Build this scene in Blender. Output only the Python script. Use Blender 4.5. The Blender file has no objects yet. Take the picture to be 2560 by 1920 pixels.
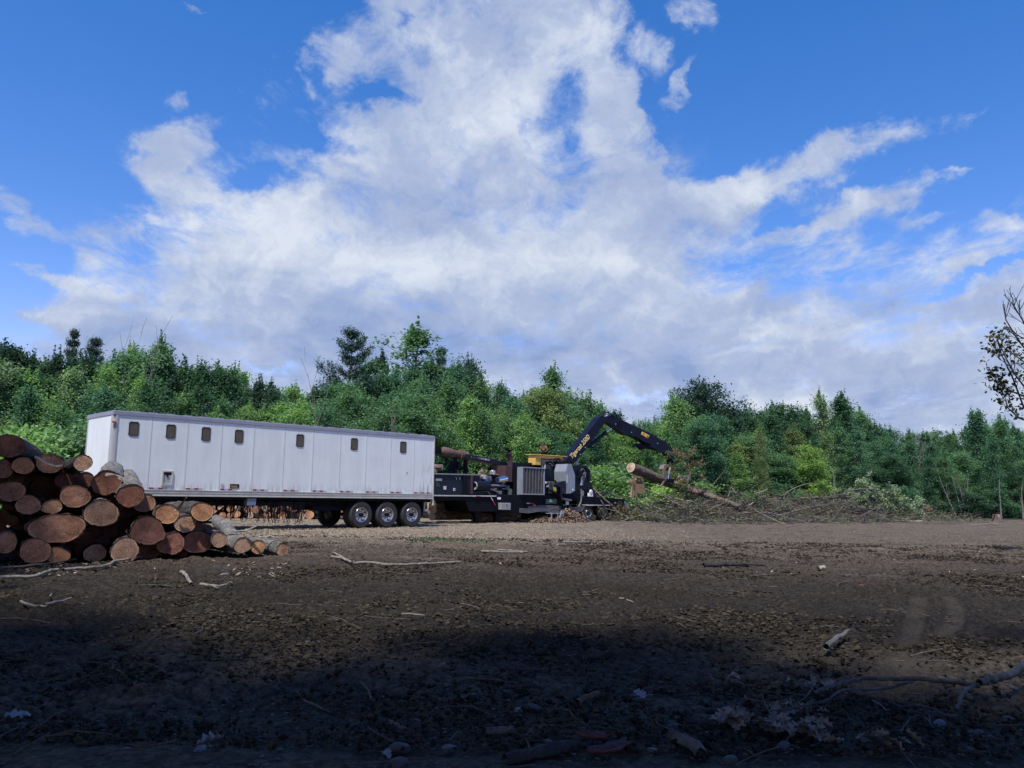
import bpy, math, random
import numpy as np
from mathutils import Vector, Matrix
R = math.radians
rnd = random.Random(7)
S = bpy.context.scene
COL = S.collection

# ------------------------------------------------------------------ camera
F_PX = 2024.3            # focal length in pixels of the 2560 px wide frame
PITCH, ROLL = 0.1397, 0.0136
CAMP = Vector((0, 0, 1.28))
cs, sn = math.cos(PITCH), math.sin(PITCH)
cr, sr = math.cos(ROLL), math.sin(ROLL)
R0, U0, FW = Vector((1, 0, 0)), Vector((0, -sn, cs)), Vector((0, cs, sn))
RT = R0*cr + U0*sr
UP = U0*cr - R0*sr
cam = bpy.data.cameras.new('camera')
cam.sensor_width = 36.0
cam.lens = F_PX/2560*36
cam.clip_start = 0.1
cam.clip_end = 5000
camo = bpy.data.objects.new('camera', cam)
COL.objects.link(camo)
camo.matrix_world = Matrix(((RT.x, UP.x, -FW.x, 0), (RT.y, UP.y, -FW.y, 0), (RT.z, UP.z, -FW.z, CAMP.z), (0, 0, 0, 1)))
S.camera = camo
S.view_settings.view_transform = 'Standard'
S.view_settings.look = 'None'
S.view_settings.exposure = 0.35
S.view_settings.gamma = 1.0
try:
    S.cycles.max_bounces = 6
    S.cycles.transparent_max_bounces = 8
    S.cycles.use_denoising = True
except Exception:
    pass

# ------------------------------------------------------------------ sun
SUN = Vector((-0.175, -0.430, 0.885)).normalized()
ld = bpy.data.lights.new('sun', 'SUN')
ld.energy = 4.4
ld.angle = R(2.2)
ld.color = (1.0, 0.95, 0.87)
lo = bpy.data.objects.new('sun', ld)
COL.objects.link(lo)
lo.rotation_euler = SUN.to_track_quat('Z', 'Y').to_euler()

# ------------------------------------------------------------------ sky
def ray(px, py):
    return FW + RT*((px-1280)/F_PX) + UP*(-(py-960)/F_PX)
def sky_uv(x, y):         # direction through a point of the photo (2212 px wide view) as (x/y, z/y)
    d = ray(x*2560/2212, y*2560/2212)
    return d.x/d.y, d.z/d.y

W = bpy.data.worlds.new('World')
S.world = W
W.use_nodes = True
nt = W.node_tree
nt.nodes.clear()
def nd(t, **k):
    n = nt.nodes.new(t)
    for a, b in k.items():
        setattr(n, a, b)
    return n
def lk(a, b): nt.links.new(a, b)
def setin(sock, v):
    if hasattr(v, 'node'): lk(v, sock)
    else: sock.default_value = v
def M(op, a, b=None, c=None, clamp=False):
    n = nd('ShaderNodeMath', operation=op, use_clamp=clamp)
    setin(n.inputs[0], a)
    if b is not None: setin(n.inputs[1], b)
    if c is not None: setin(n.inputs[2], c)
    return n.outputs[0]
def MR(v, a, b, c, d, smooth=False):
    n = nd('ShaderNodeMapRange', clamp=True)
    if smooth: n.interpolation_type = 'SMOOTHSTEP'
    for i, q in enumerate((v, a, b, c, d)): setin(n.inputs[i], q)
    return n.outputs[0]
tc = nd('ShaderNodeTexCoord')
sp = nd('ShaderNodeSeparateXYZ'); lk(tc.outputs['Generated'], sp.inputs[0])
DX, DY, DZ = sp.outputs
ysafe = M('MAXIMUM', DY, 0.12)
U = M('DIVIDE', DX, ysafe)
V = M('DIVIDE', DZ, ysafe)
uv0 = nd('ShaderNodeCombineXYZ'); lk(U, uv0.inputs[0]); lk(V, uv0.inputs[1])
def wnoise(scale, amp, detail, off):
    m = nd('ShaderNodeMapping'); m.inputs['Location'].default_value = (off, off*2.3, off); lk(uv0.outputs[0], m.inputs['Vector'])
    q = nd('ShaderNodeTexNoise'); q.inputs['Scale'].default_value = scale; q.inputs['Detail'].default_value = detail; q.inputs['Roughness'].default_value = 0.62
    lk(m.outputs[0], q.inputs['Vector'])
    s_ = nd('ShaderNodeVectorMath', operation='SUBTRACT'); lk(q.outputs['Color'], s_.inputs[0]); s_.inputs[1].default_value = (0.5, 0.5, 0.5)
    t_ = nd('ShaderNodeVectorMath', operation='MULTIPLY'); lk(s_.outputs[0], t_.inputs[0]); t_.inputs[1].default_value = (amp, amp*0.75, 0)
    return t_.outputs[0]
uva = nd('ShaderNodeVectorMath', operation='ADD'); lk(uv0.outputs[0], uva.inputs[0]); lk(wnoise(4.2, 0.22, 9, 2.2), uva.inputs[1])
uvn = nd('ShaderNodeVectorMath', operation='ADD'); lk(uva.outputs[0], uvn.inputs[0]); lk(wnoise(17, 0.055, 6, 5.2), uvn.inputs[1])
wsp = nd('ShaderNodeSeparateXYZ'); lk(uvn.outputs[0], wsp.inputs[0]); UW, VW = wsp.outputs[0], wsp.outputs[1]
# cloud layer coordinates: a flat layer high above the ground
zz = M('ADD', M('MAXIMUM', DZ, 0.0), 0.13)
pl = nd('ShaderNodeCombineXYZ')
lk(M('DIVIDE', DX, zz), pl.inputs[0]); lk(M('MULTIPLY', M('DIVIDE', DY, zz), 0.62), pl.inputs[1])
def noise(vec, scale, detail, rough, dist=0.0, off=0.0):
    m = nd('ShaderNodeMapping'); m.inputs['Location'].default_value = (off, off*1.7, off*0.3)
    lk(vec, m.inputs['Vector'])
    n = nd('ShaderNodeTexNoise')
    n.inputs['Scale'].default_value = scale; n.inputs['Detail'].default_value = detail
    n.inputs['Roughness'].default_value = rough; n.inputs['Distortion'].default_value = dist
    lk(m.outputs[0], n.inputs['Vector'])
    return n.outputs['Fac']
# upper edge of the cloud bank as a curve over azimuth
prof = [(-150, 760), (0, 740), (90, 690), (150, 590), (200, 490), (300, 430), (350, 350), (430, 330), (520, 300), (580, 250), (640, 190), (680, 90), (740, -10), (800, -120),
        (1310, -120), (1370, 20), (1400, 200), (1430, 370), (1500, 410), (1580, 440), (1660, 490), (1750, 520), (1850, 540), (1950, 535), (2050, 505), (2150, 480), (2300, 455)]
U0_, U1_ = -1.0, 1.0
fc = nd('ShaderNodeFloatCurve')
cv = fc.mapping.curves[0]
pts = []
for x, y in prof:
    u, v = sky_uv(x, y)
    pts.append(((u-U0_)/(U1_-U0_), min(v/1.4, 1.0)))
pts = [(0.0, pts[0][1])] + pts + [(1.0, pts[-1][1])]
while len(cv.points) < len(pts): cv.points.new(0.5, 0.5)
for p, q in zip(cv.points, pts): p.location = q
fc.mapping.update()
lk(MR(UW, U0_, U1_, 0, 1), fc.inputs['Value'])
TV = M('MULTIPLY', fc.outputs['Value'], 1.4)
cov = M('MULTIPLY', MR(M('SUBTRACT', TV, VW), -0.10, 0.20, 0.0, 1.0, True), MR(V, 0.35, 1.0, 1.08, 0.92))
def ell(x, y, rx, ry, ang, w, soft=True):
    u, v = sky_uv(x, y)
    m = nd('ShaderNodeMapping', vector_type='TEXTURE')
    m.inputs['Location'].default_value = (u, v, 0)
    m.inputs['Rotation'].default_value = (0, 0, R(-ang))
    m.inputs['Scale'].default_value = (rx/1749, ry/1749, 1)
    lk(uvn.outputs[0], m.inputs['Vector'])
    g = nd('ShaderNodeTexGradient', gradient_type='SPHERICAL')
    lk(m.outputs[0], g.inputs[0])
    return M('MULTIPLY', MR(g.outputs['Fac'], 0, 0.9, 0, 1, True), w)
# (x, y, rx, ry, angle clockwise on the photo, weight)
E = [(70, 440, 190, 62, 24, 0.62), (240, 475, 120, 50, 30, 0.35), (130, 600, 240, 34, 22, 0.62), (160, 690, 230, 24, 10, 0.62),
     (400, 290, 130, 50, -35, 0.55), (385, 215, 60, 38, -20, 0.55), (590, 200, 130, 46, 5, 0.55), (700, 120, 130, 70, 10, 0.6), (430, 55, 60, 16, 35, 0.25),
     (1510, 30, 60, 110, -25, 0.62), (1485, 205, 36, 120, 28, 0.62), (1690, 385, 290, 90, -20, 1.0), (1540, 440, 200, 90, -10, 0.8), (1890, 285, 230, 70, -22, 0.9), (2000, 380, 140, 50, -20, 0.4), (2150, 500, 150, 40, -10, 0.5), (1420, 120, 60, 120, -10, 0.4), (330, 300, 120, 60, -30, 0.35), (2050, 235, 110, 34, -16, 0.45),
     (1850, 455, 280, 56, -28, 0.9), (2060, 350, 100, 24, -18, 0.48), (1980, 480, 190, 30, -8, 0.5), (2130, 600, 170, 22, -14, -0.8), (2150, 315, 50, 14, -20, 0.35),
     (560, 370, 130, 50, 10, -0.60), (800, 205, 200, 36, 14, -0.60), (690, 280, 110, 40, 22, -0.50), (1275, 180, 60, 160, -8, -0.35), (880, 60, 30, 70, -20, -0.4),
     (1375, 330, 70, 90, 0, -0.45), (600, 800, 110, 18, 5, -0.45), (1380, 880, 130, 22, 5, -0.6), (1180, 290, 40, 110, -15, -0.30), (1690, 500, 130, 26, -20, -0.35), (330, 350, 60, 60, 0, 0.25)]
acc = cov
for e in E: acc = M('ADD', acc, ell(*e))
n1 = noise(pl.outputs[0], 2.6, 9, 0.62, 0.35, 1.3)
n2 = noise(pl.outputs[0], 8.5, 8, 0.66, 0.5, 7.7)
nn = M('ADD', M('MULTIPLY', M('SUBTRACT', n1, 0.5), M('ADD', 1.8, M('MULTIPLY', V, 2.6))), M('MULTIPLY', M('SUBTRACT', n2, 0.5), M('ADD', 0.9, M('MULTIPLY', V, 2.2))))
alpha = MR(M('ADD', acc, nn), 0.10, 1.05, 0.0, 1.0, True)
alpha = M('MULTIPLY', alpha, MR(acc, -0.02, 0.3, 0, 1, True))
back = MR(DY, 0.05, 0.3, 0, 1)                     # behind the viewer the sky is mostly blue with some cloud
alpha = M('MULTIPLY', alpha, M('ADD', M('MULTIPLY', back, 0.75), 0.25))
# cloud brightness: thick bright banks, grey bellies
s1 = noise(pl.outputs[0], 3.4, 6, 0.55, 0.6, 4.4)
s2 = noise(uvn.outputs[0], 9.5, 9, 0.64, 0.2, 2.4)
br = M('ADD', M('MULTIPLY', M('SUBTRACT', s1, 0.5), 1.5), M('MULTIPLY', M('SUBTRACT', s2, 0.5), 2.5))
B = [(720, 520, 620, 130, 8, 0.40), (1700, 410, 240, 60, -12, 0.30), (1650, 715, 90, 60, 10, 0.55), (2050, 560, 300, 60, -14, 0.25), (950, 790, 900, 110, 2, -0.35),
     (1500, 810, 900, 110, 2, -0.32), (1180, 590, 230, 60, 0, 0.20), (1650, 778, 130, 26, 5, 0.32), (1800, 660, 300, 40, -8, -0.2), (1000, 250, 260, 200, 0, 0.12), (1560, 490, 240, 40, -15, -0.35), (850, 690, 300, 50, -8, -0.3)]
for e in B: br = M('ADD', br, ell(*e))
tone = MR(br, -0.75, 0.60, 0, 1)
cr_ = nd('ShaderNodeValToRGB')
cr_.color_ramp.elements[0].position = 0.0; cr_.color_ramp.elements[0].color = (0.31, 0.425, 0.72, 1)
cr_.color_ramp.elements[1].position = 1.0; cr_.color_ramp.elements[1].color = (0.80, 0.87, 1.0, 1)
e_ = cr_.color_ramp.elements.new(0.5); e_.color = (0.49, 0.585, 0.82, 1)
lk(tone, cr_.inputs[0])
SKY_STR = 0.10
skyt = nd('ShaderNodeTexSky', sky_type='NISHITA', sun_disc=False)
skyt.sun_elevation = math.asin(SUN.z); skyt.sun_rotation = math.atan2(SUN.x, SUN.y)
skyt.air_density = 1.0; skyt.dust_density = 0.4; skyt.ozone_density = 2.5; skyt.altitude = 200
hs = nd('ShaderNodeHueSaturation'); hs.inputs['Saturation'].default_value = 1.38; hs.inputs['Value'].default_value = 1.25
lk(skyt.outputs[0], hs.inputs['Color'])
hm = nd('ShaderNodeVectorMath', operation='MULTIPLY'); lk(hs.outputs[0], hm.inputs[0]); hm.inputs[1].default_value = (1.62, 1.08, 1.24)
sc_ = nd('ShaderNodeVectorMath', operation='SCALE'); lk(cr_.outputs[0], sc_.inputs[0]); sc_.inputs['Scale'].default_value = 0.70/SKY_STR
mx = nd('ShaderNodeMix', data_type='RGBA')
lk(alpha, mx.inputs['Factor']); lk(hm.outputs[0], mx.inputs[6]); lk(sc_.outputs[0], mx.inputs[7])
bg = nd('ShaderNodeBackground'); bg.inputs['Strength'].default_value = SKY_STR
lk(mx.outputs[2], bg.inputs['Color'])
wo = nd('ShaderNodeOutputWorld'); lk(bg.outputs[0], wo.inputs['Surface'])
try:
    W.cycles.sampling_method = 'MANUAL'; W.cycles.sample_map_resolution = 512
except Exception: pass

# ------------------------------------------------------------------ terrain height
def g(x, y):
    yy = max(y, -6.0)
    z = -0.30*math.exp(-yy/9.0)
    if y > 55:
        t = min(max((y-58)/55, 0), 1); t = t*t*(3-2*t)
        s = min(max((8-x)/45, 0), 1); s = s*s*(3-2*s)
        z += 7.0*t*s
    return z
def gv(x, y):
    yy = np.maximum(y, -6.0)
    z = -0.30*np.exp(-yy/9.0)
    t = np.clip((y-58)/55, 0, 1); t = t*t*(3-2*t)
    s = np.clip((8-x)/45, 0, 1); s = s*s*(3-2*s)
    return z + 7.0*t*s
def at_y(px, py, Y):
    d = ray(px, py); return CAMP + d*(Y/d.y)
def on_ground(px, py):
    d = ray(px, py); z = 0.0
    for _ in range(12):
        t = (z-CAMP.z)/d.z
        p = CAMP + d*t
        z = g(p.x, p.y)
    return Vector((p.x, p.y, z))
def to_px(p):
    q = Vector(p)-CAMP; d = q.dot(FW)
    return 1280+F_PX*q.dot(RT)/d, 960-F_PX*q.dot(UP)/d

# ------------------------------------------------------------------ numpy noise
def vnoise(x, y, seed=0):
    xi = np.floor(x).astype(np.int64); yi = np.floor(y).astype(np.int64)
    xf = x-xi; yf = y-yi
    xf = xf*xf*(3-2*xf); yf = yf*yf*(3-2*yf)
    def h(a, b):
        n = (a*374761393 + b*668265263 + seed*1442695041) & 0x7fffffff
        n = ((n ^ (n >> 13))*1274126177) & 0x7fffffff
        return ((n ^ (n >> 16)) & 0xffff)/65535.0
    return (h(xi, yi)*(1-xf)+h(xi+1, yi)*xf)*(1-yf) + (h(xi, yi+1)*(1-xf)+h(xi+1, yi+1)*xf)*yf
def fbm(x, y, o=4, seed=0):
    a, s, t = 0.5, 0.0, 0.0
    for i in range(o):
        s = s + a*vnoise(x, y, seed+i*17); t += a
        x = x*2.03+5.1; y = y*2.03+9.7; a *= 0.5
    return s/t
def worley(x, y, seed=0):
    xi = np.floor(x).astype(np.int64); yi = np.floor(y).astype(np.int64)
    best = np.full(x.shape, 9.0)
    for i in (-1, 0, 1):
        for j in (-1, 0, 1):
            a, b = xi+i, yi+j
            n = (a*374761393 + b*668265263 + seed*1442695041) & 0x7fffffff
            n = ((n ^ (n >> 13))*1274126177) & 0x7fffffff
            n2_ = (n*69069+12345) & 0x7fffffff
            px = a+(n & 0xffff)/65535.0; py = b+((n2_ >> 8) & 0xffff)/65535.0
            best = np.minimum(best, (px-x)**2+(py-y)**2)
    return np.sqrt(best)

# ------------------------------------------------------------------ materials
MAT = {}
def mat(name, color, rough=0.6, metal=0.0, var=0.0, vscale=3.0, bump=0.0, bscale=20.0, stretch=None, color2=None, thr=None, spec=None, objtint=False):
    m = bpy.data.materials.new(name); m.use_nodes = True
    t = m.node_tree; n = t.nodes; b = n['Principled BSDF']
    b.inputs['Roughness'].default_value = rough; b.inputs['Metallic'].default_value = metal
    if spec is not None: b.inputs['Specular IOR Level'].default_value = spec
    b.inputs['Base Color'].default_value = (*color, 1)
    tcn = n.new('ShaderNodeTexCoord'); mp = n.new('ShaderNodeMapping')
    t.links.new(tcn.outputs['Object'], mp.inputs[0])
    if stretch: mp.inputs['Scale'].default_value = stretch
    if var or color2:
        nz = n.new('ShaderNodeTexNoise'); nz.inputs['Scale'].default_value = vscale; nz.inputs['Detail'].default_value = 7; nz.inputs['Roughness'].default_value = 0.65
        t.links.new(mp.outputs[0], nz.inputs['Vector'])
        rp = n.new('ShaderNodeValToRGB')
        lo_, hi_ = thr if thr else (0.3, 0.7)
        c2 = color2 if color2 else tuple(min(c*(1+var), 1) for c in color)
        c1 = color if color2 else tuple(c*(1-var) for c in color)
        rp.color_ramp.elements[0].position = lo_; rp.color_ramp.elements[0].color = (*c1, 1)
        rp.color_ramp.elements[1].position = hi_; rp.color_ramp.elements[1].color = (*c2, 1)
        t.links.new(nz.outputs['Fac'], rp.inputs[0]); t.links.new(rp.outputs[0], b.inputs['Base Color'])
    if bump:
        nb = n.new('ShaderNodeTexNoise'); nb.inputs['Scale'].default_value = bscale; nb.inputs['Detail'].default_value = 6
        t.links.new(mp.outputs[0], nb.inputs['Vector'])
        bp = n.new('ShaderNodeBump'); bp.inputs['Strength'].default_value = bump; bp.inputs['Distance'].default_value = 0.02
        t.links.new(nb.outputs['Fac'], bp.inputs['Height']); t.links.new(bp.outputs[0], b.inputs['Normal'])
    MAT[name] = m
    return m
mat('black_paint', (0.0055, 0.008, 0.018), 0.45, 0, 0.4, 2.0, 0.1, 12, spec=0.25)
mat('black_frame', (0.004, 0.005, 0.010), 0.7, 0, 0.5, 3.0, 0.2, 15, spec=0.15)
mat('boom_paint', (0.005, 0.009, 0.022), 0.5, 0, 0.4, 1.5, 0.05, 10, spec=0.15)
mat('dark_panel', (0.006, 0.013, 0.026), 0.5, 0, 0.35, 1.5, 0.05, 10, color2=(0.012, 0.020, 0.034), spec=0.25)
mat('tyre', (0.018, 0.020, 0.026), 0.85, 0, 0.3, 6, 0.3, 40, color2=(0.045, 0.04, 0.036), thr=(0.4, 0.8))
mat('steel', (0.55, 0.55, 0.56), 0.32, 0.85, 0.2, 6, 0.05, 20)
mat('chrome', (0.8, 0.8, 0.8), 0.15, 1.0)
mat('grey_paint', (0.24, 0.275, 0.32), 0.5, 0, 0.15, 3, 0.05, 10, color2=(0.16, 0.185, 0.215), thr=(0.45, 0.8))
mat('slat_grey', (0.095, 0.095, 0.10), 0.55, 0.2, 0.3, 3)
mat('rail_grey', (0.50, 0.50, 0.45), 0.6, 0.0, 0.2, 2.5, 0.1, 8, color2=(0.36, 0.35, 0.30), thr=(0.45, 0.75))
mat('roof_grey', (0.30, 0.315, 0.37), 0.45, 0.3, 0.12, 2)
mat('post_grey', (0.44, 0.455, 0.46), 0.45, 0.25, 0.08, 2)
mat('window_dark', (0.095, 0.080, 0.062), 0.8, 0, 0.3, 12)
mat('gasket', (0.012, 0.012, 0.016), 0.7, spec=0.2)
mat('hatch_inner', (0.40, 0.41, 0.40), 0.6, 0, 0.2, 5)
mat('red_tape', (0.22, 0.015, 0.025), 0.5)
mat('white_tape', (0.42, 0.42, 0.45), 0.5)
mat('white_paint', (0.75, 0.76, 0.78), 0.5)
mat('pink_label', (0.6, 0.5, 0.5), 0.6)
mat('amber', (0.45, 0.12, 0.03), 0.4)
mat('yellow_paint', (0.72, 0.44, 0.10), 0.5, 0, 0.08, 4)
mat('label_yellow', (0.75, 0.48, 0.10), 0.5)
mat('cream_letters', (0.95, 0.74, 0.30), 0.5)
mat('white_letters', (0.6, 0.6, 0.62), 0.5)
mat('plate_grey', (0.16, 0.16, 0.18), 0.5)
mat('cab_glass', (0.012, 0.018, 0.03), 0.12, 0, spec=0.6)
mat('rust_steel', (0.075, 0.045, 0.035), 0.8, 0.1, 0.4, 3, 0.3, 12, color2=(0.15, 0.10, 0.07))
mat('maroon_box', (0.060, 0.030, 0.032), 0.7, 0, 0.25, 4)
mat('worn_steel', (0.30, 0.24, 0.19), 0.6, 0.35, 0.3, 5, 0.2, 15, color2=(0.16, 0.12, 0.09))
mat('tan_board', (0.36, 0.24, 0.15), 0.8, 0, 0.2, 5, 0.2, 15)
mat('dark_green', (0.012, 0.05, 0.045), 0.5)
mat('pale_green', (0.16, 0.30, 0.24), 0.5)
mat('pump_green', (0.10, 0.13, 0.11), 0.6, 0, 0.3, 5)
mat('hose', (0.008, 0.010, 0.016), 0.5, spec=0.25)
mat('rope', (0.018, 0.021, 0.03), 0.8)
mat('rope_black', (0.008, 0.008, 0.012), 0.8)
mat('blue_grey', (0.15, 0.19, 0.27), 0.5, 0, 0.1, 3)
mat('battery_grey', (0.27, 0.28, 0.28), 0.55, 0, 0.15, 5)

# trailer skin: white aluminium, faint dirt and grime streaks
def skin():
    m = mat('white_skin', (0.78, 0.79, 0.80), 0.38)
    t = m.node_tree; n = t.nodes; b = n['Principled BSDF']; L = t.links.new
    tcn = n.new('ShaderNodeTexCoord'); mp = n.new('ShaderNodeMapping'); mp.inputs['Scale'].default_value = (0.9, 0.9, 0.16)
    L(tcn.outputs['Object'], mp.inputs[0])
    nz = n.new('ShaderNodeTexNoise'); nz.inputs['Scale'].default_value = 2.2; nz.inputs['Detail'].default_value = 8; nz.inputs['Roughness'].default_value = 0.7
    L(mp.outputs[0], nz.inputs['Vector'])
    rp = n.new('ShaderNodeValToRGB'); rp.color_ramp.elements[0].position = 0.35; rp.color_ramp.elements[0].color = (0.77, 0.83, 0.84, 1)
    rp.color_ramp.elements[1].position = 0.72; rp.color_ramp.elements[1].color = (0.67, 0.71, 0.70, 1)
    L(nz.outputs['Fac'], rp.inputs[0])
    # mossy grime on the last panel near the rear corner
    sx = n.new('ShaderNodeSeparateXYZ'); L(tcn.outputs['Object'], sx.inputs[0])
    def mr(v, a, b_, c, d):
        q = n.new('ShaderNodeMapRange'); L(v, q.inputs[0]); 
        for i, w in enumerate((a, b_, c, d)): q.inputs[i+1].default_value = w
        return q.outputs[0]
    def mm(op, a, b_):
        q = n.new('ShaderNodeMath'); q.operation = op; q.use_clamp = True
        L(a, q.inputs[0])
        if hasattr(b_, 'node'): L(b_, q.inputs[1])
        else: q.inputs[1].default_value = b_
        return q.outputs[0]
    g1 = mm('MULTIPLY', mr(sx.outputs[0], 12.4, 12.9, 0, 1), mr(sx.outputs[2], 3.0, 1.3, 0, 1))
    n3 = n.new('ShaderNodeTexNoise'); n3.inputs['Scale'].default_value = 5; n3.inputs['Detail'].default_value = 8
    mp3 = n.new('ShaderNodeMapping'); mp3.inputs['Scale'].default_value = (2.2, 2, 0.35); L(tcn.outputs['Object'], mp3.inputs[0]); L(mp3.outputs[0], n3.inputs['Vector'])
    g2 = mm('MULTIPLY', g1, mr(n3.outputs['Fac'], 0.5, 0.62, 0, 1))
    # light grime line just above the bottom rail
    g3 = mm('MULTIPLY', mr(sx.outputs[2], 1.75, 1.42, 0, 0.55), mr(n3.outputs['Fac'], 0.42, 0.7, 0, 1))
    gg = mm('MAXIMUM', g2, g3)
    mx = n.new('ShaderNodeMix'); mx.data_type = 'RGBA'; L(gg, mx.inputs[0]); L(rp.outputs[0], mx.inputs[6]); mx.inputs[7].default_value = (0.22, 0.22, 0.17, 1)
    L(mx.outputs[2], b.inputs['Base Color'])
    # slight oil-canning of the sheet
    nb = n.new('ShaderNodeTexNoise'); nb.inputs['Scale'].default_value = 1.3; nb.inputs['Detail'].default_value = 2; L(tcn.outputs['Object'], nb.inputs['Vector'])
    bp = n.new('ShaderNodeBump'); bp.inputs['Strength'].default_value = 0.25; bp.inputs['Distance'].default_value = 0.05
    L(nb.outputs['Fac'], bp.inputs['Height']); L(bp.outputs[0], b.inputs['Normal'])
skin()

def bark_mat(name, c1, c2, c3, patch=0.0):
    m = bpy.data.materials.new(name); m.use_nodes = True
    t = m.node_tree; n = t.nodes; b = n['Principled BSDF']; L = t.links.new
    b.inputs['Roughness'].default_value = 0.9
    tcn = n.new('ShaderNodeTexCoord'); mp = n.new('ShaderNodeMapping'); mp.inputs['Scale'].default_value = (1, 0.28, 1)
    L(tcn.outputs['Object'], mp.inputs[0])
    vz = n.new('ShaderNodeTexVoronoi'); vz.inputs['Scale'].default_value = 16; vz.feature = 'F1'
    nz = n.new('ShaderNodeTexNoise'); nz.inputs['Scale'].default_value = 9; nz.inputs['Detail'].default_value = 9; nz.inputs['Roughness'].default_value = 0.75
    L(mp.outputs[0], nz.inputs['Vector']); 
    ad = n.new('ShaderNodeMix'); ad.data_type = 'RGBA'; ad.inputs[0].default_value = 0.25
    L(mp.outputs[0], ad.inputs[6]); L(nz.outputs['Color'], ad.inputs[7]); L(ad.outputs[2], vz.inputs['Vector'])
    rp = n.new('ShaderNodeValToRGB')
    rp.color_ramp.elements[0].position = 0.33; rp.color_ramp.elements[0].color = (*c1, 1)
    rp.color_ramp.elements[1].position = 0.68; rp.color_ramp.elements[1].color = (*c3, 1)
    e = rp.color_ramp.elements.new(0.5); e.color = (*c2, 1)
    L(nz.outputs['Fac'], rp.inputs[0])
    out = rp.outputs[0]
    if patch > 0:
        n4 = n.new('ShaderNodeTexNoise'); n4.inputs['Scale'].default_value = 1.9; n4.inputs['Detail'].default_value = 5; n4.inputs['Roughness'].default_value = 0.6
        mp4 = n.new('ShaderNodeMapping'); mp4.inputs['Scale'].default_value = (1.4, 0.8, 1.4); L(tcn.outputs['Object'], mp4.inputs[0])
        oi = n.new('ShaderNodeObjectInfo'); av = n.new('ShaderNodeVectorMath'); av.operation = 'ADD'
        ms = n.new('ShaderNodeMath'); ms.operation = 'MULTIPLY'; ms.inputs[1].default_value = 37.0; L(oi.outputs['Random'], ms.inputs[0])
        L(mp4.outputs[0], av.inputs[0]); L(ms.outputs[0], av.inputs[1]); L(av.outputs[0], n4.inputs['Vector'])
        rr = n.new('ShaderNodeValToRGB'); rr.color_ramp.elements[0].position = 0.66-patch; rr.color_ramp.elements[0].color = (0, 0, 0, 1)
        rr.color_ramp.elements[1].position = 0.675-patch; rr.color_ramp.elements[1].color = (1, 1, 1, 1)
        L(n4.outputs['Fac'], rr.inputs[0])
        mx = n.new('ShaderNodeMix'); mx.data_type = 'RGBA'; L(rr.outputs[0], mx.inputs[0]); L(out, mx.inputs[6]); mx.inputs[7].default_value = (0.38, 0.22, 0.16, 1)
        out = mx.outputs[2]
    L(out, b.inputs['Base Color'])
    bp = n.new('ShaderNodeBump'); bp.inputs['Strength'].default_value = 0.9; bp.inputs['Distance'].default_value = 0.03
    L(vz.outputs['Distance'], bp.inputs['Height']); L(bp.outputs[0], b.inputs['Normal'])
    MAT[name] = m
bark_mat('bark', (0.022, 0.020, 0.020), (0.060, 0.052, 0.048), (0.15, 0.13, 0.115), 0.03)
bark_mat('bark_grey', (0.06, 0.062, 0.06), (0.15, 0.15, 0.14), (0.30, 0.29, 0.26), 0.05)
bark_mat('bark_brown', (0.05, 0.036, 0.028), (0.12, 0.088, 0.068), (0.24, 0.17, 0.13), 0.04)
bark_mat('bark_twig', (0.05, 0.044, 0.04), (0.12, 0.10, 0.085), (0.24, 0.20, 0.17))
bark_mat('bark_dark', (0.012, 0.012, 0.014), (0.028, 0.026, 0.026), (0.06, 0.055, 0.055))
bark_mat('bark_pale', (0.13, 0.115, 0.10), (0.24, 0.22, 0.19), (0.40, 0.36, 0.31))
bark_mat('twig_blue', (0.035, 0.036, 0.042), (0.085, 0.09, 0.10), (0.17, 0.175, 0.19))

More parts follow.
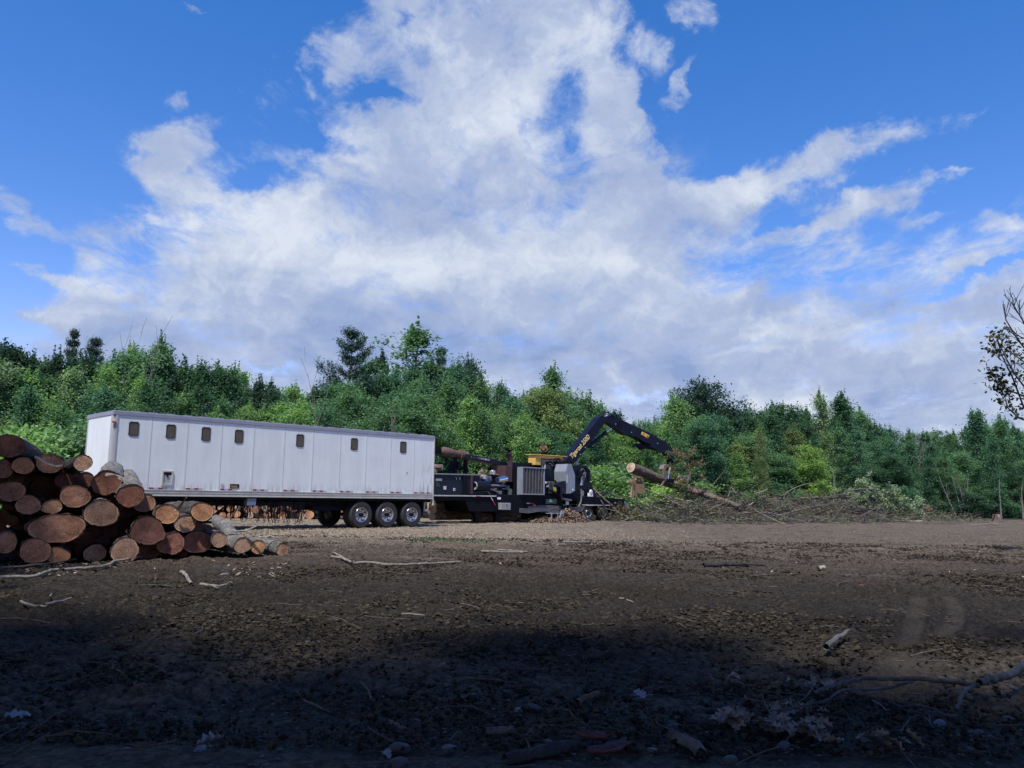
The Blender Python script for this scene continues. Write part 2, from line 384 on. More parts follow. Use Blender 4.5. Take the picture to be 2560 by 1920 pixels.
def wood_mat():
    m = bpy.data.materials.new('cut_wood'); m.use_nodes = True
    t = m.node_tree; n = t.nodes; b = n['Principled BSDF']; L = t.links.new
    b.inputs['Roughness'].default_value = 0.85
    tcn = n.new('ShaderNodeTexCoord'); oi = n.new('ShaderNodeObjectInfo')
    nz = n.new('ShaderNodeTexNoise'); nz.inputs['Scale'].default_value = 5; nz.inputs['Detail'].default_value = 5
    ofs = n.new('ShaderNodeMath'); ofs.operation = 'MULTIPLY'; ofs.inputs[1].default_value = 50; L(oi.outputs['Random'], ofs.inputs[0])
    av = n.new('ShaderNodeVectorMath'); av.operation = 'ADD'; L(tcn.outputs['Object'], av.inputs[0]); L(ofs.outputs[0], av.inputs[1])
    L(av.outputs[0], nz.inputs['Vector'])
    # rings: length of x,z scaled with noise
    mp = n.new('ShaderNodeMapping'); mp.inputs['Scale'].default_value = (1, 0, 1); L(tcn.outputs['Object'], mp.inputs[0])
    ln = n.new('ShaderNodeVectorMath'); ln.operation = 'LENGTH'; L(mp.outputs[0], ln.inputs[0])
    a = n.new('ShaderNodeMath'); a.operation = 'MULTIPLY_ADD'; L(nz.outputs['Fac'], a.inputs[0]); a.inputs[1].default_value = 0.12; L(ln.outputs['Value'], a.inputs[2])
    w = n.new('ShaderNodeMath'); w.operation = 'MULTIPLY'; w.inputs[1].default_value = 135; L(a.outputs[0], w.inputs[0])
    sn_ = n.new('ShaderNodeMath'); sn_.operation = 'SINE'; L(w.outputs[0], sn_.inputs[0])
    n5 = n.new('ShaderNodeTexNoise'); n5.inputs['Scale'].default_value = 16; n5.inputs['Detail'].default_value = 9; n5.inputs['Roughness'].default_value = 0.8; L(av.outputs[0], n5.inputs['Vector'])
    n6 = n.new('ShaderNodeTexNoise'); n6.inputs['Scale'].default_value = 3.0; n6.inputs['Detail'].default_value = 3; L(av.outputs[0], n6.inputs['Vector'])
    k = n.new('ShaderNodeMath'); k.operation = 'MULTIPLY_ADD'; L(sn_.outputs[0], k.inputs[0]); k.inputs[1].default_value = 0.055; L(n5.outputs['Fac'], k.inputs[2])
    k2 = n.new('ShaderNodeMath'); k2.operation = 'MULTIPLY_ADD'; L(n6.outputs['Fac'], k2.inputs[0]); k2.inputs[1].default_value = 0.9; L(k.outputs[0], k2.inputs[2])
    rp = n.new('ShaderNodeValToRGB')
    rp.color_ramp.elements[0].position = 0.62; rp.color_ramp.elements[0].color = (0.30, 0.24, 0.22, 1)
    rp.color_ramp.elements[1].position = 1.25; rp.color_ramp.elements[1].color = (1.0, 1.0, 1.0, 1)
    rp.color_ramp.elements[1].position = 1.0
    e = rp.color_ramp.elements.new(0.82); e.color = (0.66, 0.60, 0.56, 1)
    sc = n.new('ShaderNodeMath'); sc.operation = 'MULTIPLY'; sc.inputs[1].default_value = 0.87; L(k2.outputs[0], sc.inputs[0]); L(sc.outputs[0], rp.inputs[0])
    # radial drying cracks
    sx = n.new('ShaderNodeSeparateXYZ'); L(tcn.outputs['Object'], sx.inputs[0])
    at = n.new('ShaderNodeMath'); at.operation = 'ARCTAN2'; L(sx.outputs[2], at.inputs[0]); L(sx.outputs[0], at.inputs[1])
    a2 = n.new('ShaderNodeMath'); a2.operation = 'MULTIPLY_ADD'; L(nz.outputs['Fac'], a2.inputs[0]); a2.inputs[1].default_value = 0.8
    a3 = n.new('ShaderNodeMath'); a3.operation = 'MULTIPLY_ADD'; L(oi.outputs['Random'], a3.inputs[0]); a3.inputs[1].default_value = 9.0; L(at.outputs[0], a3.inputs[2]); L(a3.outputs[0], a2.inputs[2])
    a4 = n.new('ShaderNodeMath'); a4.operation = 'MULTIPLY'; a4.inputs[1].default_value = 2.0; L(a2.outputs[0], a4.inputs[0])
    s5 = n.new('ShaderNodeMath'); s5.operation = 'SINE'; L(a4.outputs[0], s5.inputs[0])
    gt = n.new('ShaderNodeMapRange'); L(s5.outputs[0], gt.inputs[0]); gt.inputs[1].default_value = 0.990; gt.inputs[2].default_value = 1.0; gt.inputs[3].default_value = 1.0; gt.inputs[4].default_value = 0.5
    mul = n.new('ShaderNodeVectorMath'); mul.operation = 'MULTIPLY'; L(rp.outputs[0], mul.inputs[0]); L(oi.outputs['Color'], mul.inputs[1])
    mu2 = n.new('ShaderNodeVectorMath'); mu2.operation = 'SCALE'; L(mul.outputs[0], mu2.inputs[0]); L(gt.outputs[0], mu2.inputs['Scale'])
    L(mu2.outputs[0], b.inputs['Base Color'])
    bp = n.new('ShaderNodeBump'); bp.inputs['Strength'].default_value = 0.5; bp.inputs['Distance'].default_value = 0.01
    L(n5.outputs['Fac'], bp.inputs['Height']); L(bp.outputs[0], b.inputs['Normal'])
    MAT['cut_wood'] = m
wood_mat()
def sap():
    m = MAT['cut_wood'].copy(); m.name = 'sap_wood'; MAT['sap_wood'] = m
    for nd_ in m.node_tree.nodes:
        if nd_.type == 'VECT_MATH' and nd_.operation == 'SCALE':
            mu = m.node_tree.nodes.new('ShaderNodeVectorMath'); mu.operation = 'MULTIPLY'; mu.inputs[1].default_value = (1.45, 1.55, 1.5)
            to = nd_.outputs[0].links[0].to_socket; m.node_tree.links.new(nd_.outputs[0], mu.inputs[0]); m.node_tree.links.new(mu.outputs[0], to); break
sap()

def leaf_mat(name, trans=0.3):
    m = bpy.data.materials.new(name); m.use_nodes = True
    t = m.node_tree; n = t.nodes; L = t.links.new
    b = n['Principled BSDF']; b.inputs['Roughness'].default_value = 0.6; b.inputs['Specular IOR Level'].default_value = 0.25
    oi = n.new('ShaderNodeObjectInfo'); ge = n.new('ShaderNodeNewGeometry')
    tcn = n.new('ShaderNodeTexCoord'); nz = n.new('ShaderNodeTexNoise'); nz.inputs['Scale'].default_value = 0.9; nz.inputs['Detail'].default_value = 2
    L(tcn.outputs['Object'], nz.inputs['Vector'])
    ad = n.new('ShaderNodeMath'); ad.operation = 'MULTIPLY_ADD'; L(ge.outputs['Random Per Island'], ad.inputs[0]); ad.inputs[1].default_value = 0.45; L(nz.outputs['Fac'], ad.inputs[2])
    rp = n.new('ShaderNodeValToRGB')
    rp.color_ramp.elements[0].position = 0.38; rp.color_ramp.elements[0].color = (0.72, 0.80, 0.95, 1)
    rp.color_ramp.elements[1].position = 1.0; rp.color_ramp.elements[1].color = (1.75, 1.6, 1.15, 1)
    L(ad.outputs[0], rp.inputs[0])
    mul = n.new('ShaderNodeVectorMath'); mul.operation = 'MULTIPLY'; L(rp.outputs[0], mul.inputs[0]); L(oi.outputs['Color'], mul.inputs[1])
    L(mul.outputs[0], b.inputs['Base Color'])
    tr = n.new('ShaderNodeBsdfTranslucent'); 
    m2 = n.new('ShaderNodeVectorMath'); m2.operation = 'MULTIPLY'; L(mul.outputs[0], m2.inputs[0]); m2.inputs[1].default_value = (1.2, 1.4, 0.8); L(m2.outputs[0], tr.inputs[0])
    ms = n.new('ShaderNodeMixShader'); ms.inputs[0].default_value = trans; L(b.outputs[0], ms.inputs[1]); L(tr.outputs[0], ms.inputs[2])
    L(ms.outputs[0], n['Material Output'].inputs[0])
    MAT[name] = m
leaf_mat('leaves', 0.42)
leaf_mat('needles', 0.10)

# ------------------------------------------------------------------ object helpers
def tag(o, label=None, cat=None, group=None, kind=None):
    if label: o['label'] = label
    if cat: o['category'] = cat
    if group: o['group'] = group
    if kind: o['kind'] = kind
    return o
def empty(name, loc=(0, 0, 0), rz=0.0):
    o = bpy.data.objects.new(name, None); COL.objects.link(o)
    o.location = loc; o.rotation_euler = (0, 0, rz); o.empty_display_size = 0.2
    return o
def np_mesh(name, verts, faces, mats=(), smooth=False, mi=None):
    """faces: array (M,k) with k = 3 or 4"""
    me = bpy.data.meshes.new(name)
    verts = np.asarray(verts, dtype=np.float32); faces = np.asarray(faces, dtype=np.int32)
    k = faces.shape[1]
    me.vertices.add(len(verts)); me.vertices.foreach_set('co', verts.ravel())
    me.loops.add(faces.size); me.loops.foreach_set('vertex_index', faces.ravel())
    me.polygons.add(len(faces)); me.polygons.foreach_set('loop_start', np.arange(0, faces.size, k, dtype=np.int32))
    try: me.polygons.foreach_set('loop_total', np.full(len(faces), k, dtype=np.int32))
    except Exception: pass
    for m in mats: me.materials.append(MAT[m] if isinstance(m, str) else m)
    if mi is not None: me.polygons.foreach_set('material_index', np.asarray(mi, dtype=np.int32))
    me.polygons.foreach_set('use_smooth', np.full(len(faces), smooth, dtype=bool))
    me.update(calc_edges=True); me.validate()
    return me
def link(name, me, parent=None):
    o = bpy.data.objects.new(name, me); COL.objects.link(o)
    if parent: o.parent = parent
    return o
def tube_np(pts, rad, n=8, caps=True):
    P = np.asarray(pts, float); m = len(P); rad = np.asarray(rad, float)*np.ones(m)
    T = np.gradient(P, axis=0); T /= np.linalg.norm(T, axis=1)[:, None]+1e-9
    ref = np.array([0.0, 0, 1]) if abs(T[0][2]) < 0.9 else np.array([1.0, 0, 0])
    V_ = []
    A = np.cross(T[0], ref); A /= np.linalg.norm(A)
    a = np.linspace(0, 2*np.pi, n, endpoint=False)
    for i in range(m):
        A = A-T[i]*A.dot(T[i]); A /= np.linalg.norm(A)+1e-9; B_ = np.cross(T[i], A)
        V_.append(P[i]+rad[i]*(np.cos(a)[:, None]*A+np.sin(a)[:, None]*B_))
    V_ = np.concatenate(V_)
    Fq = []
    for i in range(m-1):
        for j in range(n):
            k = (j+1) % n
            Fq.append((i*n+j, i*n+k, (i+1)*n+k, (i+1)*n+j))
    return V_, Fq
class MB:
    def __init__(s): s.v = []; s.f = []; s.m = []
    def add(s, vs, fs, mi=0):
        b = len(s.v); s.v += [tuple(map(float, p)) for p in vs]; s.f += [tuple(b+i for i in q) for q in fs]; s.m += [mi]*len(fs); return s
    def box(s, a, b, mi=0):
        x0, y0, z0 = [min(p, q) for p, q in zip(a, b)]; x1, y1, z1 = [max(p, q) for p, q in zip(a, b)]
        v = [(x0, y0, z0), (x1, y0, z0), (x1, y1, z0), (x0, y1, z0), (x0, y0, z1), (x1, y0, z1), (x1, y1, z1), (x0, y1, z1)]
        return s.add(v, [(0, 3, 2, 1), (4, 5, 6, 7), (0, 1, 5, 4), (1, 2, 6, 5), (2, 3, 7, 6), (3, 0, 4, 7)], mi)
    def prism(s, poly, y0, y1, mi=0):
        ar = sum(poly[i][0]*poly[(i+1) % len(poly)][1]-poly[(i+1) % len(poly)][0]*poly[i][1] for i in range(len(poly)))
        if ar < 0: poly = poly[::-1]
        n = len(poly)
        v = [(p[0], y0, p[1]) for p in poly]+[(p[0], y1, p[1]) for p in poly]
        f = [tuple(range(n)), tuple(range(2*n-1, n-1, -1))]+[(i, i+n, (i+1) % n+n, (i+1) % n) for i in range(n)]
        return s.add(v, f, mi)
    def bar(s, p, q, r, mi=0, n=10, r2=None):
        V_, Fq = tube_np([p, q], [r, r if r2 is None else r2], n)
        return s.add(V_, Fq+[tuple(range(n))[::-1], tuple(range(n, 2*n))], mi)
    def sq(s, p, q, w, h, mi=0):   # rectangular bar between two points
        p, q = Vector(p), Vector(q); t = (q-p).normalized()
        a = t.cross(Vector((0, 0, 1)))
        if a.length < 0.1: a = Vector((0, 1, 0))
        a.normalize(); b = t.cross(a).normalized()
        v = []
        for c in (p, q):
            for i, j in ((-1, -1), (1, -1), (1, 1), (-1, 1)): v.append(c+a*(w/2*i)+b*(h/2*j))
        return s.add(v, [(0, 1, 2, 3), (7, 6, 5, 4), (0, 4, 5, 1), (1, 5, 6, 2), (2, 6, 7, 3), (3, 7, 4, 0)], mi)
    def tube(s, pts, r, mi=0, n=8):
        V_, Fq = tube_np(pts, r, n); m = len(pts)
        return s.add(V_, Fq+[tuple(range(n))[::-1], tuple(range((m-1)*n, m*n))], mi)
    def lathe(s, prof, c, mi=0, n=32):   # profile (radius, y) about a local y axis through c
        v = []; f = []
        for r, y in prof:
            for j in range(n):
                a = 2*math.pi*j/n; v.append((c[0]+r*math.cos(a), c[1]+y, c[2]+r*math.sin(a)))
        for i in range(len(prof)-1):
            for j in range(n):
                k = (j+1) % n; f.append((i*n+j, i*n+k, (i+1)*n+k, (i+1)*n+j))
        return s.add(v, f, mi)
    def build(s, name, mats, parent=None, smooth=False, bevel=0.0, loc=None):
        if isinstance(mats, str): mats = [mats]
        me = bpy.data.meshes.new(name); me.from_pydata(s.v, [], s.f)
        for m in mats: me.materials.append(MAT[m])
        me.polygons.foreach_set('material_index', s.m)
        me.polygons.foreach_set('use_smooth', [smooth]*len(s.f))
        me.update()
        import bmesh
        bm = bmesh.new(); bm.from_mesh(me); bmesh.ops.recalc_face_normals(bm, faces=bm.faces); bm.to_mesh(me); bm.free()
        o = link(name, me, parent)
        if loc: o.location = loc
        if smooth:
            try: me.set_sharp_from_angle(angle=R(35))
            except Exception: pass
        if bevel:
            md = o.modifiers.new('bevel', 'BEVEL'); md.width = bevel; md.segments = 2; md.limit_method = 'ANGLE'; md.angle_limit = R(40)
        return o
def text_mesh(name, body, size, material, parent, off=0.0, extr=0.004, wscale=1.0):
    c = bpy.data.curves.new(name, 'FONT'); c.body = body; c.space_character = 1.06; c.size = size; c.offset = off; c.extrude = extr
    o = bpy.data.objects.new(name, c); COL.objects.link(o)
    dg = bpy.context.evaluated_depsgraph_get()
    me = bpy.data.meshes.new_from_object(o.evaluated_get(dg))
    bpy.data.objects.remove(o); bpy.data.curves.remove(c)
    me.materials.clear(); me.materials.append(MAT[material])
    q = link(name, me, parent)
    return q
class Frame:
    def __init__(s, o, h):
        s.o = Vector((o[0], o[1], 0)); s.h = h
        s.u = Vector((math.cos(h), math.sin(h), 0)); s.n = Vector((-math.sin(h), math.cos(h), 0))
    def world(s, a, w, z): return s.o+s.u*a+s.n*w+Vector((0, 0, z))
    def pix(s, px, py, w=0.0):      # where the sight line meets the vertical plane at depth offset w: (along, height)
        d = ray(px, py); o = s.o+s.n*w
        t = (o-CAMP).dot(s.n)/d.dot(s.n); p = CAMP+d*t
        return (p-s.o).dot(s.u), p.z
Z1 = lambda x, y: (x*.34358, 1000+y*.34358)
Z2 = lambda x, y: (700+x*.24109, 960+y*.24109)
Z3 = lambda x, y: (1060+x*.15674, 1080+y*.15674)
Z4 = lambda x, y: (1240+x*.15371, 1080+y*.15371)
Z5 = lambda x, y: (1360+x*.22604, 1000+y*.22604)
Z7 = lambda x, y: (180+x*.24412, 980+y*.24412)
Z8 = lambda x, y: (480+x*.14467, 1200+y*.14467)
Z9 = lambda x, y: (560+x*.1085, 1180+y*.1085)

# ================================================================== GROUND
def ground_mat():
    m = bpy.data.materials.new('soil'); m.use_nodes = True
    t = m.node_tree; n = t.nodes; b = n['Principled BSDF']; L = t.links.new
    b.inputs['Roughness'].default_value = 0.95; b.inputs['Specular IOR Level'].default_value = 0.2
    tcn = n.new('ShaderNodeTexCoord'); sx = n.new('ShaderNodeSeparateXYZ'); L(tcn.outputs['Object'], sx.inputs[0])
    def NZ(sc, det, ro, vec=None, st=None):
        q = n.new('ShaderNodeTexNoise'); q.inputs['Scale'].default_value = sc; q.inputs['Detail'].default_value = det; q.inputs['Roughness'].default_value = ro
        if st:
            mp = n.new('ShaderNodeMapping'); mp.inputs['Scale'].default_value = st; L(tcn.outputs['Object'], mp.inputs[0]); L(mp.outputs[0], q.inputs['Vector'])
        else: L(tcn.outputs['Object'], q.inputs['Vector'])
        return q.outputs['Fac']
    def MM(op, a, b_, c=None, cl=False):
        q = n.new('ShaderNodeMath'); q.operation = op; q.use_clamp = cl
        for i, v in enumerate((a, b_, c)):
            if v is None: continue
            if hasattr(v, 'node'): L(v, q.inputs[i])
            else: q.inputs[i].default_value = v
        return q.outputs[0]
    def RG(v, a, c, x=0.0, y=1.0):
        q = n.new('ShaderNodeMapRange'); q.interpolation_type = 'SMOOTHSTEP'; L(v, q.inputs[0]); q.inputs[1].default_value = a; q.inputs[2].default_value = c
        q.inputs[3].default_value = x; q.inputs[4].default_value = y; return q.outputs[0]
    def MIX(f, a, c):
        q = n.new('ShaderNodeMix'); q.data_type = 'RGBA'
        if hasattr(f, 'node'): L(f, q.inputs[0])
        else: q.inputs[0].default_value = f
        for i, v in ((6, a), (7, c)):
            if hasattr(v, 'node'): L(v, q.inputs[i])
            else: q.inputs[i].default_value = (*v, 1)
        return q.outputs[2]
    X, Y = sx.outputs[0], sx.outputs[1]
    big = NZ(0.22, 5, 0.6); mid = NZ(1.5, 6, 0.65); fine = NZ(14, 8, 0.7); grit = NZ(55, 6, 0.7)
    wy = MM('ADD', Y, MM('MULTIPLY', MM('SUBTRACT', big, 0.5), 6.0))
    # damp dark soil close by, painted darker still to soften the shade edge, drier brown soil further out, a skin of wood chips and bark around the machines
    damp_shade = MIX(RG(fine, 0.35, 0.7), (0.011, 0.0098, 0.0080), (0.052, 0.043, 0.032))
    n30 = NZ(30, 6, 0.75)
    damp_shade = MIX(RG(n30, 0.52, 0.68), damp_shade, (0.092, 0.076, 0.054))
    sandy_lifted = MIX(RG(fine, 0.35, 0.68), (0.050, 0.043, 0.032), (0.190, 0.155, 0.115))  # sandy soil of the verge, painted lighter to lift the shaded foreground
    damp_shade = MIX(RG(wy, 9.0, 5.6), damp_shade, sandy_lifted)
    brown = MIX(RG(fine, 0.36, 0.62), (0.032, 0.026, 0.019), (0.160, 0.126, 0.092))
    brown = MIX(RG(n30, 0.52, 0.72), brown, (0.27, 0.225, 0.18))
    c = MIX(RG(wy, 10.5, 22.0), damp_shade, brown)
    vz = n.new('ShaderNodeTexVoronoi'); vz.inputs['Scale'].default_value = 13; L(tcn.outputs['Object'], vz.inputs['Vector'])
    chip = MIX(RG(fine, 0.3, 0.66), (0.165, 0.130, 0.088), (0.60, 0.50, 0.35))
    chip = MIX(RG(vz.outputs['Distance'], 0.15, 0.45, 0.0, 0.6), chip, (0.10, 0.075, 0.06))
    left = RG(MM('ADD', X, MM('MULTIPLY', MM('SUBTRACT', big, 0.5), 8.0)), 9.0, -2.0)
    zone = MM('MULTIPLY', RG(MM('ADD', wy, MM('MULTIPLY', MM('SUBTRACT', mid, 0.5), 5.0)), 20.0, 27.5), MM('ADD', MM('MULTIPLY', left, 0.86), 0.14))
    zone = MM('MULTIPLY', zone, RG(mid, 0.22, 0.55, 0.6, 1.0))
    c = MIX(zone, c, chip)
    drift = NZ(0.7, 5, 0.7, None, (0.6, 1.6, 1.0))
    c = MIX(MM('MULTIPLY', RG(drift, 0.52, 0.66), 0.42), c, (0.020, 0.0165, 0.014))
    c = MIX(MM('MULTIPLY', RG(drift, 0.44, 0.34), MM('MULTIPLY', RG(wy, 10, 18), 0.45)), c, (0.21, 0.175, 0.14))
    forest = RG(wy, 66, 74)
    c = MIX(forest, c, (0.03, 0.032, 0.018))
    # compacted lighter soil in the tyre tracks
    at = n.new('ShaderNodeAttribute'); at.attribute_name = 'packed'
    c = MIX(MM('MULTIPLY', at.outputs['Fac'], 0.75), c, (0.085, 0.075, 0.068))
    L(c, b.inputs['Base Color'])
    bp = n.new('ShaderNodeBump'); bp.inputs['Strength'].default_value = 1.0; bp.inputs['Distance'].default_value = 0.07
    L(MM('ADD', fine, MM('MULTIPLY', grit, 0.6)), bp.inputs['Height']); L(bp.outputs[0], b.inputs['Normal'])
    MAT['soil'] = m
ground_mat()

def capsule(x, y, pts, w):      # distance mask of a path
    d = np.full(x.shape, 1e9); along = np.zeros(x.shape); acc_ = 0.0
    for (ax, ay), (bx, by) in zip(pts[:-1], pts[1:]):
        vx, vy = bx-ax, by-ay; ll = math.hypot(vx, vy)
        t = np.clip(((x-ax)*vx+(y-ay)*vy)/(ll*ll), 0, 1)
        dd = np.hypot(x-ax-vx*t, y-ay-vy*t); k = dd < d
        along = np.where(k, acc_+t*ll, along); d = np.minimum(d, dd); acc_ += ll
    return d, along
TRK = [[on_ground(*p)[:2] for p in pp] for pp in (
    [(2300, 1500), (2292, 1540), (2280, 1580), (2262, 1610)],
    [(2370, 1495), (2392, 1530), (2388, 1560), (2352, 1590)],
    [(2285, 1650), (2260, 1690), (2225, 1735)])]
WID = [0.13, 0.12, 0.22]
def ground():
    ang = np.concatenate([np.linspace(-180, -60, 40), np.linspace(-58, -39, 40), np.arange(-38.8, 38.81, 0.115), np.linspace(39, 58, 40), np.linspace(60, 179, 40)])
    rad = np.concatenate([[0.02, 1.0, 2.2, 3.2, 3.9], 4.3*np.exp(np.arange(0, 880)*0.00305), np.geomspace(64, 700, 46)])
    A_, R_ = np.meshgrid(np.radians(ang), rad)
    x = R_*np.sin(A_); y = R_*np.cos(A_)
    z = gv(x, y)
    fade = np.clip(1.4-R_/60, 0.25, 1.0)*np.clip(R_/3, 0, 1)
    z = z+(fbm(x*0.35, y*0.35, 3, 3)-0.5)*0.10*np.clip(R_/8, 0, 1)+(fbm(x*1.3, y*1.3, 3, 5)-0.5)*0.07*fade
    near = np.clip((44-R_)/22, 0.0, 1)
    clodmask = np.clip(fbm(x*0.5, y*0.5, 3, 31)*2.4-0.70, 0.5, 1)*np.clip((R_-5.2)/1.4, 0.22, 1)
    wx = x+0.05*(fbm(x*9, y*9, 2, 61)-0.5); wyy = y+0.05*(fbm(x*9, y*9, 2, 67)-0.5)
    w1 = np.clip(1-worley(wx*5.5, wyy*5.5, 11)*1.25, 0, 1)
    w2 = np.clip(1-worley(wx*13, wyy*13, 12)*1.2, 0, 1)
    dz = (w1**0.7*0.125*vnoise(x*2.5, y*2.5, 8)+w2**0.7*0.062*(0.4+vnoise(x*4, y*4, 18))+(fbm(x*24, y*24, 3, 9)-0.5)*0.05-0.035)*near*clodmask
    far = np.clip((R_-12)/12, 0, 1)*np.clip((60-R_)/10, 0, 1)
    dz = dz+(fbm(x*4.5, y*4.5, 4, 21)-0.5)*0.09*far
    pack = np.zeros(x.shape)
    for pts, wd in zip(TRK, WID):
        d, al = capsule(x, y, pts, wd)
        mk = np.clip((wd-d)/0.05, 0, 1)
        edge = np.clip(1-np.abs(d-wd-0.05)/0.07, 0, 1)
        lug = (np.sin(al*2*np.pi/0.075+np.sign(np.sin(d*40))*1.2) > 0.1)*1.0
        groove = (np.abs(np.sin(d*math.pi/0.085)) > 0.25)*1.0
        dz = dz*(1-mk)+mk*(-0.035+0.032*lug*groove)+edge*0.02*(1-mk)
        pack = np.maximum(pack, mk*np.clip(0.55+0.9*fbm(x*2, y*2, 2, 77)-0.2, 0, 1))
    z = z+dz
    nr, na = x.shape
    idx = np.arange(nr*na).reshape(nr, na); nxt = np.roll(idx, -1, axis=1)
    F_ = np.stack([idx[:-1], nxt[:-1], nxt[1:], idx[1:]], -1).reshape(-1, 4)[:, ::-1]
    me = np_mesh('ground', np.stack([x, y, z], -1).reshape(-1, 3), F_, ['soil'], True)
    a = me.attributes.new('packed', 'FLOAT', 'POINT'); a.data.foreach_set('value', pack.ravel().astype(np.float32))
    o = link('ground', me); tag(o, kind='structure')
ground()

# ================================================================== TREES
def rvec(rs, n): 
    v = rs.normal(size=(n, 3)); return v/np.linalg.norm(v, axis=1)[:, None]
def leaf_quads(C, size, rs, flat=0.5, aspect=1.7):
    """C: leaf centres. Returns verts, faces of pointed leaf quads."""
    n = len(C)
    nrm = rvec(rs, n); nrm[:, 2] = np.abs(nrm[:, 2])+flat; nrm /= np.linalg.norm(nrm, axis=1)[:, None]
    a = np.cross(nrm, rvec(rs, n)); a /= np.linalg.norm(a, axis=1)[:, None]+1e-9
    b = np.cross(nrm, a)
    s = size*rs.uniform(0.65, 1.35, n)[:, None]
    v = np.stack([C-a*s*0.5, C+b*s*0.5/aspect, C+a*s*0.5, C-b*s*0.5/aspect], 1)
    return v.reshape(-1, 3), np.arange(4*n).reshape(n, 4)
def join_tubes(tubes):
    vs, fs, b = [], [], 0
    for V_, F_ in tubes:
        vs.append(V_); fs.append(np.asarray(F_)+b); b += len(V_)
    return np.concatenate(vs), np.concatenate(fs)
def make_tree(seed, H=10.0, CR=2.2, base=0.12, shape='oval', nl=46, leaf=0.24, per=150, gap=1.0, rise=0.55, tr=0.13, sprig=0):
    rs = np.random.RandomState(seed)
    lean = rs.normal(0, 0.02, 2)*H
    def axis(t): return np.array([lean[0]*t+0.25*math.sin(3*t+seed), lean[1]*t+0.25*math.cos(2.5*t+seed)-0.25*math.cos(seed), H*t])
    tub = []
    tt = np.linspace(0, 0.97, 12)
    tub.append(tube_np([axis(t) for t in tt], tr*(1-tt)**0.8+0.015, 7))
    C = []; 
    for i in range(nl):
        t = base+(0.98-base)*((i+rs.uniform())/nl)
        k = (t-base)/(1-base)
        if shape == 'oval': e = math.sin(math.pi*min(k*0.86+0.14, 1))**0.75
        elif shape == 'cone': e = (1-k)**0.75*min(1, k*6+0.5)
        elif shape == 'round': e = (1-(2*k-0.9)**2*0.82)**0.5 if abs(2*k-0.9) < 1.09 else 0.2
        else: e = min(1, k*4+.4)*(1-k)**0.5
        e = max(e, 0.16)
        Rr = CR*e*rs.uniform(0.6, 1.18)
        az = i*2.4+rs.uniform(-0.6, 0.6)
        dz = Rr*rise*rs.uniform(0.4, 1.3)
        p0 = axis(max(t-0.03, 0.02)); 
        p3 = axis(t)+np.array([math.cos(az)*Rr, math.sin(az)*Rr, dz*0.75])
        m = 5; q = []
        for j in range(m+1):
            s = j/m; q.append(p0*(1-s)+p3*s+np.array([0, 0, math.sin(s*math.pi)*Rr*0.12])+rs.normal(0, 0.03, 3)*s)
        rr = tr*0.34*(1-k*0.6)
        tub.append(tube_np(q, [rr*(1-0.85*j/m)+0.006 for j in range(m+1)], 4))
        nc = max(2, int(Rr*2.2))
        for j in range(nc):
            s = 0.35+0.65*(j+rs.uniform())/nc
            c = p0*(1-s)+p3*s+rs.normal(0, 0.16, 3)*Rr*0.5
            n = int(per*rs.uniform(0.5, 1.3)/2)
            rad = rs.uniform(0.28, 0.5)*gap
            pts = rs.normal(size=(n, 3))*np.array([rad, rad, rad*0.55])
            C.append(c+pts)
    for i in range(sprig):          # thin leafy leaders sticking out of the top
        az = rs.uniform(0, 6.28); p = axis(0.93)+np.array([math.cos(az), math.sin(az), 0])*rs.uniform(0, 0.5)
        hgt = rs.uniform(0.5, 1.5)
        for s in np.linspace(0, 1, 7):
            C.append(p+np.array([0.1*s, 0, hgt*s])+rs.normal(size=(int(22*(1.2-s)), 3))*0.13*(1.3-s))
    C = np.concatenate(C)
    lv, lf = leaf_quads(C, leaf, rs)
    tv, tf = join_tubes(tub)
    return np_mesh('trunk', tv, tf, ['bark_twig'], True), np_mesh('crown', lv, lf, ['leaves'])
def make_pine(seed, H=12, CR=2.6, base=0.2, whorls=13, droop=-0.1):
    rs = np.random.RandomState(seed); tub = []; C = []
    tub.append(tube_np([(0.1*math.sin(t*4), 0, H*t) for t in np.linspace(0, 0.98, 10)], [0.17*(1-t)+0.02 for t in np.linspace(0, 0.98, 10)], 7))
    for w in range(whorls):
        t = base+(0.97-base)*w/(whorls-1); k = (t-base)/(1-base)
        Rr = CR*(1-k)**0.6*(0.55+0.45*min(1, k*3+0.3))
        nb = rs.randint(4, 7)
        for b in range(nb):
            az = rs.uniform(0, 6.28); L_ = Rr*rs.uniform(0.5, 1.25)
            p0 = np.array([0, 0, H*t]); q = []
            for s in np.linspace(0, 1, 7):
                q.append(p0+np.array([math.cos(az)*L_*s, math.sin(az)*L_*s, L_*(droop*s*2+0.62*s*s+0.1*s)]))
            q = np.array(q); tub.append(tube_np(q, np.linspace(0.05, 0.012, 7), 4))
            for s in np.linspace(0.25, 1, int(5+L_*5)):
                c = np.array([np.interp(s, np.linspace(0, 1, 7), q[:, i]) for i in range(3)])
                n = 34; C.append(c+rs.normal(size=(n, 3))*np.array([0.20, 0.20, 0.13]))
    C = np.concatenate(C); n = len(C)
    lv, lf = leaf_quads(C, 0.26, rs, 0.1, 4.5)
    tv, tf = join_tubes(tub)
    return np_mesh('trunk', tv, tf, ['bark_dark'], True), np_mesh('crown', lv, lf, ['needles'])
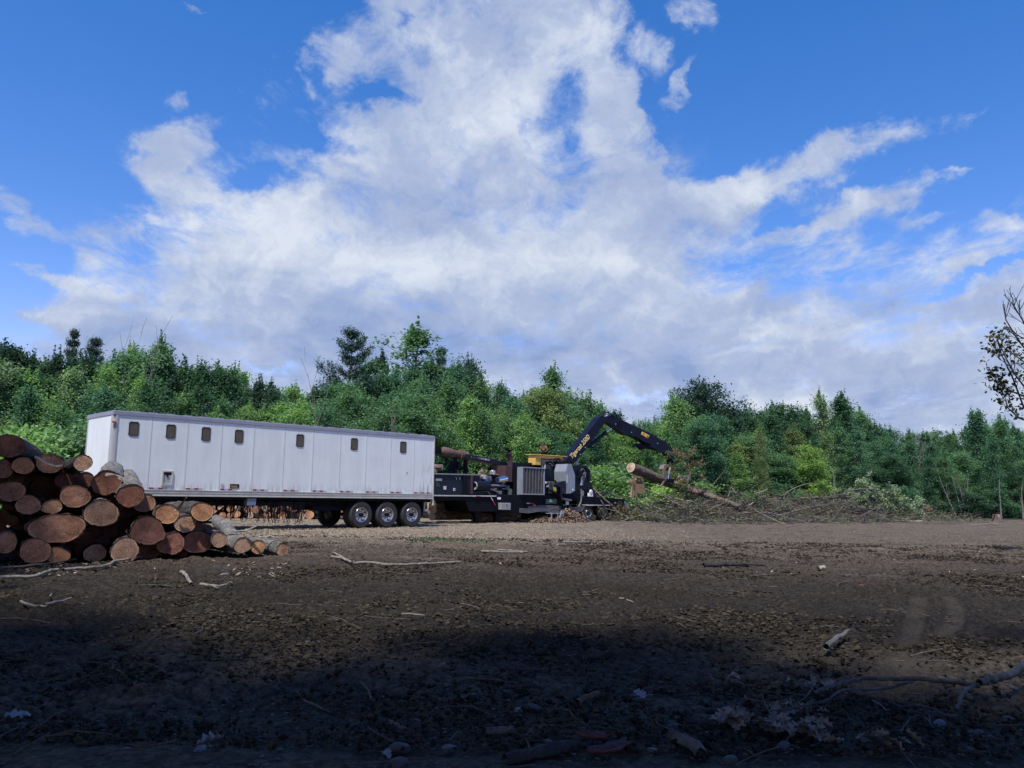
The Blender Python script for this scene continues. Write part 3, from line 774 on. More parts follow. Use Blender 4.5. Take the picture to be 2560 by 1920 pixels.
def branches(rs, p, d, L_, r, depth, out, spread=0.55, up=0.15, seg=5, kids=4, wob=0.12):
    p = np.array(p, float); d = np.array(d, float); d /= np.linalg.norm(d)
    q = [p.copy()]; c = d.copy()
    for i in range(seg):
        c = c+rs.normal(0, wob, 3)+np.array([0, 0, up*0.25]); c /= np.linalg.norm(c)
        q.append(q[-1]+c*L_/seg)
    out.append((np.array(q), [r*(1-0.75*i/seg) for i in range(seg+1)]))
    if depth <= 0: return
    for k in range(kids):
        s = 0.25+0.72*(k+rs.uniform(0, 0.8))/kids; i = min(int(s*seg), seg-1); f = s*seg-i
        pp = q[i]*(1-f)+q[i+1]*f
        dd = (q[i+1]-q[i]); dd /= np.linalg.norm(dd); side = np.cross(dd, rvec(rs, 1)[0]); side /= np.linalg.norm(side)+1e-9
        nd_ = dd*math.cos(spread)+side*math.sin(spread)*rs.uniform(0.8, 1.3)+np.array([0, 0, up])
        branches(rs, pp, nd_, L_*rs.uniform(0.4, 0.65)*(1.15-s*0.4), r*0.5*(1.1-s*0.3), depth-1, out, spread, up, 4, max(kids-1, 2), wob)
def branch_mesh(name, out, m, n=5, minr=0.004):
    tv, tf = join_tubes([tube_np(q, np.maximum(r, minr), n) for q, r in out])
    return np_mesh(name, tv, tf, [m], True)
def dead_tree(seed, H=11, kids=9, lean=(0, 0), spread=0.5, r=0.10):
    rs = np.random.RandomState(seed); out = []
    branches(rs, (0, 0, 0), (lean[0], lean[1], 1), H, r, 2, out, spread, 0.28, 8, kids, 0.035)
    out = [out[0]]+[(q[0]+(q-q[0])*0.62, rr) for q, rr in out[1:] if q[0][2] > H*0.3]
    return branch_mesh('trunk', out, 'bark_grey', 5, 0.009)

PROTO = {
    'oval': [make_tree(s, 10, 2.1, 0.05, 'oval', 58, 0.19, 190, 1, 0.75, 0.11, 7) for s in (1, 2, 3, 4)],
    'cone': [make_tree(s, 10, 2.3, 0.05, 'cone', 62, 0.18, 190, 0.9, 0.7, 0.10, 7) for s in (11, 12, 13)],
    'round': [make_tree(s, 10, 2.7, 0.16, 'round', 58, 0.20, 210, 1.05, 0.75, 0.14, 5) for s in (21, 22, 23)],
    'airy': [make_tree(s, 10, 1.9, 0.25, 'oval', 36, 0.19, 95, 0.8, 0.9, 0.09, 8) for s in (31, 32)],
    'bush': [make_tree(s, 3.2, 1.7, 0.02, 'round', 26, 0.19, 120, 0.8, 0.4, 0.05) for s in (41, 42, 43)],
}
PINES = [make_pine(51), make_pine(52, 12, 2.1, 0.15, 15, -0.2), make_pine(53, 12, 3.2, 0.25, 10, 0.0)]
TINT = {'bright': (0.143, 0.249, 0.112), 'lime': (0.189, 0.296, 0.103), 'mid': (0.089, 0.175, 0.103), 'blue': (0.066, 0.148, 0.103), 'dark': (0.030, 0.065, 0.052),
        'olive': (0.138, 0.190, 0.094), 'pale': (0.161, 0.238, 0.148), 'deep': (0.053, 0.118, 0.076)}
WORD = {'bright': 'bright green', 'lime': 'yellow-green', 'mid': 'mid green', 'blue': 'blue-green', 'dark': 'dark', 'olive': 'olive', 'pale': 'pale silvery green', 'deep': 'deep green'}
ZONES = [(40, 'over the log pile at the far left edge'), (100, 'over the log pile near the left edge'), (160, 'above the topmost big log'), (215, 'just left of the white trailer'), (285, "above the white trailer's front corner"),
         (350, "above the trailer's first window"), (395, "right of the trailer's first window"), (450, "above the trailer's second window"), (505, "above the trailer's third window"), (560, "between the trailer's third and fourth windows"), (625, "above the trailer's fourth window"),
         (690, "above the trailer's middle"), (740, "left of the trailer's fifth window"), (800, "above the trailer's fifth window"), (850, "left of the trailer's sixth window"), (920, "above the trailer's sixth window"), (975, "left of the trailer's last window"),
         (1035, "above the trailer's last window"), (1090, "above the trailer's rear corner"), (1140, 'above the chipper spout tip'), (1190, 'above the chipper spout'), (1245, 'above the air cleaners'), (1295, 'above the exhaust box'), (1345, 'above the grey grille'),
         (1400, 'above the yellow cab'), (1450, 'left of the lettered boom'), (1500, 'behind the boom elbow'), (1555, 'right of the boom elbow'), (1610, 'behind the yellow boom label'), (1665, 'above the rusty plank frame'),
         (1720, 'behind the grapple'), (1775, 'right of the grapple'), (1830, 'above the leafy end of the lifted trunk'), (1890, 'above the low end of the lifted trunk'), (1950, 'above the middle of the brush heap'), (2010, 'left of the slim bare-stemmed tree'),
         (2070, 'behind the slim bare-stemmed tree'), (2130, 'above the felled leafy limb'), (2190, 'above the right end of the felled limb'), (2250, 'just right of the brush heap'), (2310, 'left of the leaning pale stem'), (2370, 'behind the leaning pale stems'),
         (2430, 'right of the leaning pale stems'), (2490, 'near the right edge'), (2700, 'at the right edge')]
def zone(px):
    for a, s in ZONES:
        if px <= a: return s
    return ZONES[-1][1]
SKYL = [(-200, 820), (0, 836), (60, 850), (120, 846), (205, 868), (260, 852), (330, 862), (370, 850), (440, 885), (520, 886), (600, 900), (650, 936), (710, 945), (790, 935), (860, 930), (930, 905), (1000, 900),
        (1060, 880), (1110, 885), (1165, 890), (1220, 925), (1270, 945), (1300, 968), (1340, 950), (1385, 935), (1430, 970), (1500, 992), (1545, 1008), (1570, 1034), (1600, 1046), (1640, 1020), (1700, 998),
        (1770, 985), (1820, 995), (1850, 1015), (1930, 992), (1990, 1012), (2060, 1003), (2110, 992), (2160, 1010), (2200, 1050), (2260, 1066), (2350, 1070), (2430, 1050), (2480, 1040), (2560, 1056), (2800, 1050)]
def skyline(px): return float(np.interp(px, [a for a, _ in SKYL], [b for _, b in SKYL]))
def depth0(px): return float(np.interp(px, [-200, 0, 700, 1300, 1800, 2100, 2800], [42, 44, 50, 60, 70, 77, 82]))
TREES = []      # (object, row, px)
USED = set()
ROWN = {0: 'front row', 1: 'second row', 2: 'third row', 3: 'back row', 4: 'understorey'}
def plant(px, Y, top_px, kind, tint, row, widen=1.0, name=None, label=None, variant=None, conifer=False, group=None):
    base = at_y(px, 1250, Y); z0 = g(base.x, base.y)-0.08
    d = ray(px, top_px); ztop = CAMP.z+Y*d.z/d.y
    H = ztop-z0
    if conifer:
        i = variant if variant is not None else rnd.randrange(3); tm, cm = PINES[i]; H0 = 12.0
    else:
        L_ = PROTO[kind]; i = variant if variant is not None else rnd.randrange(len(L_)); tm, cm = L_[i]; H0 = 3.2 if kind == 'bush' else 10.6
    s = H/H0; key = (tm.name)
    nm = name or ('pine_tree' if conifer else 'bush' if kind == 'bush' else 'tree')
    e = empty(nm, (base.x, base.y, z0), rnd.uniform(0, 6.28))
    sx = s*widen*(0.55+0.45/max(s, 0.5))
    e.scale = (sx, sx, s)
    t = link('trunk', tm, e); c = link('crown', cm, e)
    k = rnd.uniform(0.88, 1.13)
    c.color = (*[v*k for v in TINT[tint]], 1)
    if label: tag(e, label, 'conifer' if conifer else 'bush' if kind == 'bush' else 'tree', group)
    else:
        TREES.append([e, row, px, WORD[tint], 'pine' if conifer else 'bush' if kind == 'bush' else 'tree'])
    return e
def zone_mix(px, row):
    r = rnd.random()
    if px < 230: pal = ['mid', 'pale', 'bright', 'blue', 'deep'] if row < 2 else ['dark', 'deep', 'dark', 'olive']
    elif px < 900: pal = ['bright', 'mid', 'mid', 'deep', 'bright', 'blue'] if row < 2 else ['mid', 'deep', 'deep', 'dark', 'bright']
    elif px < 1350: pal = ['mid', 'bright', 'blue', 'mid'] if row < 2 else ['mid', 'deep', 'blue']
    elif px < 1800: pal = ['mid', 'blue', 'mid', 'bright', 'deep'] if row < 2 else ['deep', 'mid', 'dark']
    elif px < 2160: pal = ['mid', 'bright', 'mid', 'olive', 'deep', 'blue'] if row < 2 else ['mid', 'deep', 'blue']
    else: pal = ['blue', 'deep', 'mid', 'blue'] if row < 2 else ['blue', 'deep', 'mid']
    return pal[rnd.randrange(len(pal))]
for row, (dY, frac, step, jit) in enumerate([(0, 0.60, 62, 0.20), (4.5, 0.80, 60, 0.10), (9.5, 0.955, 58, 0.03), (17, 0.90, 64, 0.06)]):
    px = -150+rnd.uniform(0, 30)
    while px < 2720:
        Y = depth0(px)+dY+rnd.uniform(-1.4, 1.4)
        hor = 1244.6+0.0136*(px-1280)
        fr = frac+rnd.uniform(-jit, jit)
        top = hor-(hor-skyline(px))*fr
        kind = rnd.choice(['oval', 'cone', 'oval', 'cone', 'airy', 'round'] if row < 2 else ['oval', 'round', 'cone', 'airy', 'oval'])
        if px > 2150 and row == 0: fr *= 0.9
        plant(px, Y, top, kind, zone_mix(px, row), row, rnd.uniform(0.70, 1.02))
        px += 0.80*step*rnd.uniform(0.75, 1.25)*(50/depth0(px))**0.35
# understorey bushes along the foot of the wood
px = -120
while px < 2700:
    Y = depth0(px)-2.3+rnd.uniform(-0.8, 0.8)
    if not (1000 < px < 1560 and rnd.random() < 0.3):
        hor = 1244.6+0.0136*(px-1280)
        hgt = rnd.uniform(1.2, 2.8)
        plant(px, Y, hor-(hgt-1.28)*F_PX/Y, 'bush', rnd.choice(['mid', 'deep', 'bright', 'blue']) if px < 2100 else rnd.choice(['deep', 'dark', 'blue']), 4, rnd.uniform(0.9, 1.5))
    px += rnd.uniform(45, 85)
# trees with a look of their own
A_ = 'tree'
plant(862, 72, 829, '', 'dark', 3, 1.05, None, 'tall dark pine with long side branches standing against the clouds above the fifth window', 2, True)
plant(1015, 70, 800, 'airy', 'mid', 3, 1.5, None, 'tallest loose-leaved tree of the skyline, sky showing through its crown', 0)
plant(1095, 71, 868, '', 'blue', 3, 0.7, None, 'thin dark pine just right of the tallest loose-leaved tree', 1, True)
plant(1168, 72, 884, 'round', 'dark', 3, 0.7, None, 'dark round-topped tree at the right end of the tall skyline group', 1)
plant(940, 71, 872, 'airy', 'dark', 3, 0.9, None, 'small dark thin-crowned tree between the big pine and the tallest tree', 1)
plant(150, 66, 824, '', 'dark', 3, 0.6, None, 'narrow pointed spruce on the left skyline', 1, True)
plant(207, 66, 846, '', 'dark', 3, 0.75, None, 'flat-topped dark pine on the left skyline beside the pointed spruce', 0, True)
plant(290, 58, 845, 'cone', 'lime', 2, 0.42, None, 'narrow yellow-green spire tree beside the bare dead tree', 0)
plant(388, 60, 832, 'cone', 'mid', 2, 0.9, None, 'dense pointed green tree right of the bare dead tree', 1)
plant(1376, 66, 904, 'cone', 'mid', 2, 1.0, None, 'tree with a thin leafy spire standing above the yellow cab', 2)
plant(1372, 65, 960, 'round', 'olive', 2, 0.9, None, 'olive rusty-leaved tree below the thin spire above the yellow cab', 0)
plant(1765, 76, 942, 'round', 'dark', 3, 1.0, None, 'big dark round tree that tops the wood right of the boom', 2)
plant(1700, 71, 982, 'oval', 'bright', 1, 1.0, None, 'bright green tree leaning on the big dark round tree', 3)
plant(2056, 84, 972, 'airy', 'pale', 2, 0.8, None, 'pale feathery tree with a narrow tip on the right skyline', 1)
plant(2118, 84, 978, 'cone', 'deep', 2, 1.15, None, 'deep green pointed tree beside the pale feathery one', 1)
plant(2440, 84, 1018, 'cone', 'blue', 2, 1.0, None, 'blue-green spire-topped tree near the right edge', 0)
plant(2500, 86, 1035, 'cone', 'mid', 2, 1.0, None, 'green cone-shaped tree right of the blue-green spire', 1)
plant(2035, 73, 1105, 'oval', 'lime', 0, 1.0, None, 'yellow-green tree whose pale slim stem stands bare near the brush heap', 2)
plant(1850, 68, 1125, 'cone', 'bright', 0, 0.8, None, 'bright green sapling tree right of the grapple', 2)
plant(1905, 69, 1060, 'oval', 'olive', 0, 0.35, None, 'tall thin stem wrapped in yellowing vine leaves', 0)
plant(1500, 58, 1172, 'bush', 'bright', 4, 1.5, None, 'bright green mounded bush behind the loader turntable', 0)
plant(1660, 60, 1212, 'bush', 'lime', 4, 1.2, None, 'small yellow-green bush below the lifted trunk', 1)
plant(200, 43, 1065, 'bush', 'mid', 4, 1.1, None, 'leafy green bush beside the trailer front', 2)
plant(20, 40, 1075, 'bush', 'bright', 4, 1.2, None, 'sunlit bright green bush at the left edge behind the logs', 1)
def stick_tree(px, Y, top, seed, label, lean=(0, 0), spread=0.5, kids=9, r=0.1, name='dead_tree'):
    base = at_y(px, 1250, Y); z0 = g(base.x, base.y)-0.05
    d = ray(px, top); H = CAMP.z+Y*d.z/d.y-z0
    o = link(name, dead_tree(seed, H/(1.2 if kids < 5 else 1.5), kids, lean, spread, r)); o.location = (base.x, base.y, z0)
    tag(o, label, 'tree')
stick_tree(338, 52, 782, 3, 'tall bare dead tree sticking out of the wood above the first window', (0.02, 0), 0.38, 6, 0.07)
stick_tree(292, 53, 828, 4, 'slim leafless stem just left of the tall bare dead tree', (0, 0), 0.4, 4, 0.05)
stick_tree(788, 47, 905, 5, 'slim bare grey stem standing in front of the leaves above the fifth window', (0, 0), 0.35, 4, 0.05)
stick_tree(960, 48, 985, 6, 'forked pale bare stem above the sixth window', (0.12, 0), 0.5, 8, 0.08)
stick_tree(2292, 84, 1048, 7, 'bare grey treetop on the right skyline', (0, 0), 0.5, 8, 0.09)
stick_tree(2328, 85, 1050, 8, 'second bare grey treetop, just right of the first on the skyline', (0, 0), 0.5, 8, 0.09)
stick_tree(2390, 75, 1165, 9, 'long pale stem leaning left at the edge of the wood', (-0.45, 0), 0.25, 3, 0.07)
stick_tree(2405, 76, 1170, 10, 'leftmost of the three thin pale stems growing from one foot', (-0.25, 0), 0.25, 3, 0.06)
stick_tree(2412, 76, 1172, 11, 'middle one of the three thin pale stems growing from one foot', (-0.12, 0), 0.25, 3, 0.06)
stick_tree(2420, 76, 1180, 12, 'rightmost of the three thin pale stems growing from one foot', (-0.03, 0), 0.25, 3, 0.06)
stick_tree(2093, 70, 1150, 13, 'straight slim pale stem rising behind the felled limb', (-0.08, 0), 0.2, 2, 0.09)
stick_tree(2500, 74, 1190, 14, 'straight pale stem near the right edge with a low stump beside it', (-0.05, 0), 0.2, 2, 0.10)
stick_tree(2555, 72, 1200, 15, 'tan stem cut by the right edge of the picture', (0.05, 0), 0.2, 2, 0.09)

# labels for the trees of the wood: tell them apart by what they stand above
from collections import defaultdict
def finish_tree_labels():
    by = defaultdict(list)
    for e in TREES: by[(e[1], zone(e[2]), e[3], e[4])].append(e)
    for (row, zn, word, what), L_ in by.items():
        L_.sort(key=lambda e: e[2])
        for i, e in enumerate(L_):
            pre = '' if len(L_) == 1 else ['left ', 'right ', 'far right ', 'outermost '][min(i, 3)] if len(L_) < 4 else ''
            rn = 'low' if row == 4 else ROWN[row]
            lab = f'{pre}{word} {what}, {rn}, {zn}'
            if len(lab.split()) > 16: lab = lab.replace(' of the picture', '').replace(' the ', ' ')
            tag(e[0], lab, what if what != 'pine' else 'conifer', 'bushes at the foot of the wood' if row == 4 else 'trees of the wood behind the clearing')
finish_tree_labels()

# shade trees: unseen, added out of view to shade the near ground and log pile
def shade_tree(x, y, H, w, label, kind='round'):
    e = empty('shade_tree', (x, y, g(x, y)-0.1), rnd.uniform(0, 6)); tm, cm = PROTO[kind][rnd.randrange(2)]
    s = H/10.6; e.scale = (s*w, s*w, s)
    link('trunk', tm, e); c = link('crown', cm, e); c.color = (*TINT['deep'], 1)
    tag(e, label, 'tree', 'unseen trees added to shade the foreground and log pile')
for i, (x, y, H, w) in enumerate([(-13.0, 6.6, 14, 1.0), (-14.0, 10.4, 15, 1.0), (-15.5, 9.0, 15, 1.1), (-14, 1.5, 17, 1.0), (-18, 14, 13, 1.0)]):
    shade_tree(x, y, H, w, 'unseen green shade tree added left of the viewer, outside the picture')
for i, (x, y, H, w) in enumerate([(-12, -6.0, 22, 1.3), (-8.5, -4.5, 21, 1.3), (-5.5, -6.5, 22, 1.3), (-2.5, -5.0, 22, 1.3), (0.5, -6.5, 22, 1.3), (3.5, -5.0, 21, 1.3), (6.5, -6.5, 21, 1.3), (9.5, -4.0, 21, 1.3), (7.5, -2.6, 22, 1.0), (10.5, -2.0, 21, 1.1), (-7, -9.5, 22, 1.3), (-1, -9.5, 22, 1.3), (5, -9.5, 22, 1.3), (-4, -3.0, 23, 1.0), (3, -3.2, 22, 1.0), (-9, -2.5, 22, 1.0)]):
    shade_tree(x, y, H, w, 'unseen thin-crowned shade tree added behind the viewer, outside the picture', 'airy')

# near tree at the right edge: trunk outside the frame, thin boughs reach in
def right_tree():
    rs = np.random.RandomState(5)
    e = empty('tree', (15.6, 22.0, g(15.6, 22)-0.05)); tag(e, 'half-bare tree reaching thin boughs with sparse brown-green leaves in from the right edge', 'tree')
    out = [(np.array([[0, 0, 0], [0.05, 0, 1.5], [0, 0, 3.0], [0.1, 0, 4.6], [0.2, 0.1, 6.0], [0.2, 0, 7.5]]), [0.17, 0.15, 0.13, 0.11, 0.08, 0.04])]
    leaves = []
    org = Vector((15.6, 22.0, g(15.6, 22)-0.05))
    def P(px, py, Y=22): v = at_y(px, py, Y)-org; return np.array(v)
    Q = [[(2640, 960), (2590, 905), (2545, 850), (2515, 800), (2507, 760)], [(2650, 900), (2600, 850), (2555, 845), (2520, 820)], [(2640, 1000), (2575, 985), (2540, 940), (2512, 890), (2492, 845)],
         [(2650, 1050), (2560, 1020), (2530, 940), (2505, 890), (2490, 840)], [(2640, 1060), (2560, 990), (2520, 975), (2495, 960), (2483, 948)], [(2640, 860), (2575, 830), (2550, 790), (2548, 750)],
         [(2650, 1070), (2548, 1045), (2520, 1020), (2512, 990)], [(2660, 930), (2600, 880), (2556, 800), (2530, 755)], [(2660, 990), (2600, 960), (2560, 905), (2510, 868)]]
    for k in range(9):      # boughs on the side away from the picture
        sub = []; a = rs.uniform(-1.6, 1.6); z0 = 1.9+0.55*k
        branches(rs, (0.1, 0, z0), (math.cos(a), math.sin(a), 0.9), rs.uniform(1.6, 2.8), 0.045, 2, sub, 0.5, 0.25, 5, 4, 0.1); out += sub
        for qq, _ in sub:
            if rs.rand() < 0.5: leaves.append(qq[-1]+rs.normal(size=(6, 3))*0.12)
    for i, q in enumerate(Q):
        pts = np.array([P(*a, Y=22+0.5*math.sin(i*2.1)) for a in q])
        pts[0] = [0.1, 0, pts[0][2]*0.9]
        out.append((pts, np.linspace(0.035, 0.009, len(pts))))
        for k in range(5):
            s = rs.uniform(0.35, 0.95)*(len(pts)-1); j = int(s); p = pts[j]*(1-s+j)+pts[j+1]*(s-j)
            d = pts[j+1]-pts[j]; d /= np.linalg.norm(d)
            sub = []; branches(rs, p, d+rvec(rs, 1)[0]*0.6+np.array([0, 0, 0.3]), rs.uniform(0.3, 0.7), 0.012, 1, sub, 0.5, 0.2, 4, 2, 0.1); out += sub
            if i in (2, 3, 4, 6, 8):
                for qq, _ in sub:
                    c = qq[-1]; leaves.append(c+rs.normal(size=(6, 3))*0.10)
        if i in (3, 4, 6):
            for s in np.linspace(1.0, len(pts)-1.2, 8):
                j = int(s); p = pts[j]*(1-s+j)+pts[j+1]*(s-j); leaves.append(p+rs.normal(size=(7, 3))*0.15)
    link('trunk', branch_mesh('trunk', out, 'bark_dark', 5, 0.006), e)
    lv, lf = leaf_quads(np.concatenate(leaves), 0.12, rs, 0.2, 1.6)
    c = link('crown', np_mesh('crown', lv, lf, ['leaves']), e); c.color = (0.045, 0.050, 0.028, 1)
right_tree()

# ================================================================== WHITE BOX TRAILER
T = Frame((-12.83, 26.0), 0.7758)
TL, TW, ZR, ZT = 13.32, 2.59, 1.182, 3.917
def wheel_parts(r=0.52, wd=0.26, rim=0.30, mt='tyre', mr='steel'):
    """meshes centred on the hub, outer face towards -y"""
    b = MB(); prof = [(rim*0.98, 0.02), (rim*1.06, -0.012), (r*0.90, -0.015), (r*0.97, 0.02), (r, 0.05), (r, wd-0.05), (r*0.97, wd-0.02), (r*0.9, wd), (rim, wd-0.01), (rim*0.98, 0.02)]
    b.lathe(prof, (0, 0, 0), 0, 40)
    for k in range(40):     # shoulder lugs
        a = 2*math.pi*k/40
        p = Vector((math.cos(a)*r, 0, math.sin(a)*r)); q = p*1.014
        t = Vector((-math.sin(a), 0, math.cos(a)))*0.022
        vs = [p-t+Vector((0, .045, 0)), p+t+Vector((0, .045, 0)), p+t+Vector((0, wd-.045, 0)), p-t+Vector((0, wd-.045, 0))]
        vs2 = [v*1.0+Vector((p.x, 0, p.z))*0.018 for v in vs]
        b.add(vs+vs2, [(4, 5, 6, 7), (0, 1, 5, 4), (1, 2, 6, 5), (2, 3, 7, 6), (3, 0, 4, 7)])
    ty = b.build('tyre', mt, None, True)
    c = MB()
    c.lathe([(rim, 0.0), (rim*0.97, -0.012), (rim*0.90, 0.0), (rim*0.87, 0.05), (rim*0.80, 0.085), (rim*0.55, 0.095), (rim*0.50, 0.06), (rim*0.30, 0.055), (0.001, 0.055)], (0, 0, 0), 0, 36)
    for k in range(8):
        a = 2*math.pi*(k+0.5)/8; x, z = math.cos(a)*rim*0.70, math.sin(a)*rim*0.70
        c.lathe([(rim*0.105, 0.078), (0.0005, 0.078)], (x, 0, z), 1, 12)
    ri = c.build('rim', [mr, 'black_frame'], None, True)
    d = MB(); d.lathe([(rim*0.30, 0.06), (rim*0.29, -0.02), (rim*0.22, -0.05), (0.0005, -0.055)], (0, 0, 0), 0, 20)
    for k in range(10):
        a = 2*math.pi*k/10; x, z = math.cos(a)*rim*0.44, math.sin(a)*rim*0.44
        d.lathe([(0.018, 0.06), (0.018, 0.015), (0.0005, 0.01)], (x, 0, z), 0, 6)
    hu = d.build('hub', 'black_frame', None, True)
    return [ty, ri, hu]
def copy_parts(parts, parent):
    for p in parts:
        c = p.copy(); COL.objects.link(c); c.parent = parent
def drop(parts):
    for p in parts: bpy.data.objects.remove(p)
def add_wheel(parts, parent, s, w, z, flip=False):
    e = empty('wheel', (s, w, z)); e.parent = parent
    if flip: e.rotation_euler = (0, 0, math.pi)
    copy_parts(parts, e)

def trailer():
    root = empty('box_trailer', T.o, T.h)
    tag(root, 'long white box trailer with seven small dark windows, parked on rear axles', 'trailer')
    z0, z1 = ZR+0.20, ZT-0.15
    b = MB(); b.box((0.07, 0.02, z0), (TL-0.06, TW-0.02, z1))
    b.box((0.02, 0.07, z0), (0.07, TW-0.07, z1))
    # sheet laps and rivets of the skin
    for k in range(1, 11):
        s = k*1.2192; b.box((s-0.03, 0.0165, z0), (s+0.03, 0.0199, z1))
    for k in (1,): b.box((0.013, TW*0.5-0.02, z0), (0.0199, TW*0.5+0.02, z1))
    
    b.build('body', 'white_skin', root)
    b = MB()
    for k in range(1, 11): b.box((k*1.2192+0.0305, 0.0165, z0), (k*1.2192+0.042, 0.0199, z1))
    b.build('seams', 'hatch_inner', root)
    rv = MB()
    def rivet(s, z, y=0.02, r=0.0075):
        rv.add([(s-r, y, z), (s, y, z-r), (s+r, y, z), (s, y, z+r), (s, y-0.005, z)], [(0, 1, 4), (1, 2, 4), (2, 3, 4), (3, 0, 4)])
    for k in range(11):
        for ds in (0.0, 0.30, 0.61, 0.91):
            n = 34 if ds == 0 else 15
            if k == 0 and ds == 0: continue
            for i in range(n): rivet(k*1.2192+ds, z0+0.05+(z1-z0-0.1)*i/(n-1), 0.013 if ds == 0 else 0.02)
    for i in range(48): rivet(0.155, z0+0.04+(z1-z0-0.08)*i/47, 0.02, 0.010)
    rv.build('rivets', 'rail_grey', root)
    # roof: cap rail with raised bows
    b = MB(); b.box((0, -0.005, z1), (TL, TW+0.005, ZT-0.02)); b.box((0.01, 0.02, ZT-0.02), (TL-0.01, TW-0.02, ZT))
    b.build('roof_rail', 'roof_grey', root, False, 0.012)
    b = MB()
    for k in range(22): b.box((0.6+k*0.575, 0.05, ZT), (0.85+k*0.575, TW-0.05, ZT+0.022))
    b.build('roof_bows', 'roof_grey', root)
    # rounded front corner posts
    for w, nm in ((0, 1), (TW, -1)):
        b = MB(); poly = []
        R_ = 0.15
        for i in range(9):
            a = math.pi+i*math.pi/16; poly.append((R_+R_*math.cos(a)-0.006, (R_+R_*math.sin(a))-0.006))
        poly = [(-0.006, 0.16)]+poly+[(0.15, -0.006), (0.15, 0.03), (0.03, 0.15)]
        v = [(x, (y if nm == 1 else TW-y), z) for z in (ZR, z1) for x, y in poly]; n = len(poly)
        b.add(v, [tuple(range(n)), tuple(range(2*n-1, n-1, -1))]+[(i, (i+1) % n, (i+1) % n+n, i+n) for i in range(n)])
        b.build('corner_post', 'post_grey', root, True)
    b = MB(); b.box((TL-0.06, -0.008, ZR), (TL, TW+0.008, z1)); b.build('rear_frame', 'rail_grey', root, False, 0.01)
    # bottom rail with ribs
    b = MB(); b.box((0.15, -0.002, ZR), (TL-0.06, 0.06, z0)); b.box((0.15, TW-0.06, ZR), (TL-0.06, TW+0.002, z0)); b.box((0.02, 0.15, ZR), (0.06, TW-0.15, z0)); b.box((0.15, -0.012, ZR+0.105), (TL-0.06, -0.002, ZR+0.118)); b.box((0.15, -0.014, z0-0.012), (TL-0.06, -0.002, z0+0.006)); b.box((0.15, -0.014, ZR), (TL-0.06, -0.002, ZR+0.014))
    k = 0.3
    while k < TL-0.2:
        b.box((k, -0.010, ZR+0.014), (k+0.012, -0.002, ZR+0.104)); k += 0.305/2*1.0
    b.build('bottom_rail', 'rail_grey', root)
    # windows
    cen = [Z7(635, 378), Z7(1015, 405), Z7(1375, 430), Z7(1713, 455), Z2(210, 587), Z2(773, 623), Z2(1280, 656)]
    def rrect(cx, cz, w, h, r, n=5):
        P_ = []
        for qx, qz, a0 in ((1, -1, -90), (1, 1, 0), (-1, 1, 90), (-1, -1, 180)):
            for i in range(n+1):
                a = R(a0+90*i/n); P_.append((cx+qx*(w/2-r)+r*math.cos(a), cz+qz*(h/2-r)+r*math.sin(a)))
        return P_
    for c in cen:
        s, z = T.pix(*c); f = MB(); o, i = rrect(s, z, 0.315, 0.475, 0.085), rrect(s, z, 0.285, 0.445, 0.07); n = len(o)
        vs = [(p[0], 0.004, p[1]) for p in o]+[(p[0], 0.004, p[1]) for p in i]+[(p[0], 0.02, p[1]) for p in o]+[(p[0], 0.03, p[1]) for p in i]
        fs = [(j, (j+1) % n, n+(j+1) % n, n+j) for j in range(n)]+[(j, 2*n+j, 2*n+(j+1) % n, (j+1) % n) for j in range(n)]+[(n+j, n+(j+1) % n, 3*n+(j+1) % n, 3*n+j) for j in range(n)]
        f.add(vs, fs); fo = f.build('window', 'gasket', root)
        p = MB(); p.add([(q[0], 0.014, q[1]) for q in i], [tuple(range(n))]); p.build('pane', 'window_dark', fo)
        sc = MB()
        for j in range(0, n, 2):
            a = o[j]; x_, z_ = s+(a[0]-s)*1.10, z+(a[1]-z)*1.07; sc.box((x_-0.007, 0.012, z_-0.007), (x_+0.007, 0.0198, z_+0.007))
        sc.build('screws', 'rust_steel', fo)
    # hatch
    s0, zt = T.pix(*Z7(925, 803)); s1, zb = T.pix(*Z7(1028, 958))
    b = MB(); t = 0.05
    for a_, c_ in (((s0, zb), (s1, zb+t)), ((s0, zt-t), (s1, zt)), ((s0, zb+t), (s0+t, zt-t)), ((s1-t, zb+t), (s1, zt-t))): b.box((a_[0], -0.014, a_[1]), (c_[0], 0.0198, c_[1]))
    h = b.build('hatch', 'rail_grey', root)
    b = MB(); b.box((s0+t, 0.012, zb+t), (s1-t, 0.0197, zt-t)); b.build('panel', 'hatch_inner', h)
    b = MB(); b.box((s0+t, 0.008, zt-t-0.09), (s1-t, 0.0119, zt-t)); b.box(((s0+s1)/2-0.03, -0.01, zt-t-0.16), ((s0+s1)/2+0.03, 0.0078, zt-t-0.09)); b.build('latch', 'gasket', h)
    # reflective tape, dashes of red and white
    tp = [(Z7(790, 970), Z7(980, 974)), (Z7(1167, 979), Z7(1342, 985)), (Z7(1520, 988), Z7(1685, 992)), (Z7(1852, 995), Z7(2010, 998)), (Z8(2085, 177), Z2(40, 1096)),
          (Z2(37, 1096), Z2(188, 1099)), (Z2(340, 1101), Z2(482, 1104)), (Z2(622, 1106), Z2(758, 1109)), (Z2(893, 1111), Z2(1022, 1113)), (Z2(1148, 1115), Z2(1270, 1116)), (Z2(1390, 1118), Z2(1592, 1121))]
    for i, (p, q) in enumerate(tp):
        if i == 4: continue
        a_, za = T.pix(*p); c_, zc = T.pix(*q); zm = z0+0.055; n = 4 if i < 10 else 6
        rb = MB()
        for j in range(n):
            x0, x1 = a_+(c_-a_)*j/n, a_+(c_-a_)*(j+1)/n
            rb.box((x0, 0.009, zm-0.025), (x1, 0.0127, zm+0.025), j % 2)
        rb.build('reflective_tape', ['red_tape', 'white_tape'], root)
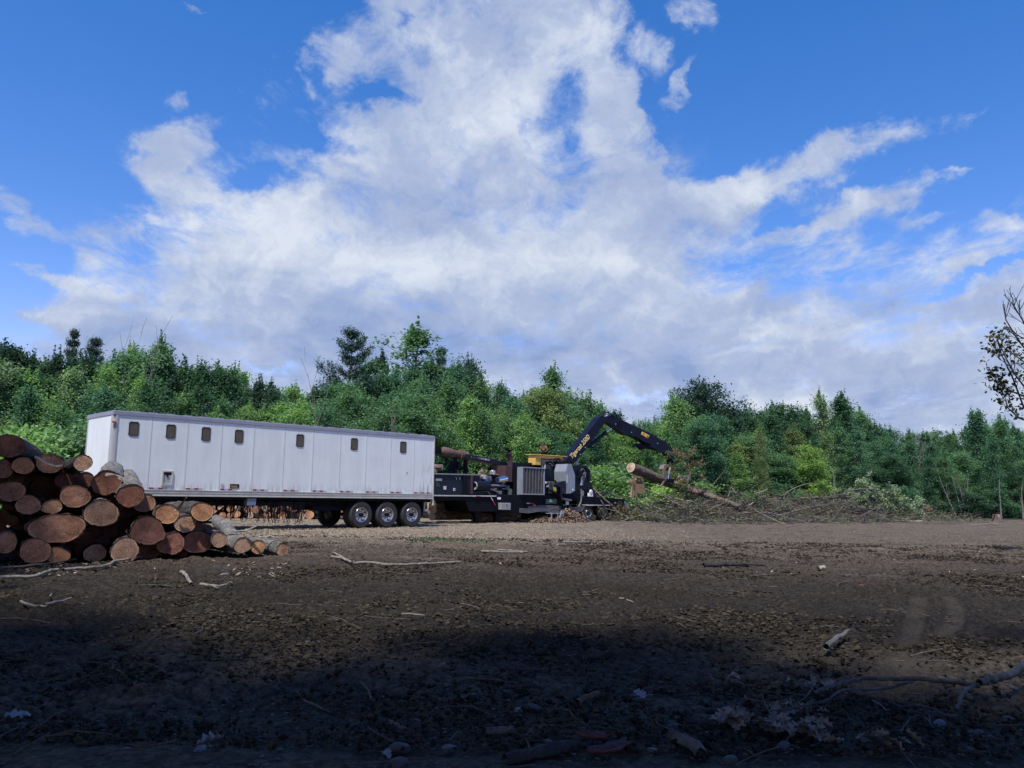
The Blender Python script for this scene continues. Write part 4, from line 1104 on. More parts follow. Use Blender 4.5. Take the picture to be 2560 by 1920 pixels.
    # clearance light, stickers
    b = MB(); b.box((-0.03, 0.02, z1-0.27), (0.10, -0.04, z1-0.20)); b.build('marker_light', 'amber', root, False, 0.015)
    s, z = T.pix(*Z9(248, 328)); b = MB(); b.box((s-0.17, 0.008, z-0.075), (s+0.17, 0.0125, z+0.075)); st = b.build('sticker', 'gasket', root)
    b = MB(); b.box((s-0.15, 0.005, z-0.006), (s+0.10, 0.0078, z+0.012)); b.box((s-0.12, 0.005, z-0.045), (s+0.13, 0.0078, z-0.032)); b.build('print', 'label_yellow', st)
    s, z = T.pix(*Z7(1543, 955)); b = MB(); b.lathe([(0.055, 0.012), (0.055, 0.005), (0.0005, 0.004)], (s, 0, z), 0, 16); b.build('badge', 'white_tape', root)
    b = MB(); s, z = T.pix(*Z2(1318, 912)); b.box((s, 0.010, z-0.08), (s+0.02, 0.0198, z)); b.build('gouge', 'gasket', root)
    # underframe
    b = MB()
    for w in (0.55, 1.9): b.box((0.4, w, ZR-0.32), (TL-0.3, w+0.14, ZR-0.0))
    b.box((0.2, 0.1, ZR-0.10), (TL-0.1, TW-0.1, ZR-0.001))
    k = 0.5
    while k < TL: b.box((k, 0.12, ZR-0.14), (k+0.06, TW-0.12, ZR-0.1)); k += 0.4
    b.box((TL-5.6, 0.45, ZR-0.5), (TL-0.5, 0.75, ZR-0.31)); b.box((TL-5.6, 1.8, ZR-0.5), (TL-0.5, 2.1, ZR-0.31))
    for k in range(1, 4): b.bar((ax0+k*AXP, 0.5, 0.52), (ax0+k*AXP, TW-0.5, 0.52), 0.075)
    for k in range(1, 4):
        for w in (0.6, 1.95): b.prism([(ax0+k*AXP-0.2, 0.72), (ax0+k*AXP+0.2, 0.72), (ax0+k*AXP+0.08, 0.45), (ax0+k*AXP-0.08, 0.45)], w, w+0.1)
    b.build('underframe', 'black_frame', root)
    b = MB(); b.box((TL-0.5, 0.08, 0.40), (TL-0.47, 0.75, ZR-0.05)); b.box((TL-0.5, TW-0.75, 0.40), (TL-0.47, TW-0.08, ZR-0.05)); b.build('mudflap', 'gasket', root)
    b = MB(); b.box((TL-0.12, 0.2, 0.55), (TL-0.02, TW-0.2, 0.65)); b.box((TL-0.12, 0.5, 0.65), (TL-0.04, 0.6, ZR)); b.box((TL-0.12, TW-0.6, 0.65), (TL-0.04, TW-0.5, ZR)); b.prism([(TL-0.05, ZR-0.28), (TL+0.05, ZR-0.26), (TL+0.02, ZR+0.02), (TL-0.05, ZR+0.02)], -0.004, 0.12); b.build('rear_bumper', 'rail_grey', root, False, 0.01)
    # landing gear
    for w in (0.35, 2.1):
        g_ = MB(); s, _ = T.pix(*Z7(1235, 1120)); g_.box((s-0.08, w, 0.1), (s+0.08, w+0.16, ZR-0.05)); g_.box((s-0.05, w+0.03, 0.02), (s+0.05, w+0.13, 0.1)); g_.box((s-0.18, w-0.06, 0.0), (s+0.18, w+0.22, 0.03))
        g_.sq((s-0.08, w+0.08, 0.5), (s-0.85, w+0.08, ZR-0.1), 0.06, 0.06); g_.build('landing_leg', 'black_frame', root, False, 0.008)
    s, _ = T.pix(*Z7(1440, 1200)); b = MB()
    for w in (0.4,): b.sq((s+0.1, w, ZR-0.15), (s-0.05, w, 0.30), 0.09, 0.09); b.sq((s-0.05, w, 0.30), (s+0.95, w, ZR-0.1), 0.06, 0.06); b.box((s-0.3, w-0.12, 0.25), (s+0.15, w+0.12, 0.33))
    b.build('leg_brace', 'black_frame', root)
    # box below the rail
    s0, zt = T.pix(*Z9(550, 607)); s1, zb = T.pix(*Z9(742, 775)); b = MB(); b.box((s0, 0.02, zb), (s1, 0.35, zt)); b.build('side_box', 'blue_grey', root, False, 0.01)
    b = MB(); s, z = T.pix(*Z9(1605, 632)); b.box((s-0.10, 0.5, z-0.03), (s+0.10, 0.55, z+0.03)); b.build('marker_light', 'amber', root, False, 0.01)
    for i in range(1, 4):
        e_s = ax0+i*AXP
        add_wheel(WH, root, e_s, 0.03, 0.53); add_wheel(WHD, root, e_s, 0.36, 0.53)
        add_wheel(WH, root, e_s, TW-0.03, 0.53, True)
sc_, _ = T.pix(*Z2(845, 1357), w=0.03); sc3, _ = T.pix(*Z2(1368, 1353), w=0.03)
AXP = (sc3-sc_)/2
ax0 = sc_-AXP
WH = wheel_parts(0.53, 0.26, 0.30)
WHD = wheel_parts(0.53, 0.26, 0.30, 'tyre', 'black_frame')
trailer()
drop_later = WH+WHD

# chains and binders hanging below the trailer: each hangs from the underframe
def hanging(px0, px1, pyt, pyb, n, seed, m, label, sheer=0.0, w=0.3):
    rs = np.random.RandomState(seed); o = MB()
    a, zt = T.pix(px0, pyt, w); c, _ = T.pix(px1, pyt, w); _, zb = T.pix((px0+px1)/2, pyb, w)
    for i in range(n):
        x0 = a+(c-a)*rs.uniform(0, 1); x1 = a+(c-a)*np.clip((x0-a)/(c-a)+rs.normal(0, 0.35), 0, 1); dp = (zt-zb)*rs.uniform(0.45, 1.05)
        pts = []
        for t in np.linspace(0, 1, 11): pts.append((x0+(x1-x0)*t+rs.normal(0, 0.012), w+rs.normal(0, 0.05), zt-dp*(1-(2*t-1)**2)**0.8))
        o.tube(pts, 0.010, 0, 4)
    for i in range(n//2):
        x0 = a+(c-a)*rs.uniform(0, 1); zz_ = zb+(zt-zb)*rs.uniform(0.0, 0.5); o.tube([(x0, w, zt), (x0+rs.normal(0, .03), w+.02, (zt+zz_)/2), (x0+rs.normal(0, .06), w, zz_)], 0.012, 0, 4)
    q = o.build('chains', m); q.location = T.o; q.rotation_euler = (0, 0, T.h); tag(q, label, 'chains')
hanging(577, 628, 1254, 1303, 16, 1, 'rope_black', 'black chain net hanging below the trailer just behind its landing leg')
hanging(642, 704, 1254, 1308, 24, 2, 'rope', 'thick bundle of grey chains under the trailer beside the pale box')
hanging(706, 762, 1254, 1310, 22, 3, 'rope', 'grey chain bundle hanging nearest to the trailer wheels')

# ================================================================== LOGS
RSL = np.random.RandomState(77)
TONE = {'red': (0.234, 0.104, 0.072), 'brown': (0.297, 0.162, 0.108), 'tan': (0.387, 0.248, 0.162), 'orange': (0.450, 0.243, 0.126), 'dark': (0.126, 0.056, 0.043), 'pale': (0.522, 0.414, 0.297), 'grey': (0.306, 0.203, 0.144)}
def make_log(c, axis, L_, r0, r1, tone, barkm, name='log', irregular=0.04, bend=0.03, seed=0, squash=(1, 1), knots=0):
    """c: centre of the near cut face (world), axis: direction the body runs"""
    rs = np.random.RandomState(seed+100)
    ax = Vector(axis).normalized(); na = 40; ns = max(6, int(L_/0.22))
    up = Vector((0, 0, 1)); sx_ = ax.cross(up).normalized(); uz = sx_.cross(ax).normalized()
    rot = Matrix((sx_, ax, uz)).transposed()
    th = np.linspace(0, 2*np.pi, na, endpoint=False)
    prof_ = 1+irregular*(np.sin(th*2+rs.uniform(0, 6))*1.0+np.sin(th*3+rs.uniform(0, 6))*0.7+np.sin(th*5+rs.uniform(0, 6))*0.35)+rs.normal(0, irregular*0.12, na)
    b1, b2 = rs.normal(0, bend, 2)*L_/4
    V_ = []
    for i in range(ns+1):
        t = i/ns; r = r0*(1-t)+r1*t
        off = (b1*math.sin(math.pi*t), b2*math.sin(math.pi*t))
        rr = r*prof_*(1+0.05*(vnoise(th*4+seed, np.full(na, i*0.9), seed)-0.5)+0.035*rs.normal(size=na))
        if i == 0: rr = r*prof_*(1+0.02*rs.normal(size=na))
        V_.append(np.stack([np.cos(th)*rr*squash[0]+off[0], np.full(na, t*L_), np.sin(th)*rr*squash[1]+off[1]], -1))
    V = np.concatenate(V_); idx = np.arange((ns+1)*na).reshape(ns+1, na); nx = np.roll(idx, -1, 1)
    F_ = np.stack([idx[:-1], idx[1:], nx[1:], nx[:-1]], -1).reshape(-1, 4)
    me = np_mesh(name, V, F_, [barkm], True); o = link(name, me)
    o.location = Vector(c); o.rotation_euler = rot.to_euler()
    for end in (0, ns):      # cut ends set just inside the bark lip
        y = 0.012 if end == 0 else L_-0.012; ring = V[end*na:(end+1)*na]*np.array([0.955, 0, 0.955]); cc = ring.mean(0)
        vs = [cc+np.array([0, y+(0.012*rs.normal() if end == 0 else 0), 0])]; fs = []
        RL = [0, 0.3, 0.6, 0.85, 0.925, 1.0]; m_ = 5
        for k in range(1, m_+1): vs += list(cc*(1-RL[k])+ring*RL[k]+np.array([0, y, 0])+rs.normal(size=(na, 3))*np.array([0, 0.0008, 0]))
        tri = []; mi_ = []
        for j in range(na):
            k = (j+1) % na; tri.append((0, 1+j, 1+k)); mi_.append(0)
            for q in range(m_-1):
                a, b_, c_, d_ = 1+q*na+j, 1+q*na+k, 1+(q+1)*na+k, 1+(q+1)*na+j; tri += [(a, d_, c_), (a, c_, b_)]; mi_ += [1 if q >= m_-2 else 0]*2
        # wood rim out to the bark
        tri = np.array(tri)
        if end: tri = tri[:, ::-1]
        e = link('cut_end', np_mesh('cut_end', np.array(vs), tri, ['cut_wood', 'sap_wood'], True, mi_), o)
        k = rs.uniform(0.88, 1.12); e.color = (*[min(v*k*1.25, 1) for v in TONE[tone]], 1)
    return o
def plane_y(px): return 14.6+2.6*px/721
AX = Vector((-0.50, 0.866, 0))
# zoom-1 centre x,y, radius x,y, recess (m), tone, bark, length, label
PILE = [
 (68, 335, 92, 86, 0.0, 'red', 'bark', 4.6, 'big dark-barked log lying topmost at the left edge of the pile', (-0.40, 0.9, -0.05)),
 (18, 502, 64, 70, 0.1, 'brown', 'bark', 4.8, 'log with a reddish face under the topmost one, cut by the left edge', None),
 (167, 478, 70, 60, 0.0, 'orange', 'bark', 4.8, 'small orange-faced log just below the topmost big one', None),
 (362, 462, 84, 72, 0.2, 'brown', 'bark', 4.6, 'log in the top row with a ragged bark collar over its brown face', None),
 (603, 455, 58, 62, 0.1, 'tan', 'bark', 4.6, 'small tan-faced log at the right end of the top row', (-0.62, 0.78, -0.09)),
 (775, 602, 92, 92, 0.55, 'red', 'bark_grey', 4.4, 'thick grey-barked log with peeled red patches, its face deep red', (-0.42, 0.9, 0.08)),
 (948, 695, 88, 84, 0.0, 'red', 'bark_grey', 4.8, 'grey-barked log with red-brown face sloping down the right of the pile', (-0.44, 0.88, 0.09)),
 (1050, 750, 72, 68, 0.5, 'brown', 'bark', 4.6, 'reddish log tucked right behind the grey-barked sloping one', None),
 (80, 665, 84, 75, 0.1, 'brown', 'bark', 4.6, 'round brown-faced log at the left edge, second row', None),
 (205, 765, 78, 68, 0.1, 'brown', 'bark', 4.6, 'medium brown log low right of the second-row left log', None),
 (378, 775, 62, 55, 0.1, 'tan', 'bark', 4.6, 'small tan log directly above the widest log', None),
 (547, 700, 98, 82, 0.0, 'brown', 'bark_brown', 4.8, 'brown-faced log with thick pale bark in the middle of the pile', None),
 (738, 822, 108, 98, 0.0, 'grey', 'bark_grey', 4.8, 'large greyish-faced log with a grey bark ring, centre of the pile', None),
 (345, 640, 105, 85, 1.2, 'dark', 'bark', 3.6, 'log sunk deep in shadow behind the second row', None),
 (418, 935, 165, 112, 0.0, 'brown', 'bark_brown', 4.6, 'widest log of the pile, its broad oval face furrowed', None),
 (42, 1038, 64, 80, 0.0, 'brown', 'bark', 4.6, 'bottom-row log cut by the left edge', None),
 (258, 1100, 92, 92, 0.0, 'brown', 'bark_brown', 4.6, 'second bottom-row log from the left, with shaggy bark', None),
 (422, 1130, 70, 60, 0.0, 'orange', 'bark', 4.6, 'small orange-faced log on the ground under the widest one', None),
 (692, 1115, 72, 60, 0.35, 'grey', 'bark', 4.2, 'small greyish log set back in the bottom row', None),
 (908, 1095, 90, 92, 0.0, 'grey', 'bark_brown', 4.6, 'round grey-brown log in the bottom row right of the set-back one', None),
 (1075, 952, 116, 100, 0.0, 'dark', 'bark', 4.6, 'log with a dark red, heart-shaped rotten face', None),
 (1085, 1100, 78, 68, 0.35, 'dark', 'bark', 4.4, 'dim low log under the heart-shaped red one', None),
 (1245, 1043, 86, 84, 0.1, 'red', 'bark', 4.6, 'round red-faced log right of the heart-shaped one', None),
 (1215, 830, 80, 70, 0.1, 'orange', 'bark', 4.6, 'bright orange-faced log with a splintered bark flap', None),
 (1350, 900, 70, 65, 0.1, 'tan', 'bark', 4.6, 'tan-faced log below and between the two high right ones', None),
 (1472, 812, 74, 69, 0.0, 'orange', 'bark', 4.8, 'round orange-tan log highest at the right end of the pile', None),
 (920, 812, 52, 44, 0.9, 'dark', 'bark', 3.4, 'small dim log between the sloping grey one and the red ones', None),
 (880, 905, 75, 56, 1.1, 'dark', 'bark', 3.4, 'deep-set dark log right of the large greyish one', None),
 (1437, 1035, 102, 74, 0.2, 'red', 'bark_grey', 4.4, 'oval red-faced log under a grey bark hump, right foot of the pile', None),
 (1596, 1016, 54, 57, 0.1, 'grey', 'bark_grey', 4.8, 'grey-tan log left of the three that lie loose on the ground', None),
 (1766, 1055, 60, 58, 0.0, 'tan', 'bark_grey', 4.6, 'leftmost of three loose ground logs, crooked and lichen-grey', (-0.62, 0.78, 0.0)),
 (1876, 1068, 50, 49, 0.05, 'orange', 'bark_grey', 3.4, 'middle and smallest-bodied of three loose ground logs, bright orange face', None),
 (2057, 1086, 43, 46, -0.1, 'tan', 'bark_grey', 4.2, 'outermost right loose log on the ground', (-0.56, 0.83, 0.0)),
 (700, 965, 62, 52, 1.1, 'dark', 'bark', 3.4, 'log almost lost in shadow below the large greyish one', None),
]
_rf = random.Random(5)
_occ = [(p[0], p[1], (p[2]+p[3])/2) for p in PILE]
def _top(x): return float(np.interp(x, [0, 130, 260, 450, 620, 700, 860, 1000, 1100, 1250, 1480, 1600], [330, 400, 450, 470, 500, 560, 640, 720, 800, 870, 900, 1060]))
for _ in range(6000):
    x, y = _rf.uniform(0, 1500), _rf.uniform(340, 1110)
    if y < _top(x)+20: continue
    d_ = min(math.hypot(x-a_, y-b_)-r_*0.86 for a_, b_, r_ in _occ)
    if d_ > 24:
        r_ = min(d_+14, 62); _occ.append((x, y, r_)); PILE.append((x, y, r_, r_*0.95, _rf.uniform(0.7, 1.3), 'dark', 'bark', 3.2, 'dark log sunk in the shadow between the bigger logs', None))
for i, (cx, cy, rx, ry, rec, tone, bk, L_, lab, axis) in enumerate(PILE):
    px, py = Z1(cx, cy); Y = plane_y(px)+rec*0.9
    c = at_y(px, py, Y)
    rr = (rx/0.93+ry)/2*.34358/F_PX*Y
    a = Vector(axis) if axis else AX.copy()
    if not axis: a.x += RSL.normal(0, 0.035); a.z += RSL.normal(0, 0.006)
    sq = (rx/0.93/((rx/0.93+ry)/2), ry/((rx/0.93+ry)/2))
    zf = g(c.x, c.y)
    if c.z-rr*sq[1] < zf-0.03: c.z = zf-0.03+rr*sq[1]
    o = make_log(c, a, L_, rr, rr*RSL.uniform(0.82, 0.95), tone, bk, 'log', 0.035 if 'heart' not in lab and 'widest' not in lab else 0.075, 0.03, i, sq)
    tag(o, lab, 'log', 'logs of the front pile')
# crooked far half of the long grey log
p0 = at_y(*Z8(700, 870), 19.3); p1 = at_y(*Z8(480, 640), 23.5); p0.z = g(p0.x, p0.y)+0.2; p1.z = 0.42
o = make_log(p0, p1-p0, (p1-p0).length*1.25, 0.19, 0.17, 'tan', 'bark_grey', 'log', 0.05, 0.04, 91); tag(o, 'crooked lichen-grey log running back towards the trailer leg', 'log', 'logs of the front pile')
p0 = at_y(*Z8(1130, 985), 18.8); p1 = at_y(*Z8(960, 880), 21.5); p0.z = g(p0.x, p0.y)+0.13; p1.z = p0.z
o = make_log(p0, p1-p0, 3.2, 0.13, 0.11, 'tan', 'bark_grey', 'log', 0.05, 0.03, 92); tag(o, 'thin grey log lying behind the outermost right loose one', 'log', 'logs of the front pile')

# ragged bark strips on the front pile
def bark_strip(c, d, L_, w, seed, m='tan_board'):
    rs = np.random.RandomState(seed); d = Vector(d).normalized(); s = d.cross(Vector((0, 0, 1))).normalized(); vs = []; fs = []
    n = 7
    for i in range(n):
        t = i/(n-1); c0 = Vector(c)+d*(L_*t)+Vector((0, 0, 0.05*math.sin(t*4+seed)))
        ww = w*(0.35+0.65*math.sin(math.pi*min(t+0.15, 1)))*rs.uniform(0.6, 1.2)
        for k in (-1, 0, 1): vs.append(c0+s*ww*k+Vector((0, 0, -abs(k)*w*0.5+rs.normal(0, 0.008))))
    vs += [v-Vector((0, 0, 0.008)) for v in vs]; m0 = 3*n
    for i in range(n-1):
        for k in (0, 1):
            a = i*3+k; fs += [(a, a+1, a+4, a+3), (m0+a, m0+a+3, m0+a+4, m0+a+1)]
    b = MB(); b.add(vs, fs); return b.build('bark_strip', m)
for i, (cx, cy, Yo, d, L_, w, lab) in enumerate([(770, 535, 0.2, (0.9, 0.2, -0.3), 0.55, 0.06, 'peeling pink bark strip across the thick grey-barked log'), (860, 575, 0.3, (0.8, 0.2, -0.45), 0.5, 0.05, 'second peeling bark strip, lower on the thick grey-barked log'),
       (255, 420, 0.1, (0.9, 0.1, -0.2), 0.5, 0.05, 'splinter of pale bark left of the ragged-collared log'), (1690, 940, 0.6, (0.7, 0.1, 0.1), 0.5, 0.06, 'pale curl of peeled bark over the crooked loose log'),
       (1270, 785, 0.0, (0.7, -0.1, 0.5), 0.3, 0.05, 'splintered wood flap on the bright orange-faced log'), (1880, 975, 0.4, (0.8, 0.1, -0.2), 0.5, 0.05, 'white curl of peeled bark between the right loose logs'), (1740, 1005, 0.1, (0.9, 0.1, 0.05), 0.35, 0.04, 'short pale bark curl on the front of the crooked loose log')]):
    p = at_y(*Z1(cx, cy), plane_y(cx*.34)+Yo); o = bark_strip(p, d, L_, w, i, 'bark_pale'); tag(o, lab, 'bark strip')

# stack behind the trailer: ends towards us, seen below the floor
k = 0
def row_logs():
    global k
    rs = np.random.RandomState(9)
    Y = 44.0
    for layer in range(5):
        px = 345+rs.uniform(0, 8)
        while px < 880:
            r = rs.uniform(0.13, 0.24); zc = 0.2+layer*0.34+rs.uniform(-0.05, 0.05)
            d = ray(px, 1260); c = CAMP+d*(Y/d.y); c.z = zc; c.y += rs.uniform(-0.25, 0.25)
            make_c = make_log(c, (-0.25, 0.97, 0), 3.0, r, r*0.92, ['tan', 'orange', 'orange', 'pale', 'brown'][rs.randint(5)], 'bark_brown', 'log', 0.03, 0.01, 200+k)
            tag(make_c, 'cut log of the stack seen under the trailer floor, end towards us', 'log', 'log ends stacked behind the trailer'); k += 1
            px += r*2*F_PX/Y*rs.uniform(1.0, 1.25)
row_logs()
# stack behind the chipper: lying sideways
def side_logs():
    rs = np.random.RandomState(19); i = 0
    D = [(1070, 1262, 1200, 0.27, 'lowest lighter log lying lengthwise behind the trailer tail'), (1075, 1275, 1190, 0.24, 'second log lying lengthwise behind the trailer tail'), (1078, 1288, 1200, 0.24, 'grey log lying lengthwise low behind the chipper gooseneck'), (1150, 1290, 1250, 0.22, 'log lying lengthwise behind the landing legs'),
         (1085, 1253, 1180, 0.22, 'top log lying lengthwise behind the chipper gooseneck'), (1180, 1297, 1290, 0.2, 'thin log lying lengthwise right of the landing legs'), (1205, 1288, 1300, 0.18, 'log lengthwise under the chipper frame')]
    for px, py, px2, r, lab in D:
        Y = 43.2+i*0.12; a = at_y(px, py, Y); b_ = at_y(px2, py+rs.uniform(-2, 3), Y+0.8); a.z = max(a.z, r*0.8); b_.z = max(b_.z, r*0.8)
        o = make_log(a, b_-a, (b_-a).length, r, r*0.9, 'pale', rs.choice(['bark_brown', 'bark_grey']), 'log', 0.05, 0.05, 300+i); tag(o, lab, 'log', 'logs behind the chipper'); i += 1
    for px, py, r, lab in [(1082, 1263, 0.20, 'upper pale log end just right of the mudflap'), (1084, 1276, 0.16, 'middle pale log end just right of the mudflap'), (1080, 1291, 0.2, 'lower bright log end just right of the mudflap')]:
        a = at_y(px, py, 41.0); a.z = max(a.z, r); o = make_log(a, (0.4, 0.9, 0), 3.0, r, r, 'pale', 'bark_brown', 'log', 0.04, 0.02, 320+i); tag(o, lab, 'log', 'logs behind the chipper'); i += 1
    for px, py, r, lab in [(1106, 1168, 0.19, 'pale log end sticking out above the dark box beside the trailer'), (1092, 1178, 0.15, 'smaller log below the one sticking out beside the trailer')]:
        a = at_y(px, py, 50.0); o = make_log(a, (-0.96, 0.28, 0), 4.0, r, r, 'pale', 'bark_brown', 'log', 0.04, 0.02, 330+i); tag(o, lab, 'log'); i += 1
    # stack the two lie on
    for j in range(9):
        a = at_y(1088-(j % 3)*4, 1225, 50.0+(j % 3)*0.5); a.z = 0.3+(j//3)*0.62
        o = make_log(a, (-0.96, 0.28, 0), 4.5, 0.31, 0.28, 'tan', 'bark_brown', 'log', 0.04, 0.02, 340+j); tag(o, 'thick log of the far stack hidden behind the chipper box', 'log', 'logs of the far stack')
side_logs()

# ================================================================== CHIPPER (frame K: along, depth, height)
K = Frame((-3.66, 39.0), 0.7758)
def kp(pts, w, zf=Z4): return [K.pix(*zf(*p), w=w) for p in pts]
def kpt(p, w, zf=Z4):
    s, z = K.pix(*zf(*p), w=w); return (s, w, z)
WK = wheel_parts(0.46, 0.24, 0.25, 'tyre', 'steel')
def chipper():
    root = empty('wood_chipper', K.o, K.h)
    tag(root, 'black trailer-mounted wood chipper with brown chute, tall grey grille and twin rear wheels', 'wood chipper')
    def P(name, m, poly, w0, w1, zf=Z4, bevel=0.01, parent=None):
        b = MB(); b.prism(kp(poly, w0, zf), w0, w1); return b.build(name, m, parent or root, False, bevel)
    # dark box on the gooseneck
    o = P('engine_box', 'dark_panel', [(100, 668), (890, 692), (890, 992), (100, 992)], 0.15, 2.3, Z3)
    b = MB(); 
    for a_, c_ in (((100, 664), (885, 684)),): 
        p, q = kpt(a_, 0.12, Z3), kpt(c_, 0.12, Z3); b.sq(p, q, 0.05, 0.05)
    b.build('top_edge', 'battery_grey', o)
    P('label', 'pink_label', [(313, 862), (357, 862), (357, 918), (313, 918)], 0.135, 0.149, Z3, 0, o)
    P('label', 'white_paint', [(470, 895), (498, 895), (498, 938), (470, 938)], 0.135, 0.149, Z3, 0, o)
    P('stripe', 'gasket', [(476, 908), (492, 908), (492, 924), (476, 924)], 0.130, 0.1345, Z3, 0, o)
    P('plate', 'battery_grey', [(190, 740), (288, 742), (288, 782), (190, 780)], 0.135, 0.149, Z3, 0, o)
    P('plate', 'dark_green', [(190, 800), (240, 812), (255, 880), (200, 870)], 0.135, 0.149, Z3, 0, o)
    b = MB()
    for x in (510, 565): b.tube([kpt((x-12, 725), 0.12, Z3), kpt((x+8, 725), 0.12, Z3), kpt((x+6, 765), 0.12, Z3)], 0.012)
    b.build('handle', 'steel', o, True)
    P('rib', 'black_frame', [(640, 690), (690, 690), (690, 1000), (640, 1000)], 0.05, 0.149, Z3)
    P('rib', 'maroon_box', [(755, 690), (785, 690), (780, 990), (760, 990)], 0.06, 0.149, Z3)
    # gooseneck and deck
    P('gooseneck', 'black_frame', [(100, 998), (1170, 1010), (1170, 1270), (720, 1268), (655, 1092), (100, 1100)], 0.0, 2.4, Z3, 0.02)
    b = MB(); b.sq(kpt((100, 1012), -0.03, Z3), kpt((1150, 1022), -0.03, Z3), 0.05, 0.06); b.build('deck_edge', 'rail_grey', root)
    for pts, m in (([(780, 1018), (830, 1018), (830, 1032), (780, 1032)], 'white_tape'), ([(830, 1018), (902, 1020), (902, 1034), (830, 1032)], 'red_tape'), ([(1062, 1040), (1074, 1036), (1106, 1092), (1094, 1100)], 'white_tape'), ([(1094, 1100), (1106, 1092), (1146, 1166), (1132, 1172)], 'red_tape')):
        P('reflective_tape', m, pts, -0.075, -0.06, Z3, 0)
    # landing legs
    for w in (0.15, 2.0):
        for x0, x1, zt in ((822, 893, 1230), (1140, 1225, 990)):
            s0, _ = K.pix(*Z3(x0, 1400), w=w); s1, _ = K.pix(*Z3(x1, 1400), w=w); _, zb = K.pix(*Z3(x0, zt), w=w)
            b = MB(); b.box((s0, w, 0.35), (s1, w+0.3, zb)); b.box((s0+0.05, w+0.05, -0.02), (s1-0.05, w+0.25, 0.36)); b.box((s0-0.06, w-0.05, -0.03), (s1+0.06, w+0.35, 0.02))
            b.build('landing_leg', 'black_frame', root, False, 0.01)
    P('placard', 'white_paint', [(1175, 1040), (1226, 1040), (1226, 1076), (1175, 1076)], 0.10, 0.13, Z3, 0)
    # chassis
    P('chassis', 'black_frame', [(-60, 1020), (1090, 1020), (1090, 1200), (1250, 1200), (1250, 1290), (900, 1310), (60, 1325), (-60, 1290)], 0.12, 2.2, Z4, 0.02)
    b = MB(); b.prism(kp([(85, 1152), (243, 1155), (240, 1270), (85, 1266)], -0.15), -0.15, 0.118); c = b.build('battery_box', 'battery_grey', root, False, 0.02)
    P('latch', 'plate_grey', [(166, 1170), (188, 1170), (188, 1196), (166, 1196)], -0.165, -0.152, Z4, 0, c)
    for pts, m in (([(500, 1150), (548, 1151), (548, 1168), (500, 1167)], 'white_tape'), ([(548, 1151), (612, 1152), (612, 1172), (548, 1168)], 'red_tape')):
        P('reflective_tape', m, pts, 0.09, 0.118, Z4, 0)
    P('marker_light', 'amber', [(608, 1178), (648, 1182), (646, 1206), (612, 1204)], 0.05, 0.118, Z4, 0.01)
    # underslung cables
    rs = np.random.RandomState(4); b = MB()
    for i in range(6):
        y0 = 1185+i*17; pts = [(380, y0+30), (520, y0+28+4*i), (690, y0+18), (820, y0+14), (940, y0+22+6*i), (1060, y0+30)]
        if i < 2: pts = pts[1:]
        b.tube([kpt(p, 0.06) for p in pts], 0.018, 0, 5)
    b.build('hydraulic_hoses', 'plate_grey', root, True)
    # engine bay
    P('engine_block', 'black_paint', [(790, 830), (1500, 830), (1500, 1000), (790, 1000)], 0.6, 1.8, Z3)
    b = MB(); b.bar(kpt((815, 860), 0.12, Z3), kpt((1020, 862), 0.12, Z3), 0.26, 0, 24); cn = b.build('intake_canister', 'black_paint', root, True)
    p = kpt((812, 860), 0.12, Z3); q = kpt((800, 860), 0.12, Z3); b = MB(); V_, F_ = tube_np([p, q], [0.21, 0.19], 24); b.add(V_, F_); V_, F_ = tube_np([q, (q[0]+0.06, q[1], q[2])], [0.19, 0.09], 24); b.add(V_, F_); b.build('canister_cap', 'battery_grey', cn, True)
    for cx, cy, r, w in ((940, 722, 0.20, 0.7), (1093, 650, 0.20, 1.1)):
        s, z = K.pix(*Z3(cx, cy), w=w); b = MB(); b.bar((s, w, z-0.10), (s, w, z+0.10), r*1.02, 0, 24); b.bar((s, w, z+0.10), (s, w, z+0.125), r*0.9, 0, 24); a = b.build('air_cleaner', 'steel', root, True, 0.006)
        b = MB(); b.bar((s, w, z-0.6), (s, w, z-0.10), 0.12, 0, 12); b.build('stem', 'black_frame', a, True)
    P('rocker_cover', 'blue_grey', [(1000, 712), (1075, 705), (1075, 780), (1000, 782)], 0.9, 1.5, Z3)
    b = MB(); b.bar(kpt((1170, 770), 0.5, Z3), kpt((1300, 745), 0.5, Z3), 0.16, 0, 16, 0.2); b.build('exhaust_elbow', 'chrome', root, True)
    P('rail', 'battery_grey', [(1140, 672), (1290, 664), (1290, 680), (1145, 684)], 0.9, 1.0, Z3, 0)
    b = MB()
    for a_, c_, r in (((1030, 850), (1300, 860), 0.05), ((1030, 900), (1180, 960), 0.04), ((1250, 905), (1390, 915), 0.03), ((1000, 940), (1060, 1000), 0.03), ((1220, 850), (1300, 800), 0.04), ((860, 945), (1010, 945), 0.035)): b.bar(kpt(a_, 0.45, Z3), kpt(c_, 0.45, Z3), r)
    for i in range(9):
        x, y = rs.uniform(1000, 1450), rs.uniform(860, 1000); p = kpt((x, y), 0.42, Z3); b.box(p, (p[0]+rs.uniform(.05, .25), p[1]+0.3, p[2]+rs.uniform(.05, .2)))
    b.build('engine_pipes', 'plate_grey', root)
    P('filter', 'pump_green', [(1365, 925), (1408, 925), (1405, 1008), (1368, 1005)], 0.35, 0.58, Z3)
    P('filter', 'rust_steel', [(1300, 1000), (1335, 1000), (1330, 1058), (1302, 1055)], 0.2, 0.35, Z3)
    P('oil_tank', 'dark_panel', [(1030, 890), (1160, 900), (1150, 960), (1035, 945)], 0.43, 0.58, Z3)
    # exhaust box and stack
    b = MB(); s0, zt = K.pix(*Z4(145, 545), w=0.35); s1, zb = K.pix(*Z4(300, 815), w=0.35); sm = K.pix(*Z4(225, 600), w=0.35)[0]
